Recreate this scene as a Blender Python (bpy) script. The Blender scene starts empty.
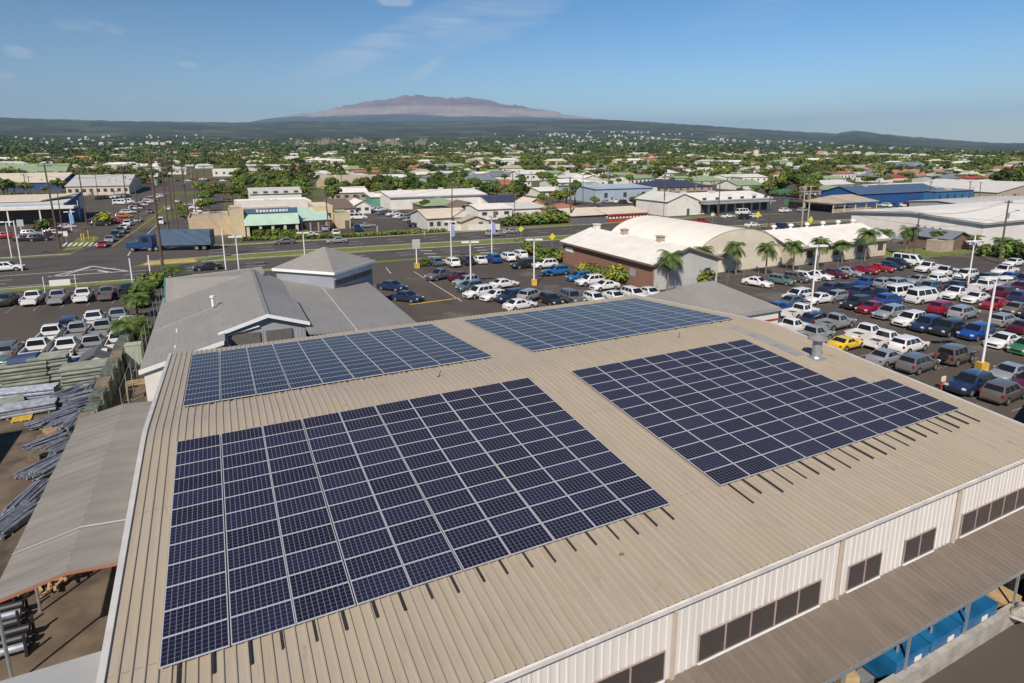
import bpy, bmesh, math, random
import numpy as np
from mathutils import Vector, Matrix
random.seed(7); rng = np.random.default_rng(7)
C = bpy.context.scene.collection
PI = math.pi
# ------------------------------------------------------------------ survey of the site
CAM = np.array([2.4264, -30.2778, 19.4711]); YAW, PITCH, ROLL, FOC, PX, PY = 0.4728, 0.2126, 0.0005, 612.24, 19.53, -57.09
fw = np.array([math.sin(YAW)*math.cos(PITCH), math.cos(YAW)*math.cos(PITCH), -math.sin(PITCH)])
rt = np.array([math.cos(YAW), -math.sin(YAW), 0.]); up = np.cross(rt, fw)
rt, up = rt*math.cos(ROLL)+up*math.sin(ROLL), -rt*math.sin(ROLL)+up*math.cos(ROLL)
def ray(x, y): return (x-512-PX)/FOC*rt-(y-341.5-PY)/FOC*up+fw
def onz(x, y, z=0.):
    d = ray(x, y); return CAM+d*(z-CAM[2])/d[2]
def ony(x, y, Y):
    d = ray(x, y); return CAM+d*(Y-CAM[1])/d[1]
def onx(x, y, X):
    d = ray(x, y); return CAM+d*(X-CAM[0])/d[0]
def height(x, yb, yt):
    b = onz(x, yb); d = ray(x, yt); t = math.hypot(*(b-CAM)[:2])/math.hypot(*d[:2]); return CAM[2]+d[2]*t
def pj(p):
    d = np.asarray(p, float)-CAM; w = d@fw; return 512+PX+FOC*(d@rt)/w, 341.5+PY-FOC*(d@up)/w, w
# ------------------------------------------------------------------ materials
MATS = {}
def mat(name, col, rough=.7, metal=0., var=.15, scale=1.5, bump=0., detail=4., streak=None, col2=None, coat=0., spec=.5, objvar=0.):
    if name in MATS: return MATS[name]
    m = bpy.data.materials.new(name); m.use_nodes = True; n = m.node_tree.nodes; l = m.node_tree.links
    b = n['Principled BSDF']; b.inputs['Roughness'].default_value = rough; b.inputs['Metallic'].default_value = metal
    b.inputs['Coat Weight'].default_value = coat; b.inputs['Specular IOR Level'].default_value = spec
    tc = n.new('ShaderNodeTexCoord'); no = n.new('ShaderNodeTexNoise'); no.inputs['Scale'].default_value = scale; no.inputs['Detail'].default_value = detail
    if streak:
        mp = n.new('ShaderNodeMapping'); mp.inputs['Scale'].default_value = streak; l.new(tc.outputs['Object'], mp.inputs[0]); l.new(mp.outputs[0], no.inputs['Vector'])
    else: l.new(tc.outputs['Object'], no.inputs['Vector'])
    rp = n.new('ShaderNodeMapRange'); rp.inputs[1].default_value = .3; rp.inputs[2].default_value = .7
    l.new(no.outputs['Fac'], rp.inputs[0])
    mx = n.new('ShaderNodeMix'); mx.data_type = 'RGBA'
    c1 = [max(0, c*(1-var)) for c in col]; c2 = [min(1, c*(1+var)) for c in col] if col2 is None else list(col2)
    mx.inputs[6].default_value = (*c1, 1); mx.inputs[7].default_value = (*c2, 1); l.new(rp.outputs[0], mx.inputs[0])
    out = mx.outputs[2]
    if objvar:
        oi = n.new('ShaderNodeObjectInfo'); hs = n.new('ShaderNodeHueSaturation')
        r1 = n.new('ShaderNodeMapRange'); r1.inputs[3].default_value = 1-objvar; r1.inputs[4].default_value = 1+objvar; l.new(oi.outputs['Random'], r1.inputs[0])
        r2 = n.new('ShaderNodeMapRange'); r2.inputs[3].default_value = .5-objvar*.06; r2.inputs[4].default_value = .5+objvar*.05; l.new(oi.outputs['Random'], r2.inputs[0])
        l.new(r1.outputs[0], hs.inputs['Value']); l.new(r2.outputs[0], hs.inputs['Hue']); l.new(out, hs.inputs['Color']); out = hs.outputs[0]
    l.new(out, b.inputs['Base Color'])
    if bump:
        bp = n.new('ShaderNodeBump'); bp.inputs['Strength'].default_value = bump; bp.inputs['Distance'].default_value = .05
        l.new(no.outputs['Fac'], bp.inputs['Height']); l.new(bp.outputs[0], b.inputs['Normal'])
    MATS[name] = m; return m
def two_noise(name, cols, scales, rough=.9):
    "three colours mixed by a large and a small noise"
    m = bpy.data.materials.new(name); m.use_nodes = True; n = m.node_tree.nodes; l = m.node_tree.links
    b = n['Principled BSDF']; b.inputs['Roughness'].default_value = rough; b.inputs['Specular IOR Level'].default_value = .2
    tc = n.new('ShaderNodeTexCoord'); prev = None
    for i, s in enumerate(scales):
        no = n.new('ShaderNodeTexNoise'); no.inputs['Scale'].default_value = s; no.inputs['Detail'].default_value = 5
        l.new(tc.outputs['Object'], no.inputs['Vector']); r = n.new('ShaderNodeMapRange'); r.inputs[1].default_value = .4; r.inputs[2].default_value = .62
        l.new(no.outputs['Fac'], r.inputs[0]); mx = n.new('ShaderNodeMix'); mx.data_type = 'RGBA'
        l.new(r.outputs[0], mx.inputs[0])
        if prev is None: mx.inputs[6].default_value = (*cols[0], 1)
        else: l.new(prev, mx.inputs[6])
        mx.inputs[7].default_value = (*cols[i+1], 1); prev = mx.outputs[2]
    l.new(prev, b.inputs['Base Color']); MATS[name] = m; return m
M = {}
M['asphalt'] = two_noise('asphalt', [(.108, .088, .072), (.085, .071, .06), (.125, .103, .083)], [.05, .4])
M['road'] = two_noise('road_asphalt', [(.085, .078, .074), (.062, .058, .056), (.105, .096, .09)], [.05, .5])
M['dirt'] = two_noise('dirt', [(.115, .086, .06), (.07, .055, .042), (.16, .122, .085)], [.12, .6])
M['grass'] = two_noise('grass', [(.13, .19, .03), (.18, .22, .045), (.15, .14, .06)], [.3, 1.2])
M['paint_white'] = mat('road_paint_white', (.6, .6, .57), var=.3, scale=3)
M['paint_yellow'] = mat('road_paint_yellow', (.5, .33, .06), var=.3, scale=3)
M['bay_paint'] = mat('bay_paint', (.3, .29, .27), var=.4, scale=2)
M['concrete'] = mat('concrete', (.36, .33, .28), var=.25, scale=2)
M['roof_tan'] = mat('roof_tan_metal', (.42, .345, .255), rough=.45, var=.16, scale=.6, streak=(2.5, .25, 1), metal=.0)
M['trim'] = mat('trim_grey', (.5, .48, .45), rough=.5, var=.1)
M['wall_white'] = mat('wall_white_metal', (.68, .63, .565), rough=.5, var=.03, streak=(3, 3, .3))
M['canopy'] = mat('canopy_brown_metal', (.195, .145, .10), rough=.5, var=.1, scale=.8, streak=(1, 1, 1))
M['dark_glass'] = mat('dark_glass', (.07, .062, .06), rough=.25, var=.25, scale=.6)
M['frame_red'] = mat('frame_dark', (.2, .13, .11), rough=.5)
M['alu'] = mat('aluminium', (.47, .475, .5), rough=.5, metal=.1, var=.03)
M['rail'] = mat('rail_black', (.03, .027, .027), rough=.5)
M['galv'] = mat('galvanised', (.42, .45, .46), rough=.4, metal=.6, var=.12, scale=4)
M['skylight'] = mat('skylight_fibreglass', (.30, .29, .27), rough=.4, var=.1)
M['grey_roof'] = mat('grey_roof_metal', (.25, .235, .22), rough=.55, var=.06, scale=.8)
M['grey_wall'] = mat('grey_wall', (.30, .31, .32), rough=.6, var=.08)
M['white_trim'] = mat('white_trim', (.75, .75, .74), rough=.5, var=.04)
M['white'] = mat('white_paint', (.74, .70, .64), rough=.6, var=.06)
M['teal'] = mat('teal_wall', (.05, .17, .16), rough=.5)
M['shed_roof'] = mat('shed_roof_metal', (.235, .215, .19), rough=.55, var=.16, scale=.35, streak=(1, 3, 1))
M['brick'] = None
M['leaf'] = mat('foliage', (.10, .14, .025), rough=.75, var=.45, scale=.8, objvar=.35, spec=.25)
M['leaf_dark'] = mat('foliage_dark', (.055, .092, .02), rough=.75, var=.5, scale=.5, objvar=.35, spec=.25)
M['leaf_light'] = mat('foliage_light', (.14, .18, .03), rough=.75, var=.4, scale=.9, objvar=.2, spec=.25)
M['leaf_yellow'] = mat('foliage_yellow', (.30, .30, .04), rough=.75, var=.4, scale=1.2, spec=.25)
M['palm_leaf'] = mat('palm_leaf', (.085, .13, .03), rough=.6, var=.35, scale=1, objvar=.15, spec=.3)
M['trunk'] = mat('trunk', (.20, .155, .11), rough=.9, var=.3, scale=3, streak=(1, 1, 6))
M['wood_pole'] = mat('pole_wood', (.11, .075, .055), rough=.9, var=.3, scale=3)
M['pole_white'] = mat('pole_white', (.75, .73, .72), rough=.45, var=.05)
M['yellow'] = mat('yellow_paint', (.6, .38, .05), rough=.6, var=.15)
M['tyre'] = mat('tyre', (.015, .015, .015), rough=.8)
M['rim'] = mat('wheel_rim', (.5, .5, .5), rough=.3, metal=.7)
M['car_glass'] = mat('car_glass', (.012, .014, .017), rough=.07, var=.1, spec=.7)
M['car_black'] = mat('car_trim', (.02, .02, .02), rough=.5)
M['lamp_front'] = mat('headlamp', (.7, .7, .68), rough=.15)
M['lamp_rear'] = mat('tail_lamp', (.35, .015, .012), rough=.2)
M['timber'] = mat('timber', (.42, .29, .15), rough=.8, var=.25, scale=3)
M['old_timber'] = mat('old_timber', (.2, .155, .1), rough=.9, var=.4, scale=3)
M['blue_tank'] = mat('blue_paint', (.012, .11, .25), rough=.35, var=.25, scale=1)
M['pipe_green'] = mat('pipe_green_grey', (.21, .225, .185), rough=.6, var=.4, scale=1, streak=(1, 4, 4))
M['pipe_blue'] = mat('pipe_steel', (.26, .28, .33), rough=.5, metal=.2, var=.35, scale=3)
M['tarp_blue'] = mat('tarp_blue', (.03, .05, .12), rough=.7)
M['black'] = mat('black_plastic', (.02, .02, .022), rough=.5, var=.3)
M['wire'] = mat('wire', (.03, .03, .03), rough=.7)
def paint(nm, c, rough=.3, metal=.0): return mat('car_'+nm, c, rough=rough, metal=metal, var=.02, coat=.6)
PAINT = {'white': paint('white', (.72, .71, .69)), 'silver': paint('silver', (.40, .41, .42), metal=.4), 'grey': paint('grey', (.16, .16, .165), metal=.3),
    'dark': paint('black', (.022, .023, .027)), 'navy': paint('navy', (.018, .03, .075)), 'blue': paint('blue', (.012, .06, .26)), 'azure': paint('azure', (.02, .14, .33)),
    'red': paint('red', (.33, .014, .02)), 'crimson': paint('crimson', (.24, .01, .035)), 'orange': paint('orange', (.5, .13, .03)), 'yellow': paint('yellow', (.72, .48, .02)), 'green': paint('green', (.04, .16, .07)),
    'bronze': paint('bronze', (.22, .17, .12), metal=.3), 'maroon': paint('maroon', (.09, .012, .025)), 'teal': paint('sage', (.12, .19, .17), metal=.2), 'brown': paint('taupe', (.15, .125, .11), metal=.3), 'steel': paint('steel_blue', (.10, .16, .21), metal=.3)}
def layered(name, base, layers, rough=.5, bump=0.):
    "base colour times several stretched noises: (scale vector, noise scale, lo, hi, tint, detail)"
    m = bpy.data.materials.new(name); m.use_nodes = True; n = m.node_tree.nodes; l = m.node_tree.links; b = n['Principled BSDF']; b.inputs['Roughness'].default_value = rough
    tc = n.new('ShaderNodeTexCoord'); prev = None
    for vec, sc_, lo_, hi_, tint, det in layers:
        mp = n.new('ShaderNodeMapping'); mp.inputs['Scale'].default_value = vec; no = n.new('ShaderNodeTexNoise'); no.inputs['Scale'].default_value = sc_; no.inputs['Detail'].default_value = det
        l.new(tc.outputs['Object'], mp.inputs[0]); l.new(mp.outputs[0], no.inputs['Vector']); r = n.new('ShaderNodeMapRange'); r.inputs[1].default_value = lo_; r.inputs[2].default_value = hi_; l.new(no.outputs['Fac'], r.inputs[0])
        mx = n.new('ShaderNodeMix'); mx.data_type = 'RGBA'; l.new(r.outputs[0], mx.inputs[0])
        if prev is None: mx.inputs[6].default_value = (*base, 1)
        else: l.new(prev, mx.inputs[6])
        mx.inputs[7].default_value = (*tint, 1); prev = mx.outputs[2]
    l.new(prev, b.inputs['Base Color']); MATS[name] = m; return m
M['roof_tan'] = layered('roof_tan_metal', (.365, .303, .222), [((1, .02, 1), 3.2, .45, .6, (.38, .322, .248), 0), ((1, .05, 1), 9, .55, .8, (.315, .262, .198), 1), ((1, .35, 1), .35, .5, .7, (.385, .32, .235), 4), ((1, .6, 1), 1.6, .68, .8, (.26, .205, .145), 6), ((1, 1, 1), 14, .74, .8, (.2, .16, .12), 3)], .42)
M['wall_white'] = layered('wall_white_metal', (.68, .64, .60), [((1, 1, .05), 3, .45, .65, (.62, .585, .545), 3), ((1, 1, .25), 1.6, .62, .75, (.46, .41, .34), 5)], .5)
M['canopy'] = layered('canopy_brown_metal', (.165, .132, .10), [((1, .03, 1), 3.3, .45, .6, (.182, .147, .112), 0), ((1, 1, 1), .7, .55, .75, (.145, .115, .088), 5)], .5)
M['grey_roof'] = layered('grey_roof_metal', (.25, .235, .215), [((1, 1, 1), .35, .45, .62, (.275, .255, .23), 4), ((1, .08, 1), 5, .5, .7, (.225, .21, .195), 2), ((1, 1, 1), 3, .66, .76, (.18, .165, .15), 4)], .55)
M['asphalt'] = layered('asphalt', (.068, .054, .043), [((1, 1, 1), .05, .42, .6, (.082, .065, .05), 5), ((1, .2, 1), .25, .55, .7, (.055, .044, .037), 4), ((1, 1, 1), 1.1, .66, .74, (.045, .038, .034), 3), ((1, 1, 1), .12, .6, .68, (.13, .11, .09), 6)], .9)
M['road'] = layered('road_asphalt', (.066, .057, .05), [((.15, 1, 1), .5, .45, .62, (.08, .07, .06), 3), ((1, 1, 1), .08, .55, .66, (.05, .044, .04), 5), ((1, 1, 1), .9, .68, .76, (.045, .04, .037), 3)], .9)
def brick_mat():
    m = bpy.data.materials.new('brick_wall'); m.use_nodes = True; n = m.node_tree.nodes; l = m.node_tree.links
    tc = n.new('ShaderNodeTexCoord'); mp = n.new('ShaderNodeMapping'); mp.inputs['Rotation'].default_value = (PI/2, 0, PI/2); br = n.new('ShaderNodeTexBrick')
    sx = n.new('ShaderNodeSeparateXYZ'); cx = n.new('ShaderNodeCombineXYZ'); l.new(tc.outputs['Object'], sx.inputs[0]); l.new(sx.outputs['Y'], cx.inputs['X']); l.new(sx.outputs['Z'], cx.inputs['Y'])
    l.new(cx.outputs[0], br.inputs['Vector']); br.inputs['Scale'].default_value = 1.; br.inputs['Brick Width'].default_value = .4; br.inputs['Row Height'].default_value = .2; br.inputs['Mortar Size'].default_value = .012
    br.inputs['Color1'].default_value = (.27, .12, .075, 1); br.inputs['Color2'].default_value = (.21, .09, .06, 1); br.inputs['Mortar'].default_value = (.3, .24, .2, 1)
    l.new(br.outputs['Color'], n['Principled BSDF'].inputs['Base Color']); n['Principled BSDF'].inputs['Roughness'].default_value = .85
    return m
M['brick'] = brick_mat()
def panel_mat():
    m = bpy.data.materials.new('solar_cells'); m.use_nodes = True; n = m.node_tree.nodes; l = m.node_tree.links; b = n['Principled BSDF']
    uv = n.new('ShaderNodeUVMap'); sx = n.new('ShaderNodeSeparateXYZ'); l.new(uv.outputs[0], sx.inputs[0])
    def math_(op, a, v=None):
        q = n.new('ShaderNodeMath'); q.operation = op; l.new(a, q.inputs[0])
        if v is not None:
            if isinstance(v, (int, float)): q.inputs[1].default_value = v
            else: l.new(v, q.inputs[1])
        return q.outputs[0]
    def line(o, cells, w):
        f = math_('FRACT', math_('MULTIPLY', o, cells)); d = math_('ABSOLUTE', math_('SUBTRACT', f, .5)); return math_('GREATER_THAN', d, .5-w)
    g = math_('MAXIMUM', line(sx.outputs['X'], 10, .055), line(sx.outputs['Y'], 6, .03))
    bus = line(math_('ADD', sx.outputs['X'], .0166), 30, .03)
    oi = n.new('ShaderNodeObjectInfo'); no = n.new('ShaderNodeTexNoise'); no.inputs['Scale'].default_value = 40; tc = n.new('ShaderNodeTexCoord'); l.new(tc.outputs['Object'], no.inputs['Vector'])
    mr = n.new('ShaderNodeMapRange'); mr.inputs[3].default_value = .75; mr.inputs[4].default_value = 1.3; l.new(oi.outputs['Random'], mr.inputs[0])
    base = n.new('ShaderNodeMix'); base.data_type = 'RGBA'; base.inputs[6].default_value = (.010, .011, .028, 1); base.inputs[7].default_value = (.017, .019, .048, 1); l.new(oi.outputs['Random'], base.inputs[0])
    m1 = n.new('ShaderNodeMix'); m1.data_type = 'RGBA'; l.new(bus, m1.inputs[0]); l.new(base.outputs[2], m1.inputs[6]); m1.inputs[7].default_value = (.04, .04, .055, 1)
    m2 = n.new('ShaderNodeMix'); m2.data_type = 'RGBA'; l.new(g, m2.inputs[0]); l.new(m1.outputs[2], m2.inputs[6]); m2.inputs[7].default_value = (.155, .155, .185, 1)
    l.new(m2.outputs[2], b.inputs['Base Color']); b.inputs['IOR'].default_value = 1.2; b.inputs['Roughness'].default_value = .12; b.inputs['Specular IOR Level'].default_value = .22
    return m
M['cells'] = panel_mat()
# ------------------------------------------------------------------ mesh builder
class MB:
    def __init__(s): s.v = []; s.f = []; s.m = []
    def add(s, vs, fs, mi=0):
        b = len(s.v); s.v += [tuple(map(float, p)) for p in vs]
        for f in fs: s.f.append(tuple(b+i for i in f)); s.m.append(mi)
        return s
    def quad(s, a, b, c, d, mi=0): return s.add([a, b, c, d], [(0, 1, 2, 3)], mi)
    def box(s, x0, x1, y0, y1, z0, z1, mi=0):
        return s.add([(x0, y0, z0), (x1, y0, z0), (x1, y1, z0), (x0, y1, z0), (x0, y0, z1), (x1, y0, z1), (x1, y1, z1), (x0, y1, z1)],
                     [(0, 3, 2, 1), (4, 5, 6, 7), (0, 1, 5, 4), (1, 2, 6, 5), (2, 3, 7, 6), (3, 0, 4, 7)], mi)
    def bar(s, p, q, r, n=6, mi=0, r2=None):
        p, q = Vector(p), Vector(q); d = (q-p).normalized(); a = d.orthogonal().normalized(); b = d.cross(a); r2 = r if r2 is None else r2
        vs = [p+(a*math.cos(2*PI*i/n)+b*math.sin(2*PI*i/n))*r for i in range(n)]+[q+(a*math.cos(2*PI*i/n)+b*math.sin(2*PI*i/n))*r2 for i in range(n)]
        return s.add(vs, [(i, (i+1) % n, n+(i+1) % n, n+i) for i in range(n)]+[tuple(range(n-1, -1, -1)), tuple(range(n, 2*n))], mi)
    def prism(s, poly, ax, a0, a1, mi=0):
        "poly in the two other axes, extruded along ax"
        def P(u, v, w): return {'x': (w, u, v), 'y': (u, w, v), 'z': (u, v, w)}[ax]
        n = len(poly); vs = [P(u, v, a0) for u, v in poly]+[P(u, v, a1) for u, v in poly]
        return s.add(vs, [(i, (i+1) % n, n+(i+1) % n, n+i) for i in range(n)]+[tuple(range(n-1, -1, -1)), tuple(range(n, 2*n))], mi)
    def slab(s, pts, t, mi=0):
        "polygon given by 3D points with thickness t downwards"
        n = len(pts); vs = [tuple(p) for p in pts]+[(p[0], p[1], p[2]-t) for p in pts]
        return s.add(vs, [tuple(range(n)), tuple(range(2*n-1, n-1, -1))]+[(i, n+i, n+(i+1) % n, (i+1) % n) for i in range(n)], mi)
    def build(s, name, mats, parent=None, smooth=False, fix=True):
        me = bpy.data.meshes.new(name); me.from_pydata(s.v, [], s.f)
        for m in (mats if isinstance(mats, (list, tuple)) else [mats]): me.materials.append(M[m] if isinstance(m, str) else m)
        if len(set(s.m)) > 1 or (s.m and s.m[0]): me.polygons.foreach_set('material_index', s.m)
        if smooth: me.polygons.foreach_set('use_smooth', [True]*len(s.f))
        me.update()
        if fix:
            bm = bmesh.new(); bm.from_mesh(me); bmesh.ops.recalc_face_normals(bm, faces=bm.faces); bm.to_mesh(me); bm.free()
        o = bpy.data.objects.new(name, me); C.objects.link(o)
        if parent is not None: o.parent = parent
        return o
LAB = {}
def tag(o, label=None, cat=None, group=None, kind=None):
    if label:
        o['label'] = label
        if label in LAB and not group: print('DUP', label)
        LAB[label] = 1
        if not 4 <= len(label.split()) <= 16: print('LEN', len(label.split()), label)
    if cat: o['category'] = cat
    if group: o['group'] = group
    if kind: o['kind'] = kind
    return o
def empty(name, loc, label, cat, rz=0., group=None):
    o = bpy.data.objects.new(name, None); C.objects.link(o); o.location = tuple(float(a) for a in loc); o.rotation_euler = (0, 0, rz); o.empty_display_size = .5
    return tag(o, label, cat, group)
def copy_tree(o, parent=None):
    c = o.copy(); C.objects.link(c)
    if parent is not None: c.parent = parent
    for ch in o.children: copy_tree(ch, c)
    return c
def sheet(name, pts, z, m, kind='structure', label=None, sub=False):
    b = MB(); b.add([(p[0], p[1], z) for p in pts], [tuple(range(len(pts)))]); o = b.build(name, m); 
    for p in o.data.polygons:
        if p.normal.z < 0: p.flip()
    return tag(o, label, kind=kind)
# ------------------------------------------------------------------ terrain
SKY = [(-400, 110), (-100, 116), (0, 118), (100, 121), (240, 123), (300, 121.5), (600, 120), (620, 120.5), (700, 125.5), (780, 131), (835, 134), (850, 131.8), (862, 131.2), (880, 134.5), (940, 139.5), (1000, 144), (1024, 143.5), (1060, 146), (1400, 150)]
MNT = [(-400, 150), (150, 135), (235, 125), (262, 119.5), (300, 113.5), (318, 112), (340, 106.5), (360, 102.5), (380, 99.8), (392, 98.5), (405, 96), (418, 95.2), (432, 96.6), (446, 98.4), (452, 98), (462, 97), (472, 97.4), (486, 100), (500, 102.8), (520, 106), (540, 109), (560, 113), (580, 116.5), (600, 119), (640, 126), (800, 140), (1400, 150)]
def tab(T):
    a = []
    for x, y in T:
        d = ray(x, y); a.append((math.atan2(d[0], d[1]), d[2]/math.hypot(d[0], d[1])))
    return np.array([q[0] for q in a]), np.array([q[1] for q in a])
SA, ST = tab(SKY); MA, MT = tab(MNT)
def vnoise(x, y, seed=0):
    "value noise on numpy arrays"
    xi = np.floor(x).astype(int); yi = np.floor(y).astype(int); fx = x-xi; fy = y-yi; fx = fx*fx*(3-2*fx); fy = fy*fy*(3-2*fy)
    def h(a, b):
        q = np.sin(a*127.1+b*311.7+seed*74.7)*43758.5453; return q-np.floor(q)
    return (h(xi, yi)*(1-fx)+h(xi+1, yi)*fx)*(1-fy)+(h(xi, yi+1)*(1-fx)+h(xi+1, yi+1)*fx)*fy
def terr(az, r):
    ts = np.interp(az, SA, ST, left=.05, right=.0); tm = np.interp(az, MA, MT, left=0, right=0)
    R0, R1, R2 = 1600., 16000., 40000.
    t0 = -CAM[2]/R0
    u = np.clip((r-R0)/(R1-R0), 0, 1); te = t0+(ts-t0)*u**.62
    nz = (vnoise(az*22, r/1700., 1)-.5)*.0035+(vnoise(az*60, r/700., 2)-.5)*.0014
    te = te+nz*np.sin(PI*np.clip(u, 0, 1))
    u2 = np.clip((r-R1)/(R2-R1), 0, 1)
    tt = np.maximum(tm+(vnoise(az*150, az*0, 9)-.5)*.0034*(tm > ts+.01), ts-.004); dip = np.sin(PI*u2)*.002
    rough = (vnoise(az*180, r/1500., 3)-.5)*.0022*np.clip(u2*2, 0, 1)*np.clip(1-u2, 0, 1)*3
    te = np.where(r > R1, ts+(tt-ts)*u2**4+rough, te)
    z = CAM[2]+r*te
    z = np.where(r <= R0, 0, z)
    z = np.where(r > R2, z*np.clip(1-(r-R2)/20000., 0, 1), z)
    return z
def ground_z(x, y):
    dx, dy = x-CAM[0], y-CAM[1]; return float(terr(np.array([math.atan2(dx, dy)]), np.array([math.hypot(dx, dy)]))[0])
az = np.radians(np.concatenate([np.arange(-180, -35, 5), np.arange(-35, 90, .3), np.arange(90, 180, 5)]))
rr = np.concatenate([[3, 60, 200, 500, 1000, 1600], np.geomspace(1750, 16000, 46)[0:], np.linspace(17500, 40000, 34), [42000, 48000, 60000]])
AZ, RR = np.meshgrid(az, rr); Z = terr(AZ, RR); X = CAM[0]+RR*np.sin(AZ); Y = CAM[1]+RR*np.cos(AZ)
na, nr = len(az), len(rr); vs = np.stack([X.ravel(), Y.ravel(), Z.ravel()], 1).tolist(); fs = []
for j in range(nr-1):
    for i in range(na):
        i2 = (i+1) % na; fs.append((j*na+i, j*na+i2, (j+1)*na+i2, (j+1)*na+i))
fs.append(tuple(range(na)))
def terrain_mat():
    m = bpy.data.materials.new('terrain_cover'); m.use_nodes = True; n = m.node_tree.nodes; l = m.node_tree.links; b = n['Principled BSDF']; b.inputs['Roughness'].default_value = .95; b.inputs['Specular IOR Level'].default_value = .1
    g = n.new('ShaderNodeNewGeometry'); sx = n.new('ShaderNodeSeparateXYZ'); l.new(g.outputs['Position'], sx.inputs[0])
    def noise(scale, det=5, lo=.4, hi=.6, stretch=None):
        no = n.new('ShaderNodeTexNoise'); no.inputs['Scale'].default_value = scale; no.inputs['Detail'].default_value = det
        l.new(g.outputs['Position'], no.inputs['Vector']); r = n.new('ShaderNodeMapRange'); r.inputs[1].default_value = lo; r.inputs[2].default_value = hi; l.new(no.outputs['Fac'], r.inputs[0]); return r.outputs[0]
    def mix(f, a, c):
        q = n.new('ShaderNodeMix'); q.data_type = 'RGBA'; l.new(f, q.inputs[0])
        for k, v in ((6, a), (7, c)):
            if isinstance(v, tuple): q.inputs[k].default_value = (*v, 1)
            else: l.new(v, q.inputs[k])
        return q.outputs[2]
    def zr(a, c, src='Z'):
        r = n.new('ShaderNodeMapRange'); r.inputs[1].default_value = a; r.inputs[2].default_value = c; l.new(sx.outputs[src], r.inputs[0]); return r.outputs[0]
    def mul(a, c):
        q = n.new('ShaderNodeMath'); q.operation = 'MULTIPLY'; l.new(a, q.inputs[0]); l.new(c, q.inputs[1]); return q.outputs[0]
    near = mix(noise(.02), (.07, .095, .03), (.13, .15, .06)); near = mix(noise(.15), near, (.12, .10, .07))
    forest = mix(noise(.004, 8, .35, .65), (.018, .026, .018), (.048, .058, .034))
    forest = mix(noise(.0011, 6, .52, .6), forest, (.07, .085, .045))
    forest = mix(noise(.002, 5, .62, .66), forest, (.13, .15, .075))
    c = mix(zr(3, 40), near, forest)
    high = mix(noise(.0006, 6, .42, .6), (.014, .02, .018), (.045, .052, .036))
    c = mix(zr(900, 1500), c, high)
    tan_ = mix(noise(.0005, 6, .4, .6), (.30, .22, .17), (.40, .29, .22))
    off = n.new('ShaderNodeMath'); off.operation = 'MULTIPLY_ADD'; l.new(noise(.00025, 6, .3, .7), off.inputs[0]); off.inputs[1].default_value = 350; l.new(sx.outputs['Z'], off.inputs[2])
    def zo(a, c):
        r = n.new('ShaderNodeMapRange'); r.inputs[1].default_value = a; r.inputs[2].default_value = c; l.new(off.outputs[0], r.inputs[0]); return r.outputs[0]
    c = mix(zo(1980, 2140), c, tan_)
    top = mix(noise(.0005, 7, .4, .6), (.12, .06, .055), (.22, .12, .095))
    c = mix(zo(2620, 2850), c, top)
    l.new(c, b.inputs['Base Color']); return m
me = bpy.data.meshes.new('ground'); me.from_pydata(vs, [], fs); me.materials.append(terrain_mat()); me.update()
gr = bpy.data.objects.new('ground', me); C.objects.link(gr); gr['kind'] = 'structure'
bm = bmesh.new(); bm.from_mesh(me); bmesh.ops.recalc_face_normals(bm, faces=bm.faces)
if sum(f.normal.z for f in bm.faces) < 0: bmesh.ops.reverse_faces(bm, faces=bm.faces)
bm.to_mesh(me); bm.free()
# ------------------------------------------------------------------ lots, roads, markings
def rect(x0, x1, y0, y1): return [(x0, y0), (x1, y0), (x1, y1), (x0, y1)]
sheet('parking_lot', rect(-90, 175, -60, 79), .01, M['asphalt'])
sheet('storage_yard', [(-60, -60), (-1, -60), (-1, 24), (-5.5, 41), (-60, 41)], .016, M['dirt'])
sheet('road_verge', [(-90, 79), (175, 79), (300, 66), (300, 120), (175, 125), (-90, 125)], .02, M['grass'])
def road_poly(pts_a, pts_b): return list(pts_a)+list(reversed(pts_b))
sheet('near_carriageway', road_poly([(-260, 83.5), (-20, 82.5), (60, 80), (175, 74), (420, 55)], [(-260, 95), (-20, 94.5), (60, 90), (175, 85), (420, 67)]), .045, M['road'])
sheet('far_carriageway', road_poly([(-260, 101), (-20, 100), (20, 100.5), (60, 97), (175, 88.5), (420, 71)], [(-260, 114), (-20, 114), (60, 112.5), (130, 112), (175, 108), (420, 92)]), .045, M['road'])
sheet('junction', [(-60, 94), (-12, 94), (-8, 101), (-60, 101)], .040, M['road'])
sheet('cross_street', [(-24, 113), (-1, 113), (3, 165), (9, 420), (-1, 420), (-7, 190), (-16, 150)], .052, M['road'])
sheet('side_street', [(166, 108), (182, 106), (215, 330), (203, 330)], .052, M['road'])
sheet('north_parking_lot', rect(-75, -17, 116.5, 330), .036, M['asphalt'])
sheet('shop_parking_lot', rect(-4, 150, 117, 200), .030, M['asphalt'])
sheet('north_yard', rect(-200, -4, 330, 470), .030, M['asphalt'])
sheet('east_parking_lot', rect(150, 330, 112, 260), .030, M['asphalt'])
sheet('warehouse_yard', rect(100, 175, 20, 62), .014, M['asphalt'])
sheet('dry_lawn', [(112, 38), (138, 36), (141, 44), (118, 47)], .02, M['grass'])
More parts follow.
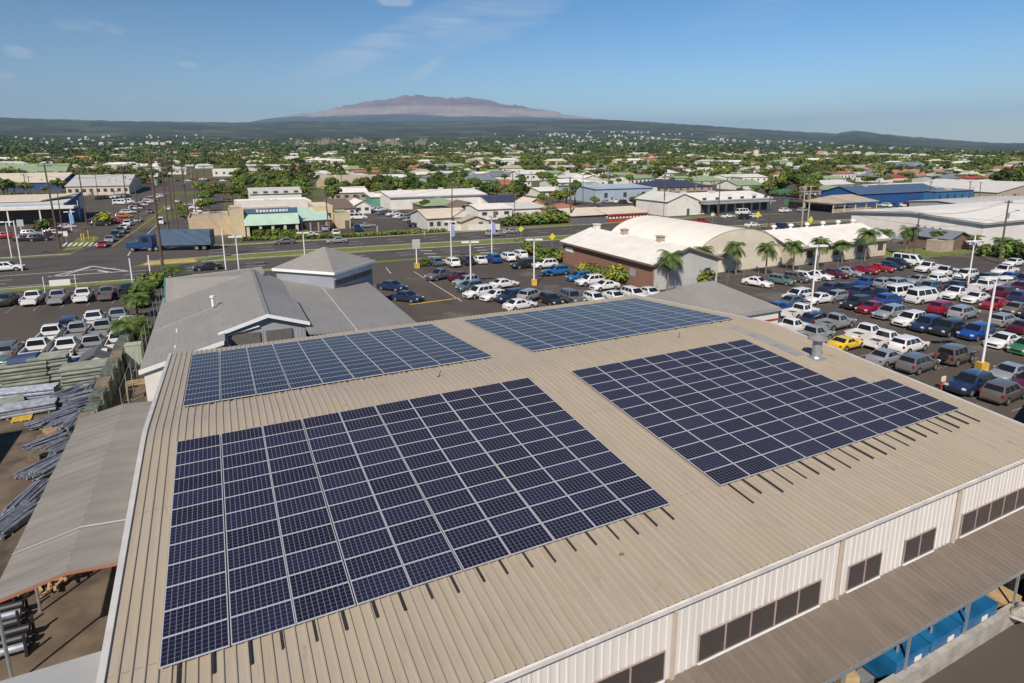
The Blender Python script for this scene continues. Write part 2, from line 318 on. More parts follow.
def curb(name, pts, w=.18, h=.13, m='concrete'):
    b = MB()
    for (a, c) in zip(pts[:-1], pts[1:]):
        d = Vector((c[0]-a[0], c[1]-a[1])).normalized(); n_ = Vector((-d.y, d.x))*w/2
        b.add([(a[0]-n_.x, a[1]-n_.y, 0), (a[0]+n_.x, a[1]+n_.y, 0), (c[0]+n_.x, c[1]+n_.y, 0), (c[0]-n_.x, c[1]-n_.y, 0)]+[(a[0]-n_.x, a[1]-n_.y, h), (a[0]+n_.x, a[1]+n_.y, h), (c[0]+n_.x, c[1]+n_.y, h), (c[0]-n_.x, c[1]-n_.y, h)],
              [(0, 3, 2, 1), (4, 5, 6, 7), (0, 1, 5, 4), (1, 2, 6, 5), (2, 3, 7, 6), (3, 0, 4, 7)])
    o = b.build(name, m); o['kind'] = 'structure'; return o
curb('median_kerb', [(-10, 95), (15, 94.2), (60, 90.2), (175, 85.2), (300, 75)]); curb('median_kerb', [(-10, 99.3), (16, 100.3), (60, 96.8), (175, 88.3), (300, 79)])
curb('verge_kerb', [(-90, 81.6), (-20, 81.6), (20, 80.5)]); curb('verge_kerb', [(-1, 114.6), (60, 112.7), (130, 112.2)]); curb('verge_kerb', [(-60, 116), (-24, 116), (-15.8, 150)])
sheet('yellow_median_nose', [(-10.5, 95.5), (-2, 95.2), (-2, 98.6), (-9.5, 98.8)], .07, M['paint_yellow'])
def stripe(name, a, c, w, z=.062, m='paint_white', dash=None):
    b = MB(); a, c = Vector(a), Vector(c); L = (c-a).length; d = (c-a)/L; n_ = Vector((-d.y, d.x))*w/2; t = 0
    while t < L:
        e = min(L, t+(dash[0] if dash else L)); p, q = a+d*t, a+d*e
        b.add([(p.x-n_.x, p.y-n_.y, z), (q.x-n_.x, q.y-n_.y, z), (q.x+n_.x, q.y+n_.y, z), (p.x+n_.x, p.y+n_.y, z)], [(0, 1, 2, 3)]); t = e+(dash[1] if dash else 1)
    o = b.build(name, m, fix=False); o['kind'] = 'structure'; return o
for ya, yb, da in ((86.9, 84.3, (3, 6)), (90.8, 87, (3, 6))): stripe('lane_line', (-120, ya+1.5), (60, yb), .18, dash=da); stripe('lane_line', (60, yb), (175, yb-5.5), .18, dash=da)
stripe('lane_line', (-200, 94.2), (-14, 93.8), .25); stripe('lane_line', (-200, 83.9), (-22, 83), .2); stripe('lane_line', (0, 104.5), (150, 100), .18, dash=(3, 6)); stripe('lane_line', (0, 108.6), (150, 104), .18, dash=(3, 6)); stripe('lane_line', (0, 101), (60, 98), .15)
def px_stripe(name, pts, w, m='paint_white', z=.07):
    P = [onz(*p) for p in pts]
    for a, c in zip(P[:-1], P[1:]): stripe(name, a[:2], c[:2], w, z, m)
px_stripe('painted_island', [(52, 277), (92, 266.5), (128, 271.5), (48, 277)], .35); px_stripe('painted_island', [(66, 275), (92, 267)], .3); px_stripe('painted_island', [(98, 271), (113, 273)], .5)
for k in range(9): px_stripe('crossing_bar', [(63+k*5.2, 246.4-.02*k), (67+k*5.2, 242.9-.02*k)], .45)
px_stripe('turn_line', [(128, 256), (137, 241)], .2); px_stripe('centre_line', [(112, 247), (152, 219), (165, 206)], .2, 'paint_yellow'); px_stripe('centre_line', [(136, 245), (158, 224)], .15)
for k in range(5): px_stripe('crossing_bar', [(420+k*4, 251+k*3), (432+k*4, 251+k*3)], .5)
for k in range(4): px_stripe('crossing_bar', [(474+k*3, 248+k*2.6), (484+k*3, 247.6+k*2.6)], .5)
px_stripe('lot_line', [(414, 272), (462, 302)], .12); px_stripe('lot_line', [(386, 268), (391, 274)], .12); px_stripe('lot_kerb_paint', [(410, 305), (460, 298.5)], .45, 'paint_yellow')
for y_ in np.arange(-8, 21, 2.75): stripe('bay_line', (55.2, y_), (60.6, y_), .09, m='bay_paint')
for y_ in np.arange(-8, 21, 2.75): stripe('bay_line', (61, y_), (66.5, y_), .09, m='bay_paint')
for y_ in np.arange(-6, 24, 2.75): stripe('bay_line', (70.5, y_), (82, y_), .09, m='bay_paint')
for x_ in np.arange(71, 112, 2.9): stripe('bay_line', (x_, 31), (x_, 36.5), .09, m='bay_paint')
for x_ in np.arange(-33, -6, 2.75): stripe('bay_line', (x_, 64), (x_, 69.5), .09, m='bay_paint')
# ------------------------------------------------------------------ main building
S = 1/12.; RX0, RX1, RYN, RYF, RZ = -1.35, 37.7, -17.65, 16.9, 7.2
def roofz(y):
    a = abs(y); r = 1.3
    return RZ-(S*(a-r/2) if a > r else S*a*a/(2*r))
main = empty('warehouse', (18, 0, 0), 'long white metal warehouse with tan ribbed roof carrying four solar arrays', 'warehouse')
main.location = (0, 0, 0)
ys = [RYN, -12, -6, -2.2]+[-1.3+.26*i for i in range(11)]+[2.2, 6, 12, RYF]
b = MB(); n_r = int((RX1-RX0)/.305); pts = []
for i in range(n_r+1):
    x = RX0+i*.305; pts += [(x-.05, 0), (x-.024, .05), (x+.024, .05), (x+.05, 0)]
pts[0] = (RX0, 0)
vv = [(px_, y_, roofz(y_)+h) for y_ in ys for px_, h in pts]; np_ = len(pts)
b.add(vv, [(j*np_+i, j*np_+i+1, (j+1)*np_+i+1, (j+1)*np_+i) for j in range(len(ys)-1) for i in range(np_-1)])
roof = b.build('roof', 'roof_tan', main)
b = MB()
for y_ in (-13.4, -6.2, 7.5): b.box(RX0+.1, RX1-.1, y_-.02, y_+.02, roofz(y_)-.02, roofz(y_)+.012)
b.build('lap_seam', mat('seam', (.3, .25, .19), rough=.6), main)
for x_ in (RX0, RX1):
    b = MB(); s_ = -1 if x_ == RX0 else 1
    for ya, yb in zip(ys[:-1], ys[1:]):
        za, zb = roofz(ya), roofz(yb); xa, xb = sorted((x_-.03*s_, x_+.15*s_))
        b.add([(xa, ya, za-.32), (xb, ya, za-.32), (xb, yb, zb-.32), (xa, yb, zb-.32), (xa, ya, za+.075), (xb, ya, za+.075), (xb, yb, zb+.075), (xa, yb, zb+.075)],
              [(0, 3, 2, 1), (4, 5, 6, 7), (0, 1, 5, 4), (1, 2, 6, 5), (2, 3, 7, 6), (3, 0, 4, 7)])
    b.build('rake_trim', 'trim', main)
def ribwall(name, x0, x1, y, z0, z1, m, parent, sgn=-1, sp=.305):
    b = MB(); p = []; k = int((x1-x0)/sp)
    for i in range(k+1):
        x = x0+i*sp; p += [(x, 0), (x+.09, .0), (x+.11, .03), (x+.17, .03), (x+.19, 0)]
    p = [q for q in p if q[0] <= x1]+[(x1, 0)]; n_ = len(p)
    b.add([(q[0], y+sgn*q[1], z) for z in (z0, z1) for q in p], [(i, i+1, n_+i+1, n_+i) for i in range(n_-1)])
    return b.build(name, m, parent)
ze = roofz(RYN)
ribwall('wall', RX0+.1, RX1-.1, -17.42, 0, ze-.06, 'wall_white', main)
b = MB(); b.box(RX0+.1, RX1-.1, 16.5, 16.7, 0, ze-.1); b.build('wall', 'wall_white', main)
for x_ in (RX0+.05, RX1-.15):
    b = MB(); b.prism([(-17.38, 0), (16.5, 0), (16.5, roofz(16.5)-.06), (1.3, roofz(1.3)-.06), (-1.3, roofz(1.3)-.06), (-17.38, roofz(17.38)-.06)], 'x', x_, x_+.12); b.build('wall', 'wall_white', main)
b = MB()
nseg = 13; sl = (RX1-RX0+.3)/nseg
for k in range(nseg):
    x0 = RX0-.15+k*sl; b.prism([(RYN-.09, ze-.14), (RYN+.02, ze-.14), (RYN+.02, ze-.012), (RYN-.0, ze-.08), (RYN-.07, ze-.08), (RYN-.08, ze+.02), (RYN-.105, ze+.02)], 'x', x0+.012, x0+sl-.012)
b.build('gutter', mat('gutter_white', (.66, .63, .6), rough=.45), main)
for x_ in (6.1, 14.05, 22.0, 29.6):
    b = MB(); b.box(x_-.05, x_+.05, -17.58, -17.46, 2.8, ze-.17); b.build('downspout', mat('downspout', (.5, .42, .35), var=.05), main)
WIN = [(4.2, 2, 1.25), (9.7, 3, 1.35), (15.15, 5, 1.18), (22.6, 2, 1.0), (26.1, 2, 1.05), (30.15, 5, 1.12)]
for x0, n_, w in WIN:
    for k in range(n_):
        xa = x0+k*w; f_ = MB(); z0, z1 = 2.92, 4.02; t = .035
        f_.box(xa, xa+w, -17.50, -17.455, z1-t, z1); f_.box(xa, xa+w, -17.50, -17.455, z0, z0+t); f_.box(xa, xa+t, -17.50, -17.455, z0+t, z1-t); f_.box(xa+w-t, xa+w, -17.50, -17.455, z0+t, z1-t)
        q_ = MB(); q_.box(xa, xa+w, -17.54, -17.455, z0-.05, z0-.002); q_.build('sill', 'white_trim', main)
        fo = f_.build('window', mat('window_frame', (.36, .27, .25), rough=.5), main)
        g_ = MB(); g_.box(xa+t, xa+w-t, -17.485, -17.46, z0+t, z1-t); g_.build('pane', mat('louvre_glass', (.055, .046, .045), rough=.25, var=.2, scale=2, streak=(1, 1, 12)), fo)
# canopy along the near wall
b = MB(); cy0, cy1, cz0, cz1 = -17.47, -19.62, 2.84, 2.46; p = []; x = RX0-.1
while x < 39.5: p += [(x, 0), (x+.2, 0), (x+.22, .03), (x+.28, .03)]; x += .305
n_ = len(p); b.add([(q[0], cy0, cz0+q[1]) for q in p]+[(q[0], cy1, cz1+q[1]) for q in p], [(i, i+1, n_+i+1, n_+i) for i in range(n_-1)])
b.build('canopy_roof', 'canopy', main)
b = MB(); b.box(RX0-.1, 39.5, cy1-.03, cy1+.05, cz1-.16, cz1-.005); b.build('canopy_beam', 'galv', main)
for x_ in (3., 7.2, 11.6, 15.9, 19.8, 23.4, 27.2, 30.8, 34.6):
    b = MB(); b.box(x_-.04, x_+.04, -19.6, -19.52, .75, 2.29); b.build('canopy_post', 'galv', main)
# little things on the roof
b = MB()
for k in range(3):
    ya, yb = .75-k*1.95, .75-(k+1)*1.95+.06; zz = [roofz(ya)+.05, roofz(yb)+.05]; b.slab([(34.1, ya, zz[0]), (34.95, ya, zz[0]), (34.95, yb, zz[1]), (34.1, yb, zz[1])], .02)
b.build('skylight', 'skylight', main)
def stain_disk(x, y, r):
    b = MB(); b.add([(x+r*math.cos(a), y+r*math.sin(a)*.8, roofz(y)+.056) for a in np.linspace(0, 2*PI, 14, endpoint=False)], [tuple(range(14))]); return b.build('rust_stain', mat('rust', (.2, .15, .105), var=.3, scale=9), main)
stain_disk(13.6, -15.2, .1)
vent = empty('roof_vent', (35.1, -5.75, roofz(-5.75)), 'galvanised round roof vent with conical rain cap near the right roof edge', 'roof vent')
b = MB(); b.box(-.45, .45, -.45, .45, -.05, .09); b.build('curb', 'galv', vent)
b = MB(); b.bar((0, 0, .08), (0, 0, 1.28), .29, 20); b.bar((0, 0, .08), (0, 0, .2), .36, 20, r2=.3); b.build('duct', 'galv', vent, smooth=False)
b = MB(); b.bar((0, 0, 1.3), (0, 0, 1.36), .62, 24); b.bar((0, 0, 1.36), (0, 0, 1.6), .62, 24, r2=.06); b.build('cap', mat('vent_cap', (.33, .31, .29), rough=.5, metal=.4), vent)
for x_, y_ in ((12.6, 1.0), (29.5, .7)):
    v_ = empty('vent_pipe', (x_, y_, roofz(y_)), 'thin dark bracket standing on the tan ridge %s' % ('behind the largest solar array' if x_ < 20 else 'behind the right-hand solar array'), 'bracket')
    b = MB(); b.bar((0, 0, 0), (.12, .05, .32), .02); b.bar((-.1, 0, .02), (.12, 0, .02), .03); b.build('rod', 'rail', v_)
# ------------------------------------------------------------------ solar arrays
PHN = 1.012
def panel_mesh(w, h):
    me = bpy.data.meshes.new('solar_panel'); t = .022; z0, z1 = 0, .04
    b = MB(); b.box(0, w, 0, h, z0, z1)
    vs = [(0, 0, 0), (w, 0, 0), (w, h, 0), (0, h, 0), (0, 0, z1), (w, 0, z1), (w, h, z1), (0, h, z1), (t, t, z1), (w-t, t, z1), (w-t, h-t, z1), (t, h-t, z1)]
    fs = [(0, 3, 2, 1), (0, 1, 5, 4), (1, 2, 6, 5), (2, 3, 7, 6), (3, 0, 4, 7), (4, 5, 9, 8), (5, 6, 10, 9), (6, 7, 11, 10), (7, 4, 8, 11), (8, 9, 10, 11)]
    me.from_pydata(vs, [], fs); me.materials.append(M['alu']); me.materials.append(M['cells']); me.polygons[9].material_index = 1
    uvl = me.uv_layers.new(name='UVMap')
    for li, uv_ in zip(me.polygons[9].loop_indices, [(0, 0), (1, 0), (1, 1), (0, 1)]): uvl.data[li].uv = uv_
    me.update(); return me
def array(label, x0, pw, v0, ph, ncol, nrow, near=True, skip=lambda i, j: False, hide=None, rails=1.0, gap=.022):
    pw += .019
    sg = -1 if near else 1; ang = math.atan(S)
    def P(x, v, dz=.15): return (x, sg*v*math.cos(ang), RZ-v*math.sin(ang)+.6*S*1.3*0+dz)
    root = empty('solar_array', (x0, sg*v0, RZ-v0*S), label, 'solar array'); root.location = (0, 0, 0)
    w, h = pw-.022, ph-.018; me = panel_mesh(w, h); cells = []
    for i in range(ncol):
        for j in range(nrow):
            if skip(i, j): continue
            x = x0+pw*i+gap*((i+1)//2); v = v0+ph*j
            # local origin = corner with smallest world Y
            vy = v+h if near else v
            cells.append((P(x, vy), (ang if near else -ang)))
    cells.sort(key=lambda c: (c[0][0]-CAM[0])**2+(c[0][1]-CAM[1])**2+(c[0][2]-CAM[2])**2)
    for (loc, a) in cells[:100]:
        o = bpy.data.objects.new('solar_panel', me); C.objects.link(o); o.parent = root; o.location = loc; o.rotation_euler = (a, 0, 0)
    if len(cells) > 100:
        bm = bmesh.new(); uvl = bm.loops.layers.uv.new('UVMap')
        for loc, a in cells[100:]:
            Mx = Matrix.Translation(loc) @ Matrix.Rotation(a, 4, 'X'); vl = [bm.verts.new(Mx @ v.co) for v in me.vertices]
            for p in me.polygons:
                f = bm.faces.new([vl[k] for k in p.vertices]); f.material_index = p.material_index
                if p.material_index == 1:
                    for lo, uv_ in zip(f.loops, [(0, 0), (1, 0), (1, 1), (0, 1)]): lo[uvl].uv = uv_
        m2 = bpy.data.meshes.new('solar_panel'); bm.to_mesh(m2); bm.free(); m2.materials.append(M['alu']); m2.materials.append(M['cells'])
        o = bpy.data.objects.new('solar_panel', m2); C.objects.link(o); o.parent = root; o['kind'] = 'stuff'
    if rails:
        for i in range(ncol):
            js = [j for j in range(nrow) if not skip(i, j)]; va = v0+ph*min(js)-.12; vb = v0+ph*(max(js)+1)
            for k, fx in enumerate((.26, .74)):
                x = x0+pw*(i+fx)+gap*((i+1)//2); e = rails*(.78+.3*random.random()) if near else .1
                b = MB(); q0, q1 = P(x, va, .1), P(x, vb+e, .1)
                ww = .03
                b.add([(q0[0]-ww, q0[1], q0[2]-.005), (q0[0]+ww, q0[1], q0[2]-.005), (q1[0]+ww, q1[1], q1[2]-.005), (q1[0]-ww, q1[1], q1[2]-.005), (q0[0]-ww, q0[1], q0[2]+.046), (q0[0]+ww, q0[1], q0[2]+.046), (q1[0]+ww, q1[1], q1[2]+.046), (q1[0]-ww, q1[1], q1[2]+.046)],
                      [(0, 3, 2, 1), (4, 5, 6, 7), (0, 1, 5, 4), (1, 2, 6, 5), (2, 3, 7, 6), (3, 0, 4, 7)]); b.build('mounting_rail', 'rail', root)
    return root
array('largest and nearest solar array, ten columns of dark panels on the lower left roof slope', -.0863, 1.669, 1.5997, 1.0178, 10, 12, True, rails=.8)
array('right-hand near solar array with a stepped upper edge and long dark rail ends', 19.5551, 1.6546, 1.7687, .9957, 10, 12, True, skip=lambda i, j: (i == 8 and j < 7) or (i == 9 and j < 8), rails=1.25)
array('solar array on the far left roof slope beside the grey dormer', -.0328, 1.6457, 2.9488, 1.0184, 10, 12, False)
array('bluish solar array on the far right roof slope beside the middle car lot', 19.3149, 1.6842, 2.6882, 1.0201, 10, 12, False)
# ------------------------------------------------------------------ buildings
FOOT = []   # footprints kept free of trees
def bmat(nm, c, **k): return mat('paint_'+nm, c, rough=k.pop('rough', .7), var=k.pop('var', .08), scale=k.pop('scale', .5), **k)
BC = {'cream': (.60, .52, .40), 'white': (.71, .67, .61), 'tan': (.50, .39, .25), 'tan2': (.40, .33, .25), 'grey': (.30, .31, .31), 'lightgrey': (.46, .45, .42), 'darkgrey': (.10, .10, .11), 'navy': (.035, .045, .085),
      'blue': (.018, .075, .22), 'blue2': (.03, .14, .32), 'bluegrey': (.34, .41, .47), 'green': (.06, .20, .09), 'paleg': (.24, .31, .18), 'teal': (.10, .27, .21), 'red': (.36, .05, .035), 'rust': (.36, .14, .085), 'pink': (.5, .26, .21),
      'brown': (.17, .12, .09), 'yellow': (.56, .45, .28), 'orange': (.55, .27, .09), 'offwhite': (.57, .55, .51), 'mint': (.40, .54, .44), 'darkblue': (.03, .05, .13), 'slate': (.17, .19, .22), 'dark': (.045, .045, .05), 'slateblue': (.06, .10, .17)}
def bm_(n): return bmat(n, BC[n])
def building(name, label, x0, x1, y0, y1, h, wall='white', roof='white', rtype='gx', rise=1.5, win=0, winz=None, ov=.4, cat='building', trim=None, shop=False, door=False, z0=0., group=None, rot=0., flank=None, sidewin=0):
    cx, cy = (x0+x1)/2, (y0+y1)/2; w, d = (x1-x0), (y1-y0); FOOT.append((x0-2-(y0 > 150)*4, x1+2+(y0 > 150)*4, y0-2-(y0 > 150)*(18+y0*.03), y1+2))
    r = empty(name, (cx, cy, z0), label, cat, rot, group); a, c = w/2, d/2
    wb = MB()
    if rtype == 'gx': wb.prism([(-c, 0), (c, 0), (c, h), (0, h+rise*.98), (-c, h)], 'x', -a, a)
    elif rtype == 'gy': wb.prism([(-a, 0), (a, 0), (a, h), (0, h+rise*.98), (-a, h)], 'y', -c, c)
    elif rtype == 'mono': wb.prism([(-c, 0), (c, 0), (c, h+rise*.98), (-c, h)], 'x', -a, a)
    else: wb.box(-a, a, -c, c, 0, h)
    wb.build('wall', bm_(wall) if isinstance(wall, str) and wall in BC else wall, r)
    rb = MB(); t = .14; A, D = a+ov, c+ov; e = .02
    rm = bm_(roof) if roof in BC else M[roof]
    if rtype == 'gx':
        k = rise/c; zl = h-k*ov+e; rb.prism([(-D, zl), (0, h+rise+e), (D, zl), (D, zl+t), (0, h+rise+e+t), (-D, zl+t)], 'x', -A, A)
    elif rtype == 'gy':
        k = rise/a; zl = h-k*ov+e; rb.prism([(-A, zl), (0, h+rise+e), (A, zl), (A, zl+t), (0, h+rise+e+t), (-A, zl+t)], 'y', -D, D)
    elif rtype == 'mono':
        k = rise/(2*c); rb.prism([(-D, h-k*ov+e), (D, h+rise+k*ov+e), (D, h+rise+k*ov+e+t), (-D, h-k*ov+e+t)], 'x', -A, A)
    elif rtype == 'hip':
        q = max(0, A-D) if A > D else 0; q2 = max(0, D-A) if D > A else 0; H = h+rise
        vs_ = [(-A, -D, h), (A, -D, h), (A, D, h), (-A, D, h), (-A, -D, h+t), (A, -D, h+t), (A, D, h+t), (-A, D, h+t), (-q, -q2, H+t), (q+.01, q2+.01, H+t)]
        if A >= D: f_ = [(4, 5, 9, 8), (5, 6, 9), (6, 7, 8, 9), (7, 4, 8)]
        else: f_ = [(4, 5, 8), (5, 6, 9, 8), (6, 7, 9), (7, 4, 8, 9)]
        rb.add(vs_, [(0, 3, 2, 1), (0, 1, 5, 4), (1, 2, 6, 5), (2, 3, 7, 6), (3, 0, 4, 7)]+f_)
    else:
        rb.box(-a+.2, a-.2, -c+.2, c-.2, h+.005, h+.05)
        pb = MB(); p = rise
        for q in ((-a-.03, a+.03, -c-.03, -c+.2), (-a-.03, a+.03, c-.2, c+.03), (-a-.03, -a+.2, -c+.2, c-.2), (a-.2, a+.03, -c+.2, c-.2)): pb.box(*q, h+.002, h+.05+p)
        pb.build('parapet', bm_(trim or wall) if (trim or wall) in BC else wall, r)
    ro = rb.build('roof', rm, r)
    if rtype in ('gx', 'mono', 'hip') and trim:
        fb = MB(); fb.box(-A, A, -D-.09, -D-.005, h-.32, h+.1); fb.build('fascia', bm_(trim), r)
    if w > 24 and rtype in ('gx', 'gy', 'mono', 'flat') and win != -1:
        rq = random.Random(int(cx*7+cy))
        for _ in range(int(3+w/14)):
            ux = rq.uniform(-a*.8, a*.8); uy = rq.uniform(-c*.7, c*.7); uz = {'gx': h+rise*(1-abs(uy)/c), 'gy': h+rise*(1-abs(ux)/a), 'mono': h+rise*(uy+c)/(2*c), 'flat': h}[rtype]
            s_ = rq.uniform(.5, 1.1); ub = MB(); ub.box(ux-s_, ux+s_, uy-s_*.8, uy+s_*.8, uz-.5, uz+s_*.9); ub.build('rooftop_unit', bm_('lightgrey'), r)
    wz = winz or (h*.36, h*.72)
    if shop:
        for k in range(shop):
            xa = -a+.6+(w-1.2)*k/shop; xb = -a+.6+(w-1.2)*(k+1)/shop-.35; g = MB(); g.box(xa, xb, -c-.05, -c+.02, .3, min(2.9, h-.5)); g.build('shop_window', 'dark_glass', r)
    if win > 0:
        for k in range(win):
            xm = -a+w*(k+.5)/win; ww = min(1.6, w/win*.5)/2; g = MB(); g.box(xm-ww, xm+ww, -c-.045, -c+.02, *wz); g.build('window', 'dark_glass', r)
    if sidewin:
        for sgn, fx in ((-1, -a), (1, a)):
            if (sgn > 0) == (cx < CAM[0]+.0*(cy)):
                for k in range(sidewin):
                    ym = -c+d*(k+.5)/sidewin; ww = min(1.5, d/sidewin*.5)/2; g = MB(); g.box(fx-.045, fx+.045, ym-ww, ym+ww, *wz); g.build('window', 'dark_glass', r)
    if win > 0 and w > 9:
        rq2 = random.Random(int(cx*3+cy)); g = MB(); ax = rq2.uniform(-a*.8, a*.7); g.box(ax, ax+.9, -c-.5, -c-.06, .1, .95); g.build('air_conditioner', bm_('lightgrey'), r); g = MB(); g.box(ax+1.6, ax+2.6, -c-.06, -c+.02, 0, 2.1); g.build('door', bm_('brown'), r)
    if door:
        g = MB(); g.box(-a+w*.62, -a+w*.62+1.1, -c-.055, -c+.02, 0, 2.1); g.build('door', bm_('darkgrey'), r)
    return r
def bpx(name, label, xl, xr, yb, ye, depth, wall='white', roof='white', rtype='gx', rise=None, yr=None, **k):
    "front wall read off the survey photo: left/right edge, base row, eave row; yr = row of the ridge or far eave"
    p = onz(xl, yb); Y = p[1]; x0 = p[0]; x1 = ony(xr, yb, Y)[0]; h = ony((xl+xr)/2, ye, Y)[2]
    if rise is None:
        rise = 1.5
        if yr is not None:
            yy = Y+(depth/2 if rtype in ('gx', 'hip') else (0 if rtype == 'gy' else depth)); rise = max(.3, ony((xl+xr)/2, yr, yy)[2]-h)
    return building(name, label, x0, x1, Y, Y+depth, max(h, 2.2), wall, roof, rtype, min(rise, 9), **k)
B_ = bpx
# left background
B_('hall', 'long hall under a big faded green metal roof at far left', -34, 66, 181, 173.5, 42, 'tan2', 'paleg', 'gx', yr=164, win=6, cat='hall')
B_('store', 'dark blue walled store with a pale tan roof at far left', -34, 62, 191, 183, 34, 'blue', 'cream', 'mono', yr=173.5, win=5, cat='store')
B_('cream_warehouse', 'cream warehouse with a row of small windows and a patchy grey roof', 67, 130, 196, 186, 62, 'cream', 'lightgrey', 'gx', yr=175, win=9, cat='warehouse')
B_('long_warehouse', 'long low building with whitish roof behind the cream warehouse', 72, 126, 174.5, 171.5, 40, 'white', 'offwhite', 'gx', yr=167.6, cat='warehouse')
B_('long_warehouse', 'low white-roofed building left of the cross street far end', 130, 179, 173, 170.6, 40, 'white', 'lightgrey', 'gx', yr=168.3, cat='warehouse')
dl = building('car_dealership', 'blue and white car dealership with slanting blue end wall and white canopy', -90, -36, 184, 212, 5.2, 'bluegrey', 'offwhite', 'flat', .2, cat='dealership', win=-1)
w_ = MB(); w_.prism([(-14, 0), (14, 0), (14, 7.2), (-14, 5.2)], 'x', 27.05, 27.45); w_.build('end_wall', bm_('bluegrey') if 0 else bmat('deepblue', (.035, .075, .19)), dl)
w_ = MB(); w_.box(27.46, 27.52, 5.5, 12.5, 2.2, 6.0); w_.build('sign_board', bm_('lightgrey'), dl)
w_ = MB(); w_.box(-27, 30, -19, -14.1, 4.2, 4.8); w_.build('canopy', bm_('white'), dl)
w_ = MB(); w_.box(-27, 27, -14.08, -13.9, .2, 3.9); w_.build('shop_window', 'dark_glass', dl)
for k in range(9):
    w_ = MB(); x_ = -26+k*6.9; w_.box(x_-.15, x_+.15, -18.8, -18.5, 0, 4.2); w_.build('canopy_post', bm_('white'), dl)
w_ = MB(); w_.slab([(-27, -4, 5.75), (20, -4, 5.75), (26, 13, 6.6), (-27, 13, 6.6)], .3); w_.build('upper_roof', bm_('cream'), dl)
B_('flat_store', 'flat white store with a tall blank front beyond the green thicket', 213, 243, 176.5, 170, 20, 'white', 'lightgrey', 'flat', rise=.6, yr=165, win=4)
B_('flat_store', 'low grey-roofed strip building right of the flat white store', 244, 278, 175.5, 171, 18, 'grey', 'lightgrey', 'mono', yr=168, win=5)
B_('two_storey_shop', 'white two-storey building with a row of windows under a pale roof', 251, 302, 205, 193.5, 14, 'white', 'lightgrey', 'gx', yr=187.5, win=5, winz=(3.6, 5))
B_('flat_shop', 'low white parapet building between the two-storey shop and green-roofed diner', 236, 312, 211, 203, 16, 'white', 'offwhite', 'flat', rise=.5)
r = B_('tan_store', 'blank tan store beside the green-roofed diner', 190, 236, 237, 219, 16, 'tan', 'tan2', 'flat', rise=.4, win=0)
B_('tan_block', 'tall narrow tan block joining the tan store and the diner', 232, 246, 238, 211.5, 15, 'yellow', 'tan2', 'flat', rise=.3)
# diner with mansard
p = onz(246, 236.5); xa, Y0 = p[0], p[1]; xb = ony(299, 236.5, Y0)[0]
dn = building('diner', 'tan diner with a sea-green metal mansard roof and blue sign band', xa, xb, Y0, Y0+17, 5.2, 'tan', 'tan2', 'flat', .2, cat='restaurant')
a = (xb-xa)/2
w_ = MB(); w_.prism([(-11.2, 2.75), (-8.53, 5.35), (-8.53, 2.75)], 'x', -a-.1, a+.1); w_.build('mansard', bm_('mint'), dn)
for k in range(34):
    w_ = MB(); x_ = -a+.2+k*(2*a-.4)/33; w_.bar((x_, -11.2, 2.78), (x_, -8.56, 5.36), .04, 4); w_.build('seam', bmat('seam_mint', (.3, .44, .35)), dn)
w_ = MB(); w_.box(-a-.1, a+.1, -8.9, -8.55, 5.36, 6.45); w_.build('sign_band', bmat('signband', (.07, .14, .23)), dn)
w_ = MB()
for k in range(10): w_.box(-3.2+k*.72, -2.75+k*.72+(.1 if k % 3 else 0), -8.97, -8.91, 5.6, 6.15+(.12 if k == 0 else 0))
w_.build('lettering', bm_('white'), dn)
for k in range(5):
    w_ = MB(); x_ = -a+.5+k*(2*a-1)/4; w_.box(x_-.3, x_+.3, -10.9, -10.3, 0, 2.74); w_.build('column', bm_('cream'), dn)
w_ = MB(); w_.box(-a+.4, a-.4, -8.62, -8.52, .3, 2.6); w_.build('shop_window', 'dark_glass', dn)
B_('green_wing', 'low wing with sea-green lean-to roof at the right end of the diner', 301, 330, 233, 220, 11, 'tan2', 'mint', 'mono', yr=208, shop=3)
B_('tan_block', 'tan flat-roofed block with an arched opening behind the green lean-to wing', 316, 334, 229, 207, 13, 'yellow', 'offwhite', 'flat', rise=.3, win=2)
B_('tan_block', 'small tan gate building with a teal roof beside the shop car park', 336, 351, 229, 214, 9, 'yellow', 'teal', 'flat', rise=.3, door=True)
B_('brown_roof_shop', 'shop under a dull brown sloping roof facing the car park', 334, 356, 216, 208.5, 18, 'white', 'brown', 'mono', yr=199, win=3)
B_('white_gable_shop', 'white building with dark eaves and long white roof above the brown-roofed shop', 334, 368, 201, 192.5, 14, 'tan2', 'white', 'gx', yr=187, win=4)
B_('small_shop', 'small white gabled shop with two windows beside the parked white van', 355, 371, 214, 205, 12, 'white', 'white', 'gy', rise=1.3, win=2)
B_('tan_hall', 'long yellowish hall with wide tan gabled roof among the trees', 326, 389, 190, 183.5, 34, 'yellow', 'tan2', 'gx', yr=175, win=6, cat='hall')
B_('house', 'grey hip-roofed house just left of the bright green roof', 383, 402, 188, 184, 12, 'white', 'lightgrey', 'hip', yr=178.5, win=3, cat='house')
B_('house', 'house with a bright emerald green hip roof', 402, 431, 189, 185, 16, 'white', 'green', 'hip', yr=178, win=4, cat='house')
B_('long_white_warehouse', 'long white windowless warehouse with gutter line in the middle distance', 391, 486, 210, 195.8, 26, 'white', 'white', 'gx', yr=189.5, cat='warehouse', trim='grey')
B_('carport_shed', 'small shed with a white awning at the left end of the long white warehouse', 372, 392, 207, 197, 10, 'teal', 'white', 'mono', yr=192.5)
B_('green_hip_shop', 'old green hip-roofed building in front of the long white warehouse', 425, 466, 213, 207, 14, 'brown', 'paleg', 'hip', yr=199, win=5)
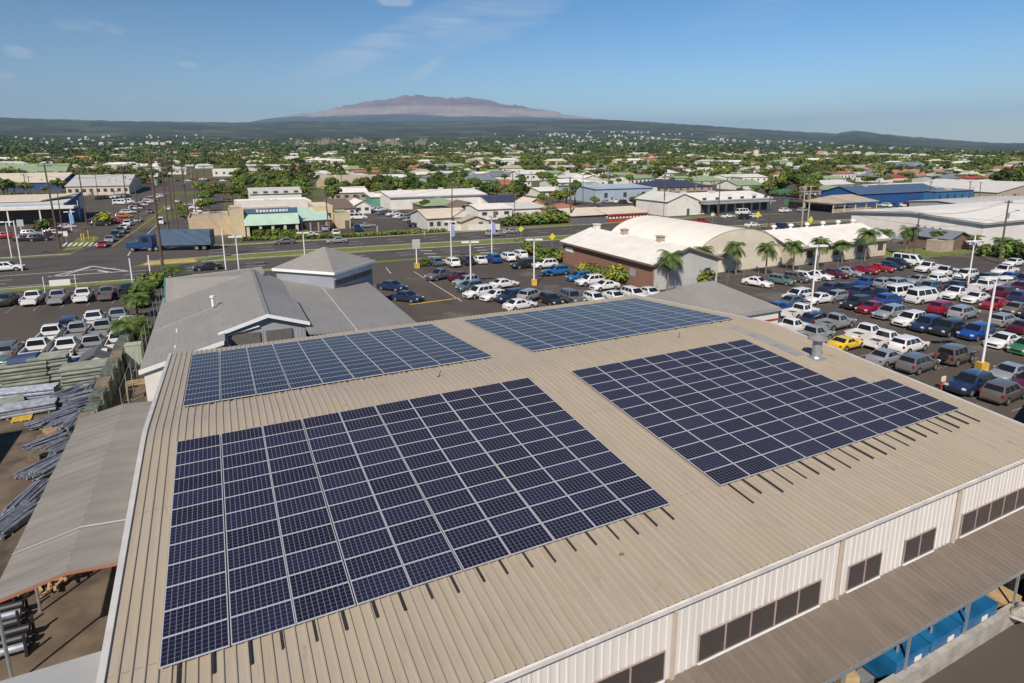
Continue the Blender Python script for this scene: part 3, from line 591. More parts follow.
B_('dark_gable_shed', 'dark timber shed with a brown gable right of the green hip roof', 458, 480, 216, 208, 11, 'dark', 'brown', 'gy', rise=1.8)
B_('cream_roof_shop', 'whitewashed shop with a cream gabled roof beside the highway', 428, 471, 231, 217.5, 15, 'offwhite', 'cream', 'gx', yr=208.5, win=6, cat='shop')
B_('cream_roof_shop', 'small tan gable shop adjoining the whitewashed highway shop', 462, 489, 231, 221, 9, 'cream', 'tan2', 'gy', rise=1.2, door=True, cat='shop')
B_('white_complex', 'rambling white building with stepped roofs behind the highway hedge', 479, 512, 219, 209, 14, 'white', 'white', 'gx', yr=203.5, win=3)
B_('white_complex', 'upper white building with dark rooftop solar panels', 489, 519, 208, 201.5, 14, 'white', 'navy', 'gx', yr=195.5, win=5)
B_('white_complex', 'low white roof with skylights left of the orange cafe', 508, 548, 216.5, 211, 12, 'white', 'offwhite', 'mono', yr=205)
B_('grey_long_hall', 'long grey hall far behind the green hip-roofed building', 453, 489, 183, 178.8, 28, 'cream', 'slate', 'gx', yr=174, win=5, cat='hall')
B_('pink_house', 'salmon pink house with a red hip roof', 499, 525, 190, 184.5, 15, 'pink', 'rust', 'hip', yr=179, win=4, cat='house')
B_('dark_roof_hall', 'hall with dark grey roof directly behind the salmon pink house', 494, 519, 179.5, 176.5, 24, 'white', 'slate', 'gx', yr=172.5, cat='hall')
B_('white_house', 'long two-storey white house right of the dark grey roof', 519, 548, 181, 174, 14, 'white', 'offwhite', 'gx', yr=170.2, win=5, cat='house')
B_('white_house', 'white bungalow with dark-trimmed gable left of the tall utility pole', 540, 568, 197, 191, 15, 'white', 'white', 'gx', yr=187, win=4, cat='house', trim='darkgrey')
B_('white_house', 'white bungalow right of the tall utility pole', 567, 594, 197, 191, 16, 'white', 'offwhite', 'gx', yr=187, win=4, cat='house')
B_('gable_house', 'high white gabled house above the blue-grey warehouse', 576, 608, 187, 181, 16, 'white', 'white', 'gy', rise=3.2, win=3, cat='house')
B_('bluegrey_warehouse', 'pale blue-grey metal warehouse with an overhanging dark lower roof', 596, 652, 203, 188.5, 30, 'bluegrey', 'bluegrey', 'gx', yr=184, cat='warehouse', win=3)
B_('orange_cafe', 'small orange cafe with a gabled front', 528, 544, 210, 203.5, 10, 'orange', 'cream', 'gy', rise=1.5, door=True, cat='cafe')
B_('red_roof_kiosk', 'building with a faded red hip roof beside the highway', 562, 587, 219, 212, 13, 'tan2', 'rust', 'hip', yr=204.5, win=2)
B_('grey_front_shop', 'dark-fronted shop with a long cream roof next to the red hip roof', 572, 609, 224, 215.5, 15, 'brown', 'cream', 'gx', yr=208, shop=5, cat='shop')
rs = B_('red_fascia_shop', 'shop with a red fascia and white lettering along its front', 608, 646, 222.5, 213.5, 15, 'red', 'cream', 'gx', yr=206.5, trim='red', cat='shop')
w_ = MB()
for k in range(13): w_.box(-7.6+k*1.18, -6.9+k*1.18, -7.62, -7.52, 1.0, 1.75)
w_.build('lettering', bm_('white'), rs)
B_('navy_hip_house', 'large building with a dark navy hip roof', 655, 712, 192.5, 188.8, 28, 'tan2', 'navy', 'hip', yr=180.8, win=8)
B_('white_garage', 'small white flat garage left of the navy hip roof', 640, 657, 195, 188.5, 14, 'white', 'white', 'flat', rise=.3)
sh = B_('showroom_building', 'white two-tone showroom with glass ground floor beside the highway', 697, 770, 214.5, 199.5, 20, 'white', 'white', 'gx', yr=191.5, win=6, winz=(4.1, 5.2), trim='grey', cat='showroom')
hw = [c for c in sh.children if c.name.startswith('wall')][0]
q = MB(); aa = 19.; q.box(-15.5, 15.2, -13.2, -10.05, 3.3, 3.75); q.build('canopy', bm_('grey'), sh)
for k in range(8):
    q = MB(); q.box(-15+k*3.8, -12.1+k*3.8, -10.06, -9.98, .4, 3.1); q.build('shop_window', 'dark_glass', sh)
B_('white_gable_wing', 'white gabled wing at the left end of the two-tone showroom', 667, 698, 216.5, 201, 16, 'white', 'offwhite', 'gy', rise=2.2, win=0, door=True, trim='grey', cat='showroom')
B_('green_roof_house', 'house with a pale green roof above the two-tone showroom', 697, 725, 185, 180.8, 15, 'cream', 'paleg', 'hip', yr=175.5, win=3, cat='house')
B_('green_roof_house', 'green gabled house right of the pale green hip roof', 737, 763, 190, 185, 15, 'white', 'paleg', 'gx', yr=179.8, win=3, cat='house')
B_('tan_roof_house', 'small house with a sandy tan roof among trees behind the green gabled house', 737, 756, 178.3, 175.3, 14, 'cream', 'tan2', 'gx', yr=172.3, cat='house')
# right background
B_('long_tan_hall', 'long low hall with a tan roof in the right tree belt', 838, 896, 172.5, 169, 40, 'brown', 'tan2', 'gx', yr=165, win=7, cat='hall')
B_('dark_hall', 'tall hall with a dark grey roof beside the long tan hall', 896, 933, 172.5, 166.5, 34, 'darkgrey', 'slate', 'gx', yr=161.8, cat='hall')
B_('pink_block', 'low salmon pink block below the dark grey hall', 905, 944, 176, 170.5, 18, 'pink', 'rust', 'flat', rise=.4, win=7)
B_('blue_warehouse', 'big royal blue warehouse with a lighter blue roof', 857, 939, 206, 192.5, 16, 'blue', 'slateblue', 'gx', yr=184.5, cat='warehouse', win=0)
B_('blue_annex', 'light blue annex at the right end of the royal blue warehouse', 935, 972, 203, 191, 16, 'blue2', 'slate', 'mono', yr=186.5, cat='warehouse', win=5)
B_('wide_white_warehouse', 'very wide warehouse with plain off-white roof at right', 902, 1006, 199, 191.5, 34, 'grey', 'offwhite', 'gx', yr=181.5, cat='warehouse')
B_('tan_gable_hall', 'tan gabled hall front at the right edge behind the white warehouse', 996, 1062, 200.5, 191, 40, 'tan2', 'offwhite', 'gy', rise=3.6, win=6, cat='hall')
B_('grey_roof_store', 'store with pale grey-blue roof just behind the large white warehouse', 968, 1050, 212, 204.5, 20, 'grey', 'lightgrey', 'gx', yr=198.5)
B_('house', 'white-roofed bungalow left of the royal blue warehouse', 824, 853, 190.5, 184.5, 16, 'tan2', 'offwhite', 'gx', yr=180, win=3, cat='house')
B_('house', 'pale roofed cottage between trees above the open pavilion', 836, 856, 196, 190, 12, 'offwhite', 'paleg', 'gy', rise=1.6, win=2, cat='house')
B_('far_white_house', 'solitary large white house on the right skyline of trees', 963, 988, 167.5, 164.2, 30, 'white', 'white', 'hip', yr=160.8, win=4, cat='house')
B_('red_roof_house', 'rusty red low roof at the far right between trees', 968, 986, 182, 179.5, 14, 'pink', 'red', 'gx', yr=177.2, cat='house')
B_('red_roof_house', 'rusty red low roof above the royal blue warehouse', 886, 907, 181, 178.3, 14, 'cream', 'red', 'gx', yr=175.6, cat='house')
B_('red_school', 'pinkish-red building at the extreme left in the trees', 2, 26, 159.3, 155, 30, 'pink', 'rust', 'gx', yr=151.5, win=4, cat='school')
B_('red_school', 'long low building with a bright red roof in the left trees', 60, 81, 154.8, 151.8, 30, 'white', 'red', 'gx', yr=148.4, win=4, cat='school')
B_('red_school', 'orange-roofed low building right of the bright red roof', 72, 91, 162, 159, 26, 'pink', 'orange', 'gx', yr=156, cat='school')
# open pavilion
p = onz(833, 213.5); x0 = p[0]; Y0 = p[1]; x1 = ony(878, 213.5, Y0)[0]; a = (x1-x0)/2
pv_ = empty('pavilion', ((x0+x1)/2, Y0+6, 0), 'open-sided pavilion with a low brown hip roof on posts', 'pavilion'); FOOT.append((x0, x1, Y0, Y0+12))
q = MB(); q.add([(-a, -6, 3.3), (a, -6, 3.3), (a, 6, 3.3), (-a, 6, 3.3), (-a*.45, 0, 5.4), (a*.45, 0, 5.4), (-a, -6, 3.1), (a, -6, 3.1), (a, 6, 3.1), (-a, 6, 3.1)], [(0, 1, 5, 4), (1, 2, 5), (2, 3, 4, 5), (3, 0, 4), (6, 9, 8, 7), (0, 6, 7, 1), (1, 7, 8, 2), (2, 8, 9, 3), (3, 9, 6, 0)]); q.build('roof', bm_('tan2'), pv_)
for k in range(5):
    for yy in (-5.5, 5.5):
        q = MB(); x_ = -a+.5+k*(2*a-1)/4; q.box(x_-.12, x_+.12, yy-.12, yy+.12, 0, 3.1); q.build('post', bm_('cream'), pv_)
q = MB(); q.box(-a+.5, a-3, -5.3, -5.1, 0, 1.3); q.build('low_wall', bm_('tan2'), pv_)
# big white warehouse at right
bw = building('big_white_warehouse', 'big white warehouse with broad white roof and grey eaves at right', 141, 232, 38.5, 68, 5.4, 'white', 'white', 'gx', 1.0, cat='warehouse', ov=.5, win=-1)
q = MB(); q.prism([(-15.3, 5.1), (0, 6.1), (15.3, 5.1), (15.3, 5.5), (0, 6.55), (-15.3, 5.5)], 'x', -46.08, -46.01); q.build('eave_band', bm_('grey'), bw)
q = MB(); q.box(-46., 46., -15.36, -15.27, 5.1, 5.5); q.build('eave_band', bm_('grey'), bw)
q = MB(); q.box(-45.62, -45.53, -14.7, 14.7, 0, .75); q.build('plinth', bm_('bluegrey'), bw)
q = MB()
for k, (dy, dz) in enumerate(((5.2, 0), (3.6, -.1), (2.0, -.2), (.4, -.3))):
    if k == 0: q.box(-45.6, -45.52, -7+dy-.15, -7+dy+.55, 3.55, 3.75); q.box(-45.6, -45.52, -7+dy-.15, -7+dy+.05, 2.8, 3.55)
    else: q.box(-45.6, -45.52, -7+dy-.1, -7+dy+.45, 2.95, 3.5)
q.build('lettering', bm_('dark'), bw)
aw = building('awning_shelter', 'lean-to shelter with dull blue curved roof against the big white warehouse', 133.6, 140.6, 40.5, 50, 2.4, 'brown', 'slate', 'gy', 1.2, cat='shelter', ov=.5)
b_ = building('stone_hut', 'squat tan stone hut beside the blue-roofed lean-to shelter', 130, 134, 40, 43, 2.0, 'tan2', 'tan2', 'flat', .2, cat='hut')
# brick building
bk = empty('brick_shop', (63.1, 51, 0), 'gabled building with red brick side wall and big off-white roof', 'building'); FOOT.append((55, 91, 36, 72))
q = MB(); q.box(-6.1, -5.95, -12.8, 13, 0, 3.75); q.build('brick_wall', M['brick'], bk)
q = MB(); q.prism([(-5.94, 0), (6.2, 0), (6.2, 3.85), (0, 5.8), (-5.94, 3.85)], 'y', -12.7, -12.5); q.prism([(-5.94, 0), (6.2, 0), (6.2, 3.85), (0, 5.8), (-5.94, 3.85)], 'y', 12.8, 13); q.box(6.05, 6.2, -12.5, 12.8, 0, 3.8); q.build('wall', bm_('lightgrey'), bk)
q = MB(); q.prism([(-6.6, 3.74), (0, 5.88), (6.7, 3.74), (6.7, 3.9), (0, 6.04), (-6.6, 3.9)], 'y', -13.1, 13.5); q.build('roof', bm_('white'), bk)
q = MB(); q.box(-6.75, -6.61, -13.1, 13.5, 3.62, 3.9); q.prism([(-6.6, 3.6), (0, 5.72), (6.7, 3.6), (6.7, 3.86), (0, 6.0), (-6.6, 3.86)], 'y', -13.24, -13.11); q.build('eave_trim', bm_('brown'), bk)
q = MB(); q.box(-6.16, -6.09, -8.6, -7.2, 1.3, 2.4); q.build('window', bm_('grey'), bk)
q = MB(); q.box(3.6, 4.7, -12.76, -12.69, 1.2, 2.5); q.build('window', 'dark_glass', bk)
q = MB(); q.box(-6.17, -6.09, 9.5, 12.0, 2.3, 3.1); q.build('sign', bm_('white'), bk)
for yy in (11.5, 3.0, -6.5):
    v_ = MB(); v_.box(-.45, .45, yy-.5, yy+.5, 5.75, 6.75); v_.box(-.6, .6, yy-.65, yy+.65, 6.76, 6.86); v_.build('roof_vent', bm_('tan2') if yy < 5 else bm_('white'), bk)
# quonset
qs = empty('quonset_hut', (80, 57, 0), 'big cream half-round quonset hut between the brick building and palms', 'quonset hut')
N = 28; arc = [(-10.2*math.cos(t), 6.9*math.sin(t)**.82) for t in np.linspace(0, PI, N+1)]
q = MB(); q.prism(arc, 'y', -12.5, 13); q.build('shell', bmat('quonset', (.74, .69, .60), var=.06, scale=.3, streak=(.3, 3, .3)), qs, smooth=False)
q = MB(); q.prism([(x*1.012, z*1.012) for x, z in arc], 'y', -12.62, -12.44); q.build('end_rim', bm_('tan2'), qs)
q = MB(); q.prism([(x*.985, z*.985) for x, z in arc], 'y', -12.72, -12.6); q.build('end_wall', bmat('quonset_end', (.64, .57, .45), var=.08), qs)
for x_ in (-1.5, 5):
    q = MB(); q.box(x_, x_+.9, -12.78, -12.7, 1.2, 2.0); q.build('vent_grille', bm_('tan2'), qs)
q = MB(); q.box(-9.5, -6.5, -12.8, -12.7, 0, 2.6); q.build('door', bm_('teal') if 0 else bmat('slate_door', (.12, .17, .17)), qs)
q = MB(); q.box(-9.9, -2.2, -13.5, -12.73, 3.0, 3.2); q.build('lean_to_roof', bm_('grey'), qs)
# long tan building with ridge vents
tb = building('long_tan_building', 'long cream building with white gabled roof and a row of round roof vents', 91, 117, 43, 55, 3.3, bmat('tanwall', (.55, .48, .37)), 'white', 'gx', 2.2, cat='building', ov=.5, win=-1, trim='tan2')
for x_, wz_ in ((-9.2, 1.1), (-2.2, 1.1), (4.6, 1.1), (10.5, 1.1)):
    q = MB(); q.box(x_, x_+1.5, -6.06, -5.97, wz_, wz_+1.3); q.build('window', 'dark_glass', tb)
q = MB(); q.box(-13.06, -12.97, -3, 0, .8, 2.6); q.build('window', 'dark_glass', tb)
for k in range(6):
    q = MB(); x_ = -11.2+k*4.4; q.bar((x_, 0, 5.5), (x_, 0, 6.1), .28, 12); q.bar((x_, 0, 6.1), (x_, 0, 6.5), .5, 12, r2=.35); q.build('ridge_vent', bm_('white'), tb)
# hip roofed wing behind the main building
hp = building('hip_roof_wing', 'small grey hip-roofed wing with white wall and red stripe behind the warehouse', 40.4, 51.6, 11.4, 20.6, 4.15, 'white', 'grey_roof', 'hip', 2.3, ov=.12, cat='building')
q = MB(); q.box(-5.64, 5.64, -4.68, -4.61, 3.05, 3.2); q.build('stripe', bm_('red'), hp)
q = MB(); q.box(-5.8, 5.8, -4.86, -4.73, 4.0, 4.2); q.build('gutter', 'grey_wall', hp)
# annex at the right end
an = empty('annex_roof', (42, -14, 0), 'pale flat-roofed annex touching the right end of the tan roof', 'annex')
q = MB(); q.add([(-3.9, -2.2, 5.1), (18, 4, 5.1), (18, -6, 5.1), (-3.9, -6, 5.1), (-3.9, -2.2, 0), (18, 4, 0), (18, -6, 0), (-3.9, -6, 0)], [(0, 1, 2, 3), (4, 7, 6, 5), (0, 4, 5, 1), (1, 5, 6, 2), (2, 6, 7, 3), (3, 7, 4, 0)]); q.build('roof_slab', bmat('annexroof', (.42, .36, .29)), an)
# ------------------------------------------------------------------ grey showroom left of the middle lot
gs = empty('grey_showroom', (7, 33, 0), 'grey metal-roofed showroom with raised gable, diamond tower and white fascias', 'showroom'); gs.location = (0, 0, 0); FOOT.append((-6, 22, 18, 54))
Z0 = 7.2
def L3(x, y, z): return (x, y, z+Z0)
lz = lambda x: -1.12-(5.3-x)*.262 if x < 5.3 else -1.12-(x-5.3)*.182
q = MB(); q.slab([L3(-3.85, 21, -3.5), L3(2.0, 21, lz(2.0)), L3(2.0, 47, lz(2.0)), L3(-3.85, 47, -3.5)], .15)
q.slab([L3(2.0, 24, lz(2.0)), L3(5.3, 24, -1.12), L3(5.3, 47, -1.12), L3(2.0, 47, lz(2.0))], .15)
q.slab([L3(5.3, 33.9, -.9), L3(8.3, 33.9, -2.36), L3(8.3, 46, -2.36), L3(5.3, 46, -.9)], .15)
q.slab([L3(8.2, 21.5, -2.38), L3(18.15, 21.5, -3.44), L3(18.15, 46, -3.44), L3(8.2, 46, -2.38)], .15); q.build('roof', 'grey_roof', gs)
q = MB(); q.slab([L3(1.55, 23.4, -2.0), L3(5.3, 23.4, -.9), L3(5.3, 34, -.9), L3(1.55, 46, -2.0)], .16); q.slab([L3(5.3, 23.4, -.9), L3(8.5, 23.4, -1.95), L3(8.5, 33, -1.95), L3(5.3, 34, -.9)], .16); q.build('dormer_roof', 'grey_roof', gs)
q = MB(); q.box(5.15, 5.45, 23.4, 46.5, Z0-.93, Z0-.83); q.build('ridge_cap', mat('ridge_cap', (.2, .2, .2)), gs)
q = MB(); q.prism([(1.85, 0), (8.2, 0), (8.2, Z0-2.1), (5.3, Z0-1.1), (1.85, Z0-2.15)], 'y', 23.75, 23.9); q.build('gable_wall', 'grey_wall', gs)
q = MB(); q.box(8.1, 8.2, 23.9, 33.0, 3, Z0-2.12); q.build('dormer_cheek', 'grey_wall', gs)
rb_ = ribwall('gable_cladding', 1.9, 8.1, 23.74, 3.2, Z0-2.3, 'grey_wall', gs)
for xa, xb in ((2.5, 4.6), (5.05, 7.1)):
    q = MB(); q.box(xa, xb, 23.58, 23.7, Z0-4.2, Z0-2.35); q.build('louvre', mat('louvre_dark', (.12, .115, .105), rough=.6, var=.3, scale=2, streak=(1, 1, 20)), gs)
for pa, pb in (((1.5, -2.0), (5.3, -.88)), ((5.3, -.88), (8.55, -1.95))):
    q = MB(); q.add([(pa[0], 23.3, pa[1]+Z0-.26), (pb[0], 23.3, pb[1]+Z0-.26), (pb[0], 23.3, pb[1]+Z0+.03), (pa[0], 23.3, pa[1]+Z0+.03), (pa[0], 23.39, pa[1]+Z0-.26), (pb[0], 23.39, pb[1]+Z0-.26), (pb[0], 23.39, pb[1]+Z0+.03), (pa[0], 23.39, pa[1]+Z0+.03)],
              [(0, 1, 2, 3), (7, 6, 5, 4), (0, 4, 5, 1), (3, 2, 6, 7), (0, 3, 7, 4), (1, 5, 6, 2)]); q.build('fascia', 'white_trim', gs)
q = MB(); q.add([L3(-3.9, 20.88, -3.8), L3(1.9, 20.88, lz(1.9)-.28), L3(1.9, 20.88, lz(1.9)+.03), L3(-3.9, 20.88, -3.47), L3(-3.9, 20.98, -3.8), L3(1.9, 20.98, lz(1.9)-.28), L3(1.9, 20.98, lz(1.9)+.03), L3(-3.9, 20.98, -3.47)], [(0, 1, 2, 3), (7, 6, 5, 4), (0, 4, 5, 1), (3, 2, 6, 7), (0, 3, 7, 4), (1, 5, 6, 2)]); q.build('fascia', 'white_trim', gs)
q = MB(); q.box(8.2, 18.2, 21.38, 21.48, Z0-3.62, Z0-3.25); q.build('fascia', 'white_trim', gs)
q = MB(); q.bar(L3(2.1, 23.6, -2.35), L3(4.6, 23.6, -1.85), .06); q.bar(L3(2.1, 23.6, -2.3), L3(2.1, 23.6, -5), .06); q.build('downspout', 'white_trim', gs)
q = MB(); q.prism([(-3.6, 0), (1.85, 0), (1.85, Z0+lz(1.85)-.2), (-3.6, Z0-3.65)], 'y', 21.1, 21.3); q.box(-3.6, -3.45, 21.3, 46.5, 0, Z0-3.7); q.box(17.8, 17.95, 21.7, 45.8, 0, Z0-3.65); q.box(1.86, 17.8, 45.7, 45.9, 0, 3.6); q.build('wall', 'white', gs)
q = MB(); q.slab([L3(-3.4, 43.5, -3.35), L3(6.5, 44.5, -1.2), L3(6.5, 48.2, -1.05), L3(-3.4, 47.2, -1.35)], .12); q.build('parapet_slope', 'grey_roof', gs)
q = MB(); q.add([(-3.42, 43.4, 3.6), (-3.42, 47.3, 0), (-3.42, 47.3, 5.95), (-3.55, 43.4, 3.6), (-3.55, 47.3, 0), (-3.55, 47.3, 5.95), (-3.42, 43.4, 0), (-3.55, 43.4, 0)], [(6, 1, 2, 0), (7, 3, 5, 4), (0, 2, 5, 3), (6, 0, 3, 7), (1, 4, 5, 2)]); q.build('parapet_end', 'teal', gs)
q = MB(); q.box(-3.3, 6.5, 47.3, 47.5, 0, 5.7); q.build('parapet_wall', 'teal', gs)
cx_, cy_, hd = 13.45, 46.2, 6.0
q = MB(); c4 = [(cx_, cy_-hd), (cx_+hd, cy_), (cx_, cy_+hd), (cx_-hd, cy_)]; q.add([L3(a_, b__, -1.0) for a_, b__ in c4]+[L3(cx_, cy_, 1.15)]+[L3(a_, b__, -1.2) for a_, b__ in c4], [(0, 1, 4), (1, 2, 4), (2, 3, 4), (3, 0, 4), (8, 7, 6, 5), (0, 5, 6, 1), (1, 6, 7, 2), (2, 7, 8, 3), (3, 8, 5, 0)]); q.build('tower_roof', 'grey_roof', gs)
k4 = .93; c5 = [(cx_+(a_-cx_)*k4, cy_+(b__-cy_)*k4) for a_, b__ in c4]
q = MB(); q.add([(a_, b__, 0) for a_, b__ in c5]+[L3(a_, b__, -1.2) for a_, b__ in c5], [(0, 1, 5, 4), (1, 2, 6, 5), (2, 3, 7, 6), (3, 0, 4, 7)]); q.build('tower_wall', bmat('towerwall', (.26, .28, .31)), gs)
def edge_box(p, q_, t0, t1, z0, z1, out, nm, m):
    p, q_ = Vector(p), Vector(q_); d = q_-p; n_ = Vector((d.y, -d.x)).normalized()*out; a_, b__ = p+d*t0, p+d*t1; w = MB()
    w.add([(a_.x, a_.y, z0), (b__.x, b__.y, z0), (b__.x+n_.x, b__.y+n_.y, z0), (a_.x+n_.x, a_.y+n_.y, z0), (a_.x, a_.y, z1), (b__.x, b__.y, z1), (b__.x+n_.x, b__.y+n_.y, z1), (a_.x+n_.x, a_.y+n_.y, z1)], [(0, 3, 2, 1), (4, 5, 6, 7), (0, 1, 5, 4), (1, 2, 6, 5), (2, 3, 7, 6), (3, 0, 4, 7)]); return w.build(nm, m, gs)
edge_box(c4[0], c4[1], 0, 1, Z0-1.3, Z0-.98, .06, 'tower_fascia', 'white_trim'); edge_box(c4[3], c4[0], 0, 1, Z0-1.3, Z0-.98, .06, 'tower_fascia', 'white_trim')
edge_box(c5[0], c5[1], .02, .98, Z0-2.0, Z0-1.3, .07, 'tower_band', mat('tower_band', (.5, .53, .6)))
for k in range(5): edge_box(c5[0], c5[1], .04+k*.19, .21+k*.19, Z0-2.7, Z0-2.08, .05, 'window', 'dark_glass')
for x_, y_, h_ in ((1.2, 33.5, .75), (-1.7, 29, .3), (-1.6, 24, .2)):
    q = MB(); zz = Z0+lz(x_)+(.3 if x_ > 0 else 0); q.bar((x_, y_, zz-.1), (x_, y_, zz+h_), .13 if h_ > .5 else .06, 10); 
    if h_ > .5: q.bar((x_, y_, zz+h_), (x_, y_, zz+h_+.18), .22, 10)
    q.build('vent_pipe', 'white_trim', gs)
q = MB(); q.bar(L3(-3.6, 32, lz(-3.6)+.05), L3(1.3, 33.6, lz(1.3)+.05), .03); q.build('flashing', 'trim', gs)
q = MB(); q.bar(L3(12.2, 21.6, -2.78), L3(12.2, 41, -2.78), .04); q.build('flashing', 'trim', gs)
# ------------------------------------------------------------------ shed on the left
sd_ = empty('open_shed', (-3.9, 4, 0), 'long open shed with brownish gabled metal roof along the warehouse wall', 'shed'); sd_.location = (0, 0, 0)
sy0, sy1 = -4.6, 12.9
q = MB(); q.slab([(-6.2, sy0, 3.72), (-3.9, sy0, 4.22), (-3.9, sy1, 4.22), (-6.2, sy1, 3.72)], .06); q.slab([(-3.9, sy0, 4.22), (-1.75, sy0, 4.05), (-1.75, sy1, 4.05), (-3.9, sy1, 4.22)], .06)
for k in range(24):
    y_ = sy0+.35+k*.74; q.add([(-6.2, y_, 3.725), (-3.9, y_, 4.225), (-3.9, y_+.05, 4.225), (-6.2, y_+.05, 3.725), (-6.2, y_, 3.75), (-3.9, y_, 4.25), (-3.9, y_+.05, 4.25), (-6.2, y_+.05, 3.75)], [(4, 5, 6, 7), (0, 1, 5, 4), (2, 3, 7, 6), (0, 4, 7, 3)])
q.build('roof', 'shed_roof', sd_)
q = MB()
for y_, xa in ((-1.6, -6.2),):
    q.add([(xa, y_, 3.755), (-3.9, y_, 4.26), (-3.9, y_+.07, 4.26), (xa, y_+.07, 3.755)], [(0, 1, 2, 3)]); 
q.add([(-3.9, -1.6, 4.26), (-1.75, -1.6, 4.09), (-1.75, -1.48, 4.09), (-3.9, -1.48, 4.26)], [(0, 1, 2, 3)]); q.build('flashing', 'trim', sd_)
q = MB(); q.add([(-6.2, sy0-.02, 3.58), (-3.9, sy0-.02, 4.08), (-1.75, sy0-.02, 3.91), (-1.75, sy0-.02, 4.03), (-3.9, sy0-.02, 4.2), (-6.2, sy0-.02, 3.7)], [(0, 1, 4, 5), (1, 2, 3, 4)]); q.build('edge_trim', bm_('rust'), sd_)
for y_ in (-4.4, -.2, 4, 8.2, 12.6):
    for x_, zt in ((-6.05, 3.68), (-1.95, 3.98)):
        q = MB(); q.bar((x_, y_, 0), (x_, y_, zt), .06, 8); q.build('post', 'galv', sd_)
lw = building('low_white_roof', 'low pale roof corner at the bottom left edge', -5.9, -1.75, -12.5, -7.9, 2.6, 'grey', 'grey', 'mono', .1, ov=.1, cat='shed')

nb = building('neighbour_hall', 'grey hall left of the frame whose shadow falls on the storage yard', -42, -16.4, 8, 16.8, 7.0, 'grey', 'lightgrey', 'flat', .2, cat='hall', win=-1)
# ------------------------------------------------------------------ vehicles (x forward, origin on the ground at the centre)
SPEC = {
 'sedan':  dict(L=4.7, W=1.82, prof=[(-.5, .55), (-.49, .86), (-.44, .98), (-.30, 1.0), (.16, .96), (.30, .90), (.42, .80), (.48, .68), (.5, .5)], cab=(-.36, .24, -.20, .055, .97, 1.43), wb=.29, r=.32),
 'coupe':  dict(L=4.6, W=1.88, prof=[(-.5, .55), (-.49, .85), (-.43, .95), (-.30, .96), (.12, .90), (.28, .86), (.42, .78), (.48, .64), (.5, .46)], cab=(-.36, .17, -.19, .01, .92, 1.3), wb=.29, r=.34),
 'hatch':  dict(L=4.2, W=1.78, prof=[(-.5, .5), (-.49, .9), (-.46, 1.0), (-.3, 1.02), (.2, .99), (.34, .93), (.44, .82), (.49, .68), (.5, .5)], cab=(-.47, .27, -.40, .08, .98, 1.5), wb=.3, r=.32),
 'suv':    dict(L=4.75, W=1.9, prof=[(-.5, .5), (-.495, .95), (-.48, 1.04), (-.3, 1.08), (.16, 1.06), (.28, 1.02), (.41, .93), (.48, .78), (.5, .5)], cab=(-.47, .25, -.375, .07, 1.06, 1.68), wb=.295, r=.37),
 'jeep':   dict(L=4.6, W=1.9, prof=[(-.47, .6), (-.465, 1.1), (-.44, 1.14), (-.3, 1.15), (.12, 1.15), (.2, 1.14), (.42, 1.1), (.47, 1.0), (.48, .6)], cab=(-.45, .16, -.43, .1, 1.12, 1.82), wb=.31, r=.42),
 'van':    dict(L=5.6, W=2.0, prof=[(-.5, .5), (-.498, 1.05), (-.49, 1.2), (-.3, 1.22), (.2, 1.2), (.34, 1.12), (.46, .98), (.495, .8), (.5, .5)], cab=(-.49, .37, -.475, .22, 1.19, 2.1), wb=.31, r=.37),
 'pickup': dict(L=5.6, W=1.95, prof=[(-.5, .55), (-.497, .72), (-.49, .74), (-.1, .74), (-.095, 1.12), (.16, 1.12), (.28, 1.08), (.44, 1.0), (.49, .84), (.5, .55)], cab=(-.10, .24, -.075, .10, 1.1, 1.78), wb=.31, r=.39),
}
def loft_body(b, L, W, prof, zb=.24, mi=0):
    rows = []; n = len(prof)
    for k, (fx, zt) in enumerate(prof):
        e = abs(fx)*2; wf = 1-.14*max(0, (e-.8)/.2)**2; w = W/2*wf; x = fx*L; zm = zb+(zt-zb)*.55
        rows.append([(x, -w*.90, zb), (x, -w, zb+.14), (x, -w, zm), (x, -w*.965, zt-.07), (x, -w*.86, zt), (x, 0, zt+.02), (x, w*.86, zt), (x, w*.965, zt-.07), (x, w, zm), (x, w, zb+.14), (x, w*.90, zb)])
    m = len(rows[0]); vs = [p for r_ in rows for p in r_]; fs = [(j*m+i, j*m+i+1, (j+1)*m+i+1, (j+1)*m+i) for j in range(n-1) for i in range(m-1)]+[(j*m+m-1, j*m, (j+1)*m, (j+1)*m+m-1) for j in range(n-1)]
    fs += [tuple(range(m)), tuple((n-1)*m+i for i in reversed(range(m)))]; b.add(vs, fs, mi)
def cabin(cab, L, W):
    x0, x1, t0, t1, zb, zt = cab; w0 = W/2*.95; w1 = W/2*.73; zb -= .03
    B = [(x0*L, -w0, zb), (x1*L, -w0, zb), (x1*L, w0, zb), (x0*L, w0, zb)]; T = [(t0*L, -w1, zt), (t1*L, -w1, zt), (t1*L, w1, zt), (t0*L, w1, zt)]
    return [Vector(p) for p in B], [Vector(p) for p in T]
def bil(a, b, c, d, u, v): return (a*(1-u)+b*u)*(1-v)+(d*(1-u)+c*u)*v
def pane(b, a, bb, c, d, u0, u1, v0, v1, t=.012, mi=0):
    n_ = (bb-a).cross(d-a).normalized(); P = [bil(a, bb, c, d, u, v) for u, v in ((u0, v0), (u1, v0), (u1, v1), (u0, v1))]
    o = [p+n_*t for p in P]; i_ = [p-n_*.02 for p in P]; b.add(o+i_, [(0, 1, 2, 3), (7, 6, 5, 4), (0, 4, 5, 1), (1, 5, 6, 2), (2, 6, 7, 3), (3, 7, 4, 0)], mi)
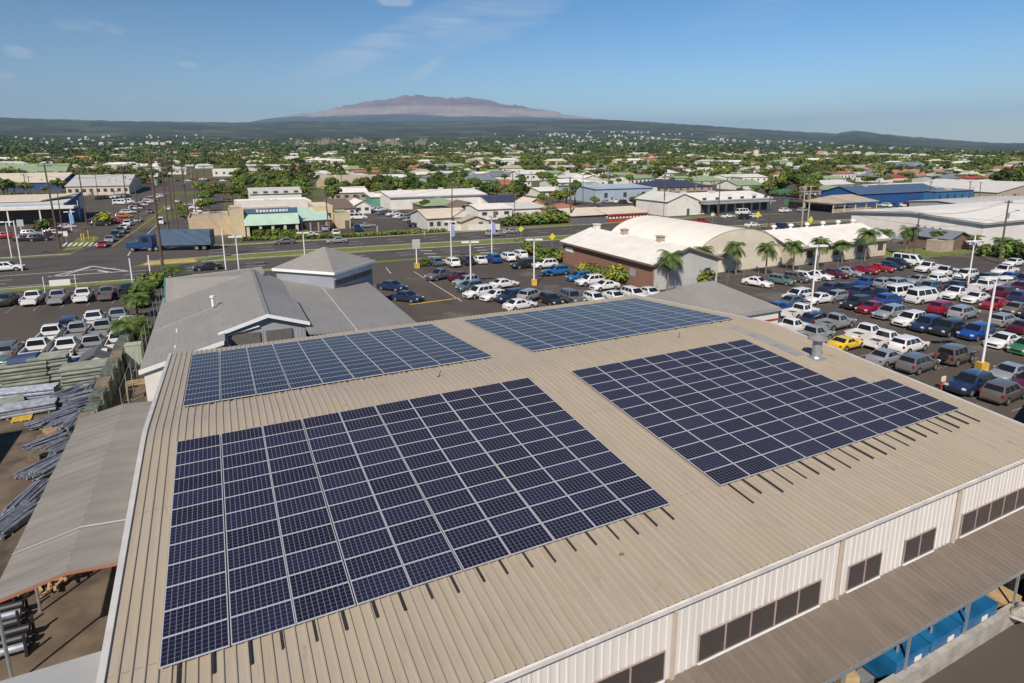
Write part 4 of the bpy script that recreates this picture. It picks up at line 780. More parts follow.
def wheel(b, x, y, r, s, m0=0, m1=1, m2=2):
    w = .2; b.bar((x, y-s*w+s*.03, r), (x, y+s*.03, r), r, 14, m0); b.bar((x, y+s*.03, r), (x, y+s*.045, r), r*.62, 12, m1)
def soften(me, ang=.62):
    bm = bmesh.new(); bm.from_mesh(me); bmesh.ops.remove_doubles(bm, verts=bm.verts, dist=.0005)
    for f in bm.faces: f.smooth = True
    for e in bm.edges: e.smooth = len(e.link_faces) == 2 and e.calc_face_angle(3) < ang
    bm.to_mesh(me); bm.free()
def car_proto(kind, full=True):
    sp = SPEC[kind]; L, W = sp['L'], sp['W']; B, T = cabin(sp['cab'], L, W)
    body = MB(); loft_body(body, L, W, sp['prof'], zb=.24 if kind not in ('jeep', 'suv', 'pickup') else .32)
    bw = []   # cabin block
    bmc = bmesh.new(); vl = [bmc.verts.new(p) for p in B+T]
    for f in [(4, 5, 6, 7), (0, 1, 5, 4), (1, 2, 6, 5), (2, 3, 7, 6), (3, 0, 4, 7)]: bmc.faces.new([vl[i] for i in f])
    bmesh.ops.bevel(bmc, geom=[e for e in bmc.edges if len(e.link_faces) == 2], offset=.075, segments=2, profile=.6, affect='EDGES', clamp_overlap=True)
    bmc.verts.index_update(); body.add([v.co for v in bmc.verts], [[v.index for v in f.verts] for f in bmc.faces]); bmc.free()
    if kind == 'pickup':
        x0, x1 = -.495*L, -.10*L; w = W/2
        body.box(x0, x1, -w*.985, -w*.90, .7, 1.14); body.box(x0, x1, w*.90, w*.985, .7, 1.14); body.box(x0, x0+.07, -w*.9, w*.9, .7, 1.12)
        body.box(x0+.08, x1-.01, -w*.89, w*.89, .742, .77, 1)
    if kind == 'jeep': body.bar((-.475*L-.02, 0, 1.0), (-.475*L-.24, 0, 1.0), .4, 14, 1); body.box(.15*L, .46*L, -W/2-.02, -W/2+.2, .9, .96, 1); body.box(.15*L, .46*L, W/2-.2, W/2+.02, .9, .96, 1)
    # sills, bumpers, arches, grille (dark trim)
    r = sp['r']; wbx = sp['wb']*L
    for sx in (-1, 1):
        for sy in (-1, 1):
            y = sy*(W/2+.004); n = 12; ra = r*1.17; ring = [(sx*wbx+ra*math.cos(a), y, max(.22, r+ra*math.sin(a))) for a in np.linspace(-.3, PI+.3, n)]
            ring2 = [(p[0], y-sy*.05, p[2]) for p in ring]; body.add(ring+ring2, [tuple(range(n)), tuple(range(2*n-1, n-1, -1))]+[(i, i+1, n+i+1, n+i) for i in range(n-1)], 1)
    body.box(L/2-.06, L/2+.012, -W*.30, W*.30, .40, .62, 1); body.box(-L/2-.012, -L/2+.05, -W*.32, W*.32, .30, .42, 1); body.box(-L*.2, L*.18, -W/2-.006, W/2+.006, .25, .34, 1)
    for s in (-1, 1): body.box(sp['cab'][1]*L-.55, sp['cab'][1]*L-.40, s*(W/2)-.02 if s > 0 else -W/2-.16, W/2+.16 if s > 0 else -W/2+.02, sp['cab'][4]+.02, sp['cab'][4]+.15, 0)
    # windows
    def panes(kind_):
        out = []
        ws = MB(); pane(ws, B[1], B[2], T[2], T[1], .05, .95, .1, .93); out.append(('windshield', ws))
        rw = MB(); pane(rw, B[3], B[0], T[0], T[3], .07, .93, .14 if kind_ != 'suv' else .3, .9); out.append(('rear_window', rw))
        sp_ = {'sedan': [(.17, .5), (.53, .84)], 'coupe': [(.2, .52), (.55, .84)], 'hatch': [(.06, .3), (.33, .6), (.63, .88)], 'suv': [(.05, .3), (.33, .6), (.63, .89)], 'jeep': [(.05, .32), (.36, .64), (.68, .95)], 'van': [(.04, .33), (.36, .66), (.70, .91)], 'pickup': [(.08, .45), (.49, .84)]}[kind_]
        for s in (0, 1):
            for (u0, u1) in sp_:
                sw = MB()
                if s == 0: pane(sw, B[0], B[1], T[1], T[0], u0, u1, .14, .88)
                else: pane(sw, B[2], B[3], T[3], T[2], 1-u1, 1-u0, .14, .88)
                out.append(('side_window', sw))
        return out
    zl = {'sedan': .68, 'coupe': .66, 'hatch': .72, 'suv': .82, 'jeep': .9, 'van': .85, 'pickup': .85}[kind]; lamps = []
    for s in (-1, 1):
        h = MB(); y0, y1 = sorted((s*W*.30, s*W*.45)); h.box(L*.47, L*.496, y0, y1, zl-.1, zl+.06); lamps.append(('headlight', h, 'lamp_front'))
        h = MB(); y0, y1 = sorted((s*W*.39, s*W*.47)); zt = zl+ (.12 if kind in ('sedan', 'coupe') else .14); h.box(-L*.503, -L*.47, y0, y1, zt-.13, zt+(.05 if kind in ('sedan', 'coupe', 'pickup') else .13)); lamps.append(('taillight', h, 'lamp_rear'))
    if not full:
        nb = MB(); nb.v = list(body.v); nb.f = list(body.f); nb.m = list(body.m)
        def merge(src, mi):
            k = len(nb.v); nb.v += src.v; nb.f += [tuple(k+i for i in f) for f in src.f]; nb.m += [mi]*len(src.f)
        for _, p in panes(kind): merge(p, 2)
        for nm, p, mm in lamps: merge(p, 3 if mm == 'lamp_front' else 4)
        for sx in (-1, 1):
            for s in (-1, 1): wheel(nb, sx*wbx, s*(W/2-.02), r, s, 1, 5)
        me = nb.build(kind, [PAINT['white'], 'car_black', 'car_glass', 'lamp_front', 'lamp_rear', 'rim']); soften(me.data); d = me.data; bpy.data.objects.remove(me); return ('one', d)
    parts = []
    o = body.build('body', [PAINT['white'], 'car_black']); soften(o.data); parts.append(('body', o.data)); bpy.data.objects.remove(o)
    for nm, p in panes(kind): o = p.build(nm, 'car_glass'); parts.append((nm, o.data)); bpy.data.objects.remove(o)
    for nm, p, mm in lamps: o = p.build(nm, mm); parts.append((nm, o.data)); bpy.data.objects.remove(o)
    for sx in (-1, 1):
        for s in (-1, 1): w = MB(); wheel(w, sx*wbx, s*(W/2-.02), r, s); o = w.build('wheel', ['tyre', 'rim']); parts.append(('wheel', o.data)); bpy.data.objects.remove(o)
    return ('parts', parts)
PROTO = {}
NAMES = {'sedan': ('sedan', 'sedan'), 'coupe': ('sports_coupe', 'sports coupe'), 'hatch': ('hatchback', 'hatchback'), 'suv': ('suv', 'suv'), 'jeep': ('off_road_suv', 'boxy off-roader'), 'van': ('van', 'passenger van'), 'pickup': ('pickup_truck', 'pickup')}
CN = {'white': 'white', 'silver': 'silver', 'grey': 'dark grey', 'dark': 'black', 'navy': 'navy blue', 'blue': 'bright blue', 'azure': 'azure blue', 'red': 'red', 'crimson': 'crimson', 'orange': 'orange', 'yellow': 'yellow', 'green': 'green', 'bronze': 'bronze', 'maroon': 'maroon', 'teal': 'sage green', 'brown': 'taupe', 'steel': 'steel blue'}
def car(kind, color, x, y, heading, label, group, near=True, z=.012):
    key = (kind, near)
    if key not in PROTO: PROTO[key] = car_proto(kind, near)
    nm = NAMES[kind][0]
    if near:
        r = empty(nm, (x, y, z), label, 'car' if kind not in ('pickup', 'van') else NAMES[kind][0].split('_')[0], heading, group); r.scale = (.94, .94, .94)
        for pn, d in PROTO[key][1]:
            o = bpy.data.objects.new(pn, d); C.objects.link(o); o.parent = r
            if pn == 'body': o.material_slots[0].link = 'OBJECT'; o.material_slots[0].material = PAINT[color]
    else:
        r = bpy.data.objects.new(nm, PROTO[key][1]); C.objects.link(r); r.location = (x, y, z); r.rotation_euler = (0, 0, heading); r.scale = (.94, .94, .94)
        r.material_slots[0].link = 'OBJECT'; r.material_slots[0].material = PAINT[color]; tag(r, label, 'car' if kind not in ('pickup', 'van') else NAMES[kind][0].split('_')[0], group)
    return r
ORD = ['first', 'second', 'third', 'fourth', 'fifth', 'sixth', 'seventh', 'eighth', 'ninth', 'tenth', 'eleventh', 'twelfth', 'thirteenth', 'fourteenth', 'fifteenth', 'sixteenth', 'seventeenth', 'eighteenth', 'nineteenth', 'twentieth', 'twenty-first', 'twenty-second', 'twenty-third', 'twenty-fourth']
def row(items, where, group, heading, near=True, jit=.03, fix=None, axis=None):
    "items (colour, kind, px, py[, heading]) with the pixel of the ground point under the car; labelled left to right"
    items = sorted(items, key=lambda q: q[2])
    for k, it in enumerate(items):
        p = onz(it[2], it[3]); x, y = p[0], p[1]
        if fix and fix[0] == 'x': x, y = fix[1], ony(it[2], it[3], y)[1]; y = onx(it[2], it[3], fix[1])[1] if fix[2] else y
        h = it[4] if len(it) > 4 else heading
        car(it[1], it[0], x, y, h+random.uniform(-jit, jit), '%s %s, %s from left %s' % (CN[it[0]], NAMES[it[1]][1], ORD[k], where), group, near)
H_ = {'E': 0, 'N': PI/2, 'W': PI, 'S': -PI/2}
gl = 'pickups and cars parked in the left lot'
row([('dark', 'suv', 8, 304), ('white', 'pickup', 34, 303), ('silver', 'pickup', 59, 302), ('white', 'pickup', 84, 300), ('grey', 'pickup', 108, 298), ('dark', 'pickup', 128, 295)], 'in the back row of the left lot', gl, PI/2)
row([('navy', 'suv', 71, 330), ('white', 'pickup', 95, 325), ('silver', 'pickup', 119, 322)], 'in the short third row of the left lot', gl, PI/2)
row([('white', 'pickup', 53, 340), ('silver', 'pickup', 79, 337), ('silver', 'pickup', 104, 334), ('white', 'pickup', 129, 331)], 'in the second row of the left lot', gl, PI/2)
row([('grey', 'suv', 10, 357), ('white', 'pickup', 39, 355), ('white', 'pickup', 68, 354), ('silver', 'pickup', 94, 351), ('white', 'pickup', 120, 347)], 'in the nearest row of the left lot', gl, PI/2)
row([('white', 'sedan', 77, 372, -.3), ('green', 'sedan', 6, 374, -.2)], 'half hidden behind the stacked pipes', gl, 0)
gm = 'cars parked in the middle lot'
row([('steel', 'hatch', 435, 265), ('white', 'suv', 452, 266), ('dark', 'suv', 466, 264), ('white', 'sedan', 479, 263), ('blue', 'suv', 493, 262), ('white', 'suv', 507, 260.5), ('white', 'suv', 519, 258)], 'in the back row of the middle lot', gm, PI/2)
row([('grey', 'pickup', 441, 279, PI+.35), ('maroon', 'sedan', 462, 280, 0), ('silver', 'hatch', 466, 285), ('steel', 'hatch', 470, 290.5), ('white', 'suv', 479, 297), ('white', 'sedan', 496, 299.5), ('navy', 'suv', 511, 301), ('white', 'sedan', 504, 287.5, .1), ('white', 'sedan', 520, 309, .15), ('silver', 'suv', 531, 300, .5)], 'in the middle lot cluster', gm, PI+.2)
row([('dark', 'suv', 524, 268, PI), ('white', 'suv', 545, 268, PI), ('azure', 'suv', 556, 275, PI), ('azure', 'hatch', 579, 280.5, PI), ('white', 'suv', 590, 285, PI), ('white', 'sedan', 605, 289.5, PI)], 'in the slanting row by the brick wall', gm, PI)
row([('dark', 'hatch', 551, 304), ('grey', 'jeep', 572, 303), ('white', 'hatch', 595, 303), ('white', 'sedan', 615, 301), ('white', 'suv', 634, 299), ('white', 'sedan', 650, 297)], 'in the row peeping over the roof edge', gm, -PI/2)
row([('navy', 'sedan', 407, 301, -.9), ('navy', 'sedan', 392, 290, -.9)], 'beside the grey showroom', gm, -.9)
gr_ = 'cars parked in the right lot'
row([('white', 'sedan', 757, 286), ('teal', 'hatch', 781, 284), ('brown', 'hatch', 796, 281.5), ('white', 'hatch', 806, 280.5), ('white', 'sedan', 818, 279), ('maroon', 'sedan', 834, 277), ('silver', 'sedan', 848, 275.5), ('crimson', 'coupe', 864, 273), ('red', 'coupe', 880, 271), ('navy', 'sedan', 889, 269), ('dark', 'suv', 898, 267), ('white', 'van', 909, 265)], 'in the row below the palms', gr_, -PI/2+.25)
gA = 'cars parked in the front of the right lot'
row([('white', 'pickup', 790, 333), ('silver', 'pickup', 812, 341), ('yellow', 'coupe', 846, 348), ('silver', 'sedan', 886, 363), ('grey', 'suv', 917, 370), ('navy', 'suv', 969, 391, PI), ('brown', 'suv', 1003, 399)], 'in the nearest line beside the tan roof', gA, .05)
row([('white', 'pickup', 800, 317), ('navy', 'suv', 817, 325), ('silver', 'pickup', 835, 328), ('white', 'pickup', 866, 339), ('white', 'pickup', 884, 346), ('white', 'suv', 908, 351), ('brown', 'jeep', 954, 362), ('silver', 'sedan', 1008, 379, PI), ('maroon', 'sedan', 1030, 388, PI)], 'in the second line from the tan roof', gA, .05)
gB = 'cars parked in the middle of the right lot'
row([('blue', 'sedan', 775, 313), ('steel', 'sedan', 790, 306), ('white', 'suv', 797, 300), ('white', 'sedan', 818, 303), ('silver', 'hatch', 834, 301), ('dark', 'suv', 856, 308), ('crimson', 'sedan', 871, 312), ('silver', 'suv', 889, 318), ('white', 'suv', 909, 325), ('navy', 'suv', 926, 330), ('dark', 'suv', 947, 334), ('blue', 'suv', 975, 338), ('white', 'sedan', 1002, 346), ('green', 'sedan', 1026, 352)], 'in the third line of the right lot', gB, PI+.05)
row([('navy', 'sedan', 832, 292), ('dark', 'hatch', 847, 292), ('navy', 'suv', 862, 297), ('navy', 'pickup', 880, 300), ('blue', 'suv', 889, 305), ('crimson', 'suv', 943, 313), ('silver', 'suv', 963, 318), ('silver', 'hatch', 1003, 325), ('maroon', 'sedan', 1024, 332)], 'in the fourth line of the right lot', gB, .05)
row([('blue', 'sedan', 868, 286, 0), ('silver', 'hatch', 885, 287, 0), ('silver', 'suv', 899, 288, 0), ('white', 'van', 901, 298, 0), ('white', 'van', 923, 302, 0), ('white', 'pickup', 956, 298), ('white', 'sedan', 975, 302), ('red', 'sedan', 994, 308), ('bronze', 'sedan', 1014, 313), ('dark', 'suv', 1034, 318)], 'in the fifth line of the right lot', gB, PI+.05)
gC = 'cars parked at the far side of the right lot'
row([('silver', 'sedan', 917, 284, PI), ('white', 'hatch', 939, 283, 0), ('steel', 'hatch', 928, 291, PI), ('navy', 'sedan', 958, 290, 0), ('white', 'pickup', 983, 291, 0), ('maroon', 'suv', 1005, 297, 0), ('navy', 'suv', 1022, 302, 0)], 'in the sixth line of the right lot', gC, 0)
row([('white', 'pickup', 928, 271.5), ('white', 'pickup', 945, 276), ('white', 'suv', 965, 279), ('dark', 'suv', 985, 283.5), ('silver', 'suv', 1003, 287), ('maroon', 'sedan', 1020, 291)], 'in the seventh line of the right lot', gC, PI)
row([('white', 'sedan', 1013, 266), ('white', 'pickup', 1004, 275), ('blue', 'sedan', 1008, 281), ('navy', 'suv', 1024, 284)], 'in the farthest corner of the right lot', gC, PI)
# moving and parked traffic beyond (small in the picture)
gt = 'traffic on the highway'
for (c_, k_, x, y, h, lb) in [('grey', 'sedan', 285, 244, PI, 'dark grey sedan on the highway in front of the diner'), ('silver', 'sedan', 337, 243, PI, 'silver sedan on the highway right of the dark grey sedan'), ('silver', 'suv', 495, 236, 0, 'silver suv on the highway behind the flag pole'), ('silver', 'sedan', 512, 233.5, 0, 'pale sedan just ahead of the silver suv on the highway'), ('dark', 'sedan', 208, 270, PI, 'black sedan passing behind the grey showroom parapet'),
    ('white', 'suv', 8, 271, 0, 'white suv entering at the far left of the highway'), ('red', 'pickup', 700, 224, 0, 'red car on the highway behind the quonset roof'), ('white', 'sedan', 752, 227, 0, 'white sedan on the highway left of the thin dark pole'), ('navy', 'suv', 779, 229, PI, 'navy suv on the highway right of the thin dark pole'), ('white', 'suv', 785, 212.5, 0, 'white suv near the twin wooden poles on the highway')]:
    car(k_, c_, *onz(x, y)[:2], h, lb, gt, near=y > 238)
gs2 = 'cars waiting on the cross street'
row([('red', 'coupe', 103, 247, -PI/2), ('silver', 'sedan', 110, 242, -PI/2), ('navy', 'suv', 116, 237.5, -PI/2), ('grey', 'pickup', 121, 233.5, -PI/2), ('white', 'sedan', 124, 229.5, -PI/2), ('white', 'suv', 127.5, 226, -PI/2), ('silver', 'sedan', 138, 222, -PI/2), ('grey', 'sedan', 150, 213, -PI/2), ('white', 'van', 161, 224, PI/2), ('white', 'sedan', 168, 210, PI/2), ('silver', 'suv', 178, 203, PI/2)], 'queueing on the cross street', gs2, -PI/2, near=False)
gn = 'cars parked round the blue dealership'
rq = random.Random(3)
row([('red', 'suv', 8, 238.5), ('dark', 'sedan', 26, 241), ('silver', 'suv', 33, 236), ('dark', 'suv', 40, 241), ('maroon', 'sedan', 48, 237), ('white', 'suv', 55, 236), ('maroon', 'suv', 60, 233)], 'in front of the blue dealership', gn, 0, near=False)
row([('dark', 'suv', 45, 227), ('crimson', 'sedan', 57, 229), ('white', 'sedan', 66, 229)], 'beside the banner pole of the blue dealership', gn, .4, near=False)
row([('dark', 'suv', 101, 226), ('red', 'suv', 109, 224), ('red', 'pickup', 114, 223), ('orange', 'suv', 124, 218), ('white', 'van', 121, 204.5), ('white', 'van', 127, 203.5)], 'right of the blue dealership wall', gn, 0, near=False)
row([(rq.choice(['white', 'white', 'silver', 'white', 'red', 'dark']), rq.choice(['sedan', 'suv', 'suv', 'hatch']), 128+3.2*k+rq.random(), 214-1.75*k+rq.uniform(-.5, .5)) for k in range(12)], 'in the slanting line left of the cross street', gn, .3, near=False)
row([(rq.choice(['white', 'silver', 'white', 'red', 'dark', 'blue']), rq.choice(['sedan', 'suv', 'suv', 'hatch']), 137+2.6*k, 207-1.3*k+rq.uniform(-.4, .4)) for k in range(9)], 'in the second slanting line left of the cross street', gn, .3, near=False)
gd = 'cars parked around the diner and shops'
row([('white', 'pickup', 205, 218, 0), ('white', 'suv', 201, 213, 0), ('white', 'sedan', 196, 209, 0), ('silver', 'sedan', 190, 206, 0)], 'behind the tan store', gd, 0, near=False)
row([('white', 'coupe', 305, 236, 0), ('white', 'hatch', 311, 237.5, 0), ('white', 'hatch', 336, 235.5, -PI/2), ('silver', 'suv', 324, 231, PI/2), ('white', 'van', 358, 219.5, 0), ('silver', 'coupe', 367, 227.5, 0), ('navy', 'pickup', 357, 231, PI/2), ('bronze', 'suv', 345, 227, 0)], 'in the diner car park', gd, 0, near=False)
row([('white', 'pickup', 369, 210.5), ('white', 'pickup', 378, 212), ('steel', 'sedan', 383, 214.5), ('white', 'suv', 393, 216), ('white', 'sedan', 400, 218), ('silver', 'suv', 404, 219.5), ('silver', 'suv', 411, 222), ('navy', 'pickup', 418, 226.5, 0)], 'in the line along the long white warehouse', gd, PI+.3, near=False)
row([('silver', 'sedan', 605, 203), ('white', 'suv', 613, 203), ('dark', 'suv', 622, 203.5), ('white', 'pickup', 632, 204), ('silver', 'sedan', 642, 204)], 'in front of the blue-grey warehouse', gd, PI/2, near=False)
row([('white', 'van', 743, 214.5, 0), ('white', 'coupe', 728, 218, 0), ('dark', 'suv', 745, 219, 0), ('white', 'hatch', 755, 218, 0), ('silver', 'suv', 803, 212, 0)], 'in front of the two-tone showroom', gd, 0, near=False)
row([(rq.choice(['white', 'silver', 'dark', 'blue', 'red']), rq.choice(['sedan', 'suv', 'pickup']), 885+7.2*k, 207-.15*k) for k in range(10)], 'along the royal blue warehouse wall', gd, PI/2, near=False)
row([(rq.choice(['white', 'silver', 'dark', 'blue', 'red', 'white']), rq.choice(['sedan', 'suv', 'pickup']), 810+5.2*k, 195.5-.5*k+rq.uniform(-.5, .5)) for k in range(9)], 'in the far lot above the pavilion', gd, PI/2, near=False)
row([(rq.choice(['white', 'silver', 'dark', 'blue', 'red', 'white']), rq.choice(['sedan', 'suv', 'pickup']), 178+5*k, 180.5+rq.uniform(-1.2, 1.2)) for k in range(12)], 'in the lot ending the cross street', gd, 0, near=False)
row([(rq.choice(['white', 'silver', 'dark', 'white']), rq.choice(['sedan', 'suv', 'pickup']), 98+4.2*k, 199.6-.4*k) for k in range(8)], 'along the cream warehouse', gd, PI/2, near=False)
# articulated lorry at the junction
p0 = onz(150, 251); p1 = onz(217, 249.5); dv = math.atan2(p0[1]-p1[1], p0[0]-p1[0])
p0 = onz(129, 251.6)
tr = empty('articulated_lorry', ((p0[0]+p1[0])/2, (p0[1]+p1[1])/2, .05), 'blue articulated lorry with a long blue box trailer crossing the junction', 'lorry', dv); hl = math.hypot(p0[0]-p1[0], p0[1]-p1[1])/2
blu = bmat('trailer_blue', (.085, .13, .20), rough=.5)
q = MB(); q.box(-hl+.6, hl-5.9, -1.28, 1.28, 1.15, 4.1); q.build('trailer_box', blu, tr)
q = MB(); xx = -hl+.9
while xx < hl-6.2: q.box(xx, xx+.07, -1.31, -1.285, 1.2, 4.05); q.box(xx, xx+.07, 1.285, 1.31, 1.2, 4.05); xx += .62
q.build('trailer_rib', blu, tr)
q = MB(); q.box(-hl+.6, hl-2.5, -.5, .5, .85, 1.14); q.build('chassis', 'car_black', tr)
q = MB(); q.box(hl-4.9, hl-2.6, -1.2, 1.2, .9, 3.3); q.prism([(hl-2.6, .7), (hl, .7), (hl-.05, 1.75), (hl-2.2, 2.05), (hl-2.6, 2.9)], 'y', -1.05, 1.05); q.build('cab', bmat('cab_blue', (.02, .055, .13), rough=.3), tr)
q = MB(); q.box(hl-2.62, hl-2.5, -.95, .95, 2.1, 2.85); q.build('windshield', 'car_glass', tr)
for s in (-1, 1):
    q = MB(); q.box(hl-4.2, hl-3.1, *sorted((s*1.2, s*1.23)), 1.9, 2.9); q.build('side_window', 'car_glass', tr)
for x_ in (hl-1.1, hl-4.3, hl-5.5, -hl+2.0, -hl+3.4):
    for s in (-1, 1):
        q = MB(); q.bar((x_, s*.75, .52), (x_, s*1.15, .52), .52, 14); q.bar((x_, s*1.15, .52), (x_, s*1.17, .52), .28, 10, 1); q.build('wheel', ['tyre', 'rim'], tr)
# ------------------------------------------------------------------ poles, lamps, signs
def pole(xb, yb, xt, yt, label, arms=1, r=.17, m='wood_pole', trans=False, leaks=0, cat='utility pole', name='utility_pole', light=False):
    b = onz(xb, yb); h = height(xb, yb, yt); az_ = 0.
    o = empty(name, (b[0], b[1], 0), label, cat, 0, None); o.rotation_euler = (0, 0, 0)
    tl = ray(xt, yt); az2 = math.atan2(tl[0], tl[1]); dd = math.hypot(b[0]-CAM[0], b[1]-CAM[1]); tx = CAM[0]+math.sin(az2)*dd-b[0]; ty = CAM[1]+math.cos(az2)*dd-b[1]; k = min(1, .035*h/max(.01, math.hypot(tx, ty))); tx *= k; ty *= k
    q = MB(); q.bar((0, 0, 0), (tx, ty, h), r, 8, r2=r*.65); q.build('pole', m, o)
    for a in range(arms):
        q = MB(); z = h-.35-a*1.1; q.box(tx-1.25, tx+1.25, ty-.06, ty+.06, z-.07, z+.07); q.build('crossarm', m, o)
        for s in (-1.1, -.5, .5, 1.1): i = MB(); i.bar((tx+s, ty, z+.07), (tx+s, ty, z+.28), .05, 6); i.build('insulator', 'galv', o)
    if trans: q = MB(); q.bar((tx*.8+.45, ty, h*.72), (tx*.8+.45, ty, h*.72+.9), .27, 10); q.build('transformer', 'galv', o)
    if light: q = MB(); q.bar((tx*.8, ty*.8, h*.8), (tx*.8+1.8, ty*.8-.6, h*.84), .05, 6); q.build('lamp_arm', 'galv', o); q = MB(); q.box(tx*.8+1.6, tx*.8+2.3, ty*.8-.85, ty*.8-.45, h*.84-.05, h*.84+.1); q.build('lamp_head', 'galv', o)
    return o, Vector((b[0]+tx, b[1]+ty, h-.1))
PL = {}
for key, a in {
 'p1': (60, 249, 44, 164, 'tall dark leaning utility pole in front of the blue dealership', 2, .2), 'p1b': (64, 243, 57, 190, 'shorter pale pole right beside the leaning utility pole', 0, .13), 'p2': (87, 225, 78, 168, 'dark utility pole crossing the blue dealership end wall', 1, .19),
 'p3': (127.5, 211, 122, 166, 'utility pole in front of the cream warehouse', 2, .19), 'p4': (163, 270, 149, 151, 'tallest dark utility pole, left one at the crossing behind the lorry', 2, .24), 'p5': (169, 236, 160, 153, 'second tall dark utility pole right of the tallest one', 2, .21),
 'p6': (178, 233, 171, 170, 'utility pole third from the left at the crossing', 1, .18), 'p7': (190, 231, 181, 164, 'brown utility pole beside the tan store corner', 2, .19), 'p8': (231, 234, 226, 190, 'slim utility pole in front of the tan store', 1, .14),
 'p9': (329, 235, 325, 186, 'utility pole standing before the tan shops and diner wing', 2, .17), 'p10': (452, 230, 452, 178, 'dark utility pole before the whitewashed highway shop', 2, .18), 'p11': (571, 223, 570, 177, 'stout weathered utility pole by the red hip roof', 1, .28),
 'p12': (583, 206, 583, 174, 'slim grey pole between the two white bungalows', 1, .17), 'p13': (610, 190, 610, 168, 'pole above the blue-grey warehouse roof', 1, .2), 'p14': (515, 242, 514.5, 192, 'thin dark pole on the median beside the yellow sign', 1, .12), 'p15': (664, 216, 665, 176, 'grey pole left of the white gabled wing', 1, .2),
 'p16': (718.5, 217, 720, 182, 'pole in front of the two-tone showroom centre', 1, .18), 'p17': (768.5, 232, 769, 180, 'thin dark pole rising behind the white ridge vents', 1, .16), 'p20': (912.5, 259, 920, 212, 'leaning dark pole in front of the big white warehouse', 1, .15),
 'p21': (999, 264, 1009, 200, 'tall brown pole with transformer in front of the big white warehouse', 1, .19), 'p22': (929, 205, 930.5, 181, 'pole before the royal blue warehouse annex', 1, .19), 'p23': (968, 206, 968.5, 181, 'grey pole right of the light blue annex', 1, .19), 'p24': (979, 200, 981, 182, 'stubby pole with lamp behind the pale blue roof', 1, .19),
 'p25': (495, 212, 494.5, 184, 'pole beside the white building with rooftop panels', 1, .14), 'p26': (404, 186, 404, 168, 'distant pole above the emerald green roof', 1, .16), 'p27': (146, 186, 146, 163, 'distant pole at the left of the cross street far end', 1, .2), 'p28': (205, 190, 204, 166, 'distant pole at the right of the cross street far end', 1, .2),
 'p31': (173, 222, 166, 160, 'dark utility pole between the lorry trailer and the street trees', 2, .2), 'p32': (196, 214, 192, 172, 'slim utility pole before the green thicket', 1, .14), 'p33': (139, 224, 134, 178, 'utility pole beside the slanting line of parked cars', 1, .16), 'p34': (186, 205, 183, 168, 'utility pole at the far right kerb of the cross street', 2, .18),
 'p29': (98, 196, 95, 174, 'short pole at the cream warehouse left half', 1, .15), 'p30': (32, 205, 28, 176, 'pole rising over the dealership flat roof', 1, .16)}.items():
    PL[key] = pole(*a[:4], a[4], a[5], a[6], trans=key in ('p4', 'p21', 'p3', 'p7'), light=key in ('p21', 'p10'))[1]
b1, b2 = onz(802.5, 228), onz(806, 228)
tw = empty('twin_pole', ((b1[0]+b2[0])/2, (b1[1]+b2[1])/2, 0), 'pair of pale wooden poles joined by crossbeams beside the highway', 'utility pole'); h = height(804, 228, 185)
for s in (-1.1, 1.1): q = MB(); q.bar((s, 0, 0), (s, 0, h), .2, 8, r2=.15); q.build('pole', bm_('tan2'), tw)
for z in (h-.4, h-1.6): q = MB(); q.box(-3, 3, -.1, .1, z-.1, z+.1); q.build('crossarm', bm_('tan2'), tw)
def wire(a, b_, label, off=(0, 0, 0), sag=.7, group=None):
    a = Vector(a)+Vector(off); b_ = Vector(b_)+Vector(off); q = MB(); n = 10; P = []
    for k in range(n+1): t = k/n; p = a.lerp(b_, t); P.append((p.x, p.y, p.z-sag*4*t*(1-t)))
    for p, r_ in zip(P[:-1], P[1:]): q.bar(p, r_, .028, 4)
    o = q.build('power_line', 'wire'); tag(o, label, 'power line', group); return o
for a, b_, nm in (('p20', 'p21', 'between the leaning dark pole and the transformer pole'), ('p17', 'p20', 'from the thin dark pole to the leaning dark pole'), ('p4', 'p5', 'between the two tallest poles at the crossing'), ('p5', 'p7', 'from the second tall pole to the brown pole'), ('p9', 'p10', 'between the diner pole and the highway shop pole'), ('p10', 'p11', 'between the highway shop pole and the stout weathered pole'), ('p11', 'p15', 'from the stout weathered pole to the grey pole'), ('p15', 'p16', 'from the grey pole to the showroom pole'), ('p1', 'p4', 'from the leaning pole across the junction to the tallest pole'), ('p5', 'p31', 'from the second tall pole to the trailer pole'), ('p31', 'p34', 'from the trailer pole up the cross street'), ('p2', 'p3', 'from the end wall pole to the warehouse pole')):
    for k, (ox, oz) in enumerate(((-1.1, .1), (1.1, .1), (0, -2.2))): wire(PL[a], PL[b_], '%s wire %s' % (('left', 'right', 'lower')[k], nm), (ox, 0, oz), 1.1)
wire(PL['p20'], (134, 0, 9), 'wire leaving the leaning dark pole towards the right foreground', (0, 0, -.3), .6); wire(PL['p21'], (175, 20, 9.5), 'wire leaving the transformer pole past the right edge', (0, 0, -.3), .6)
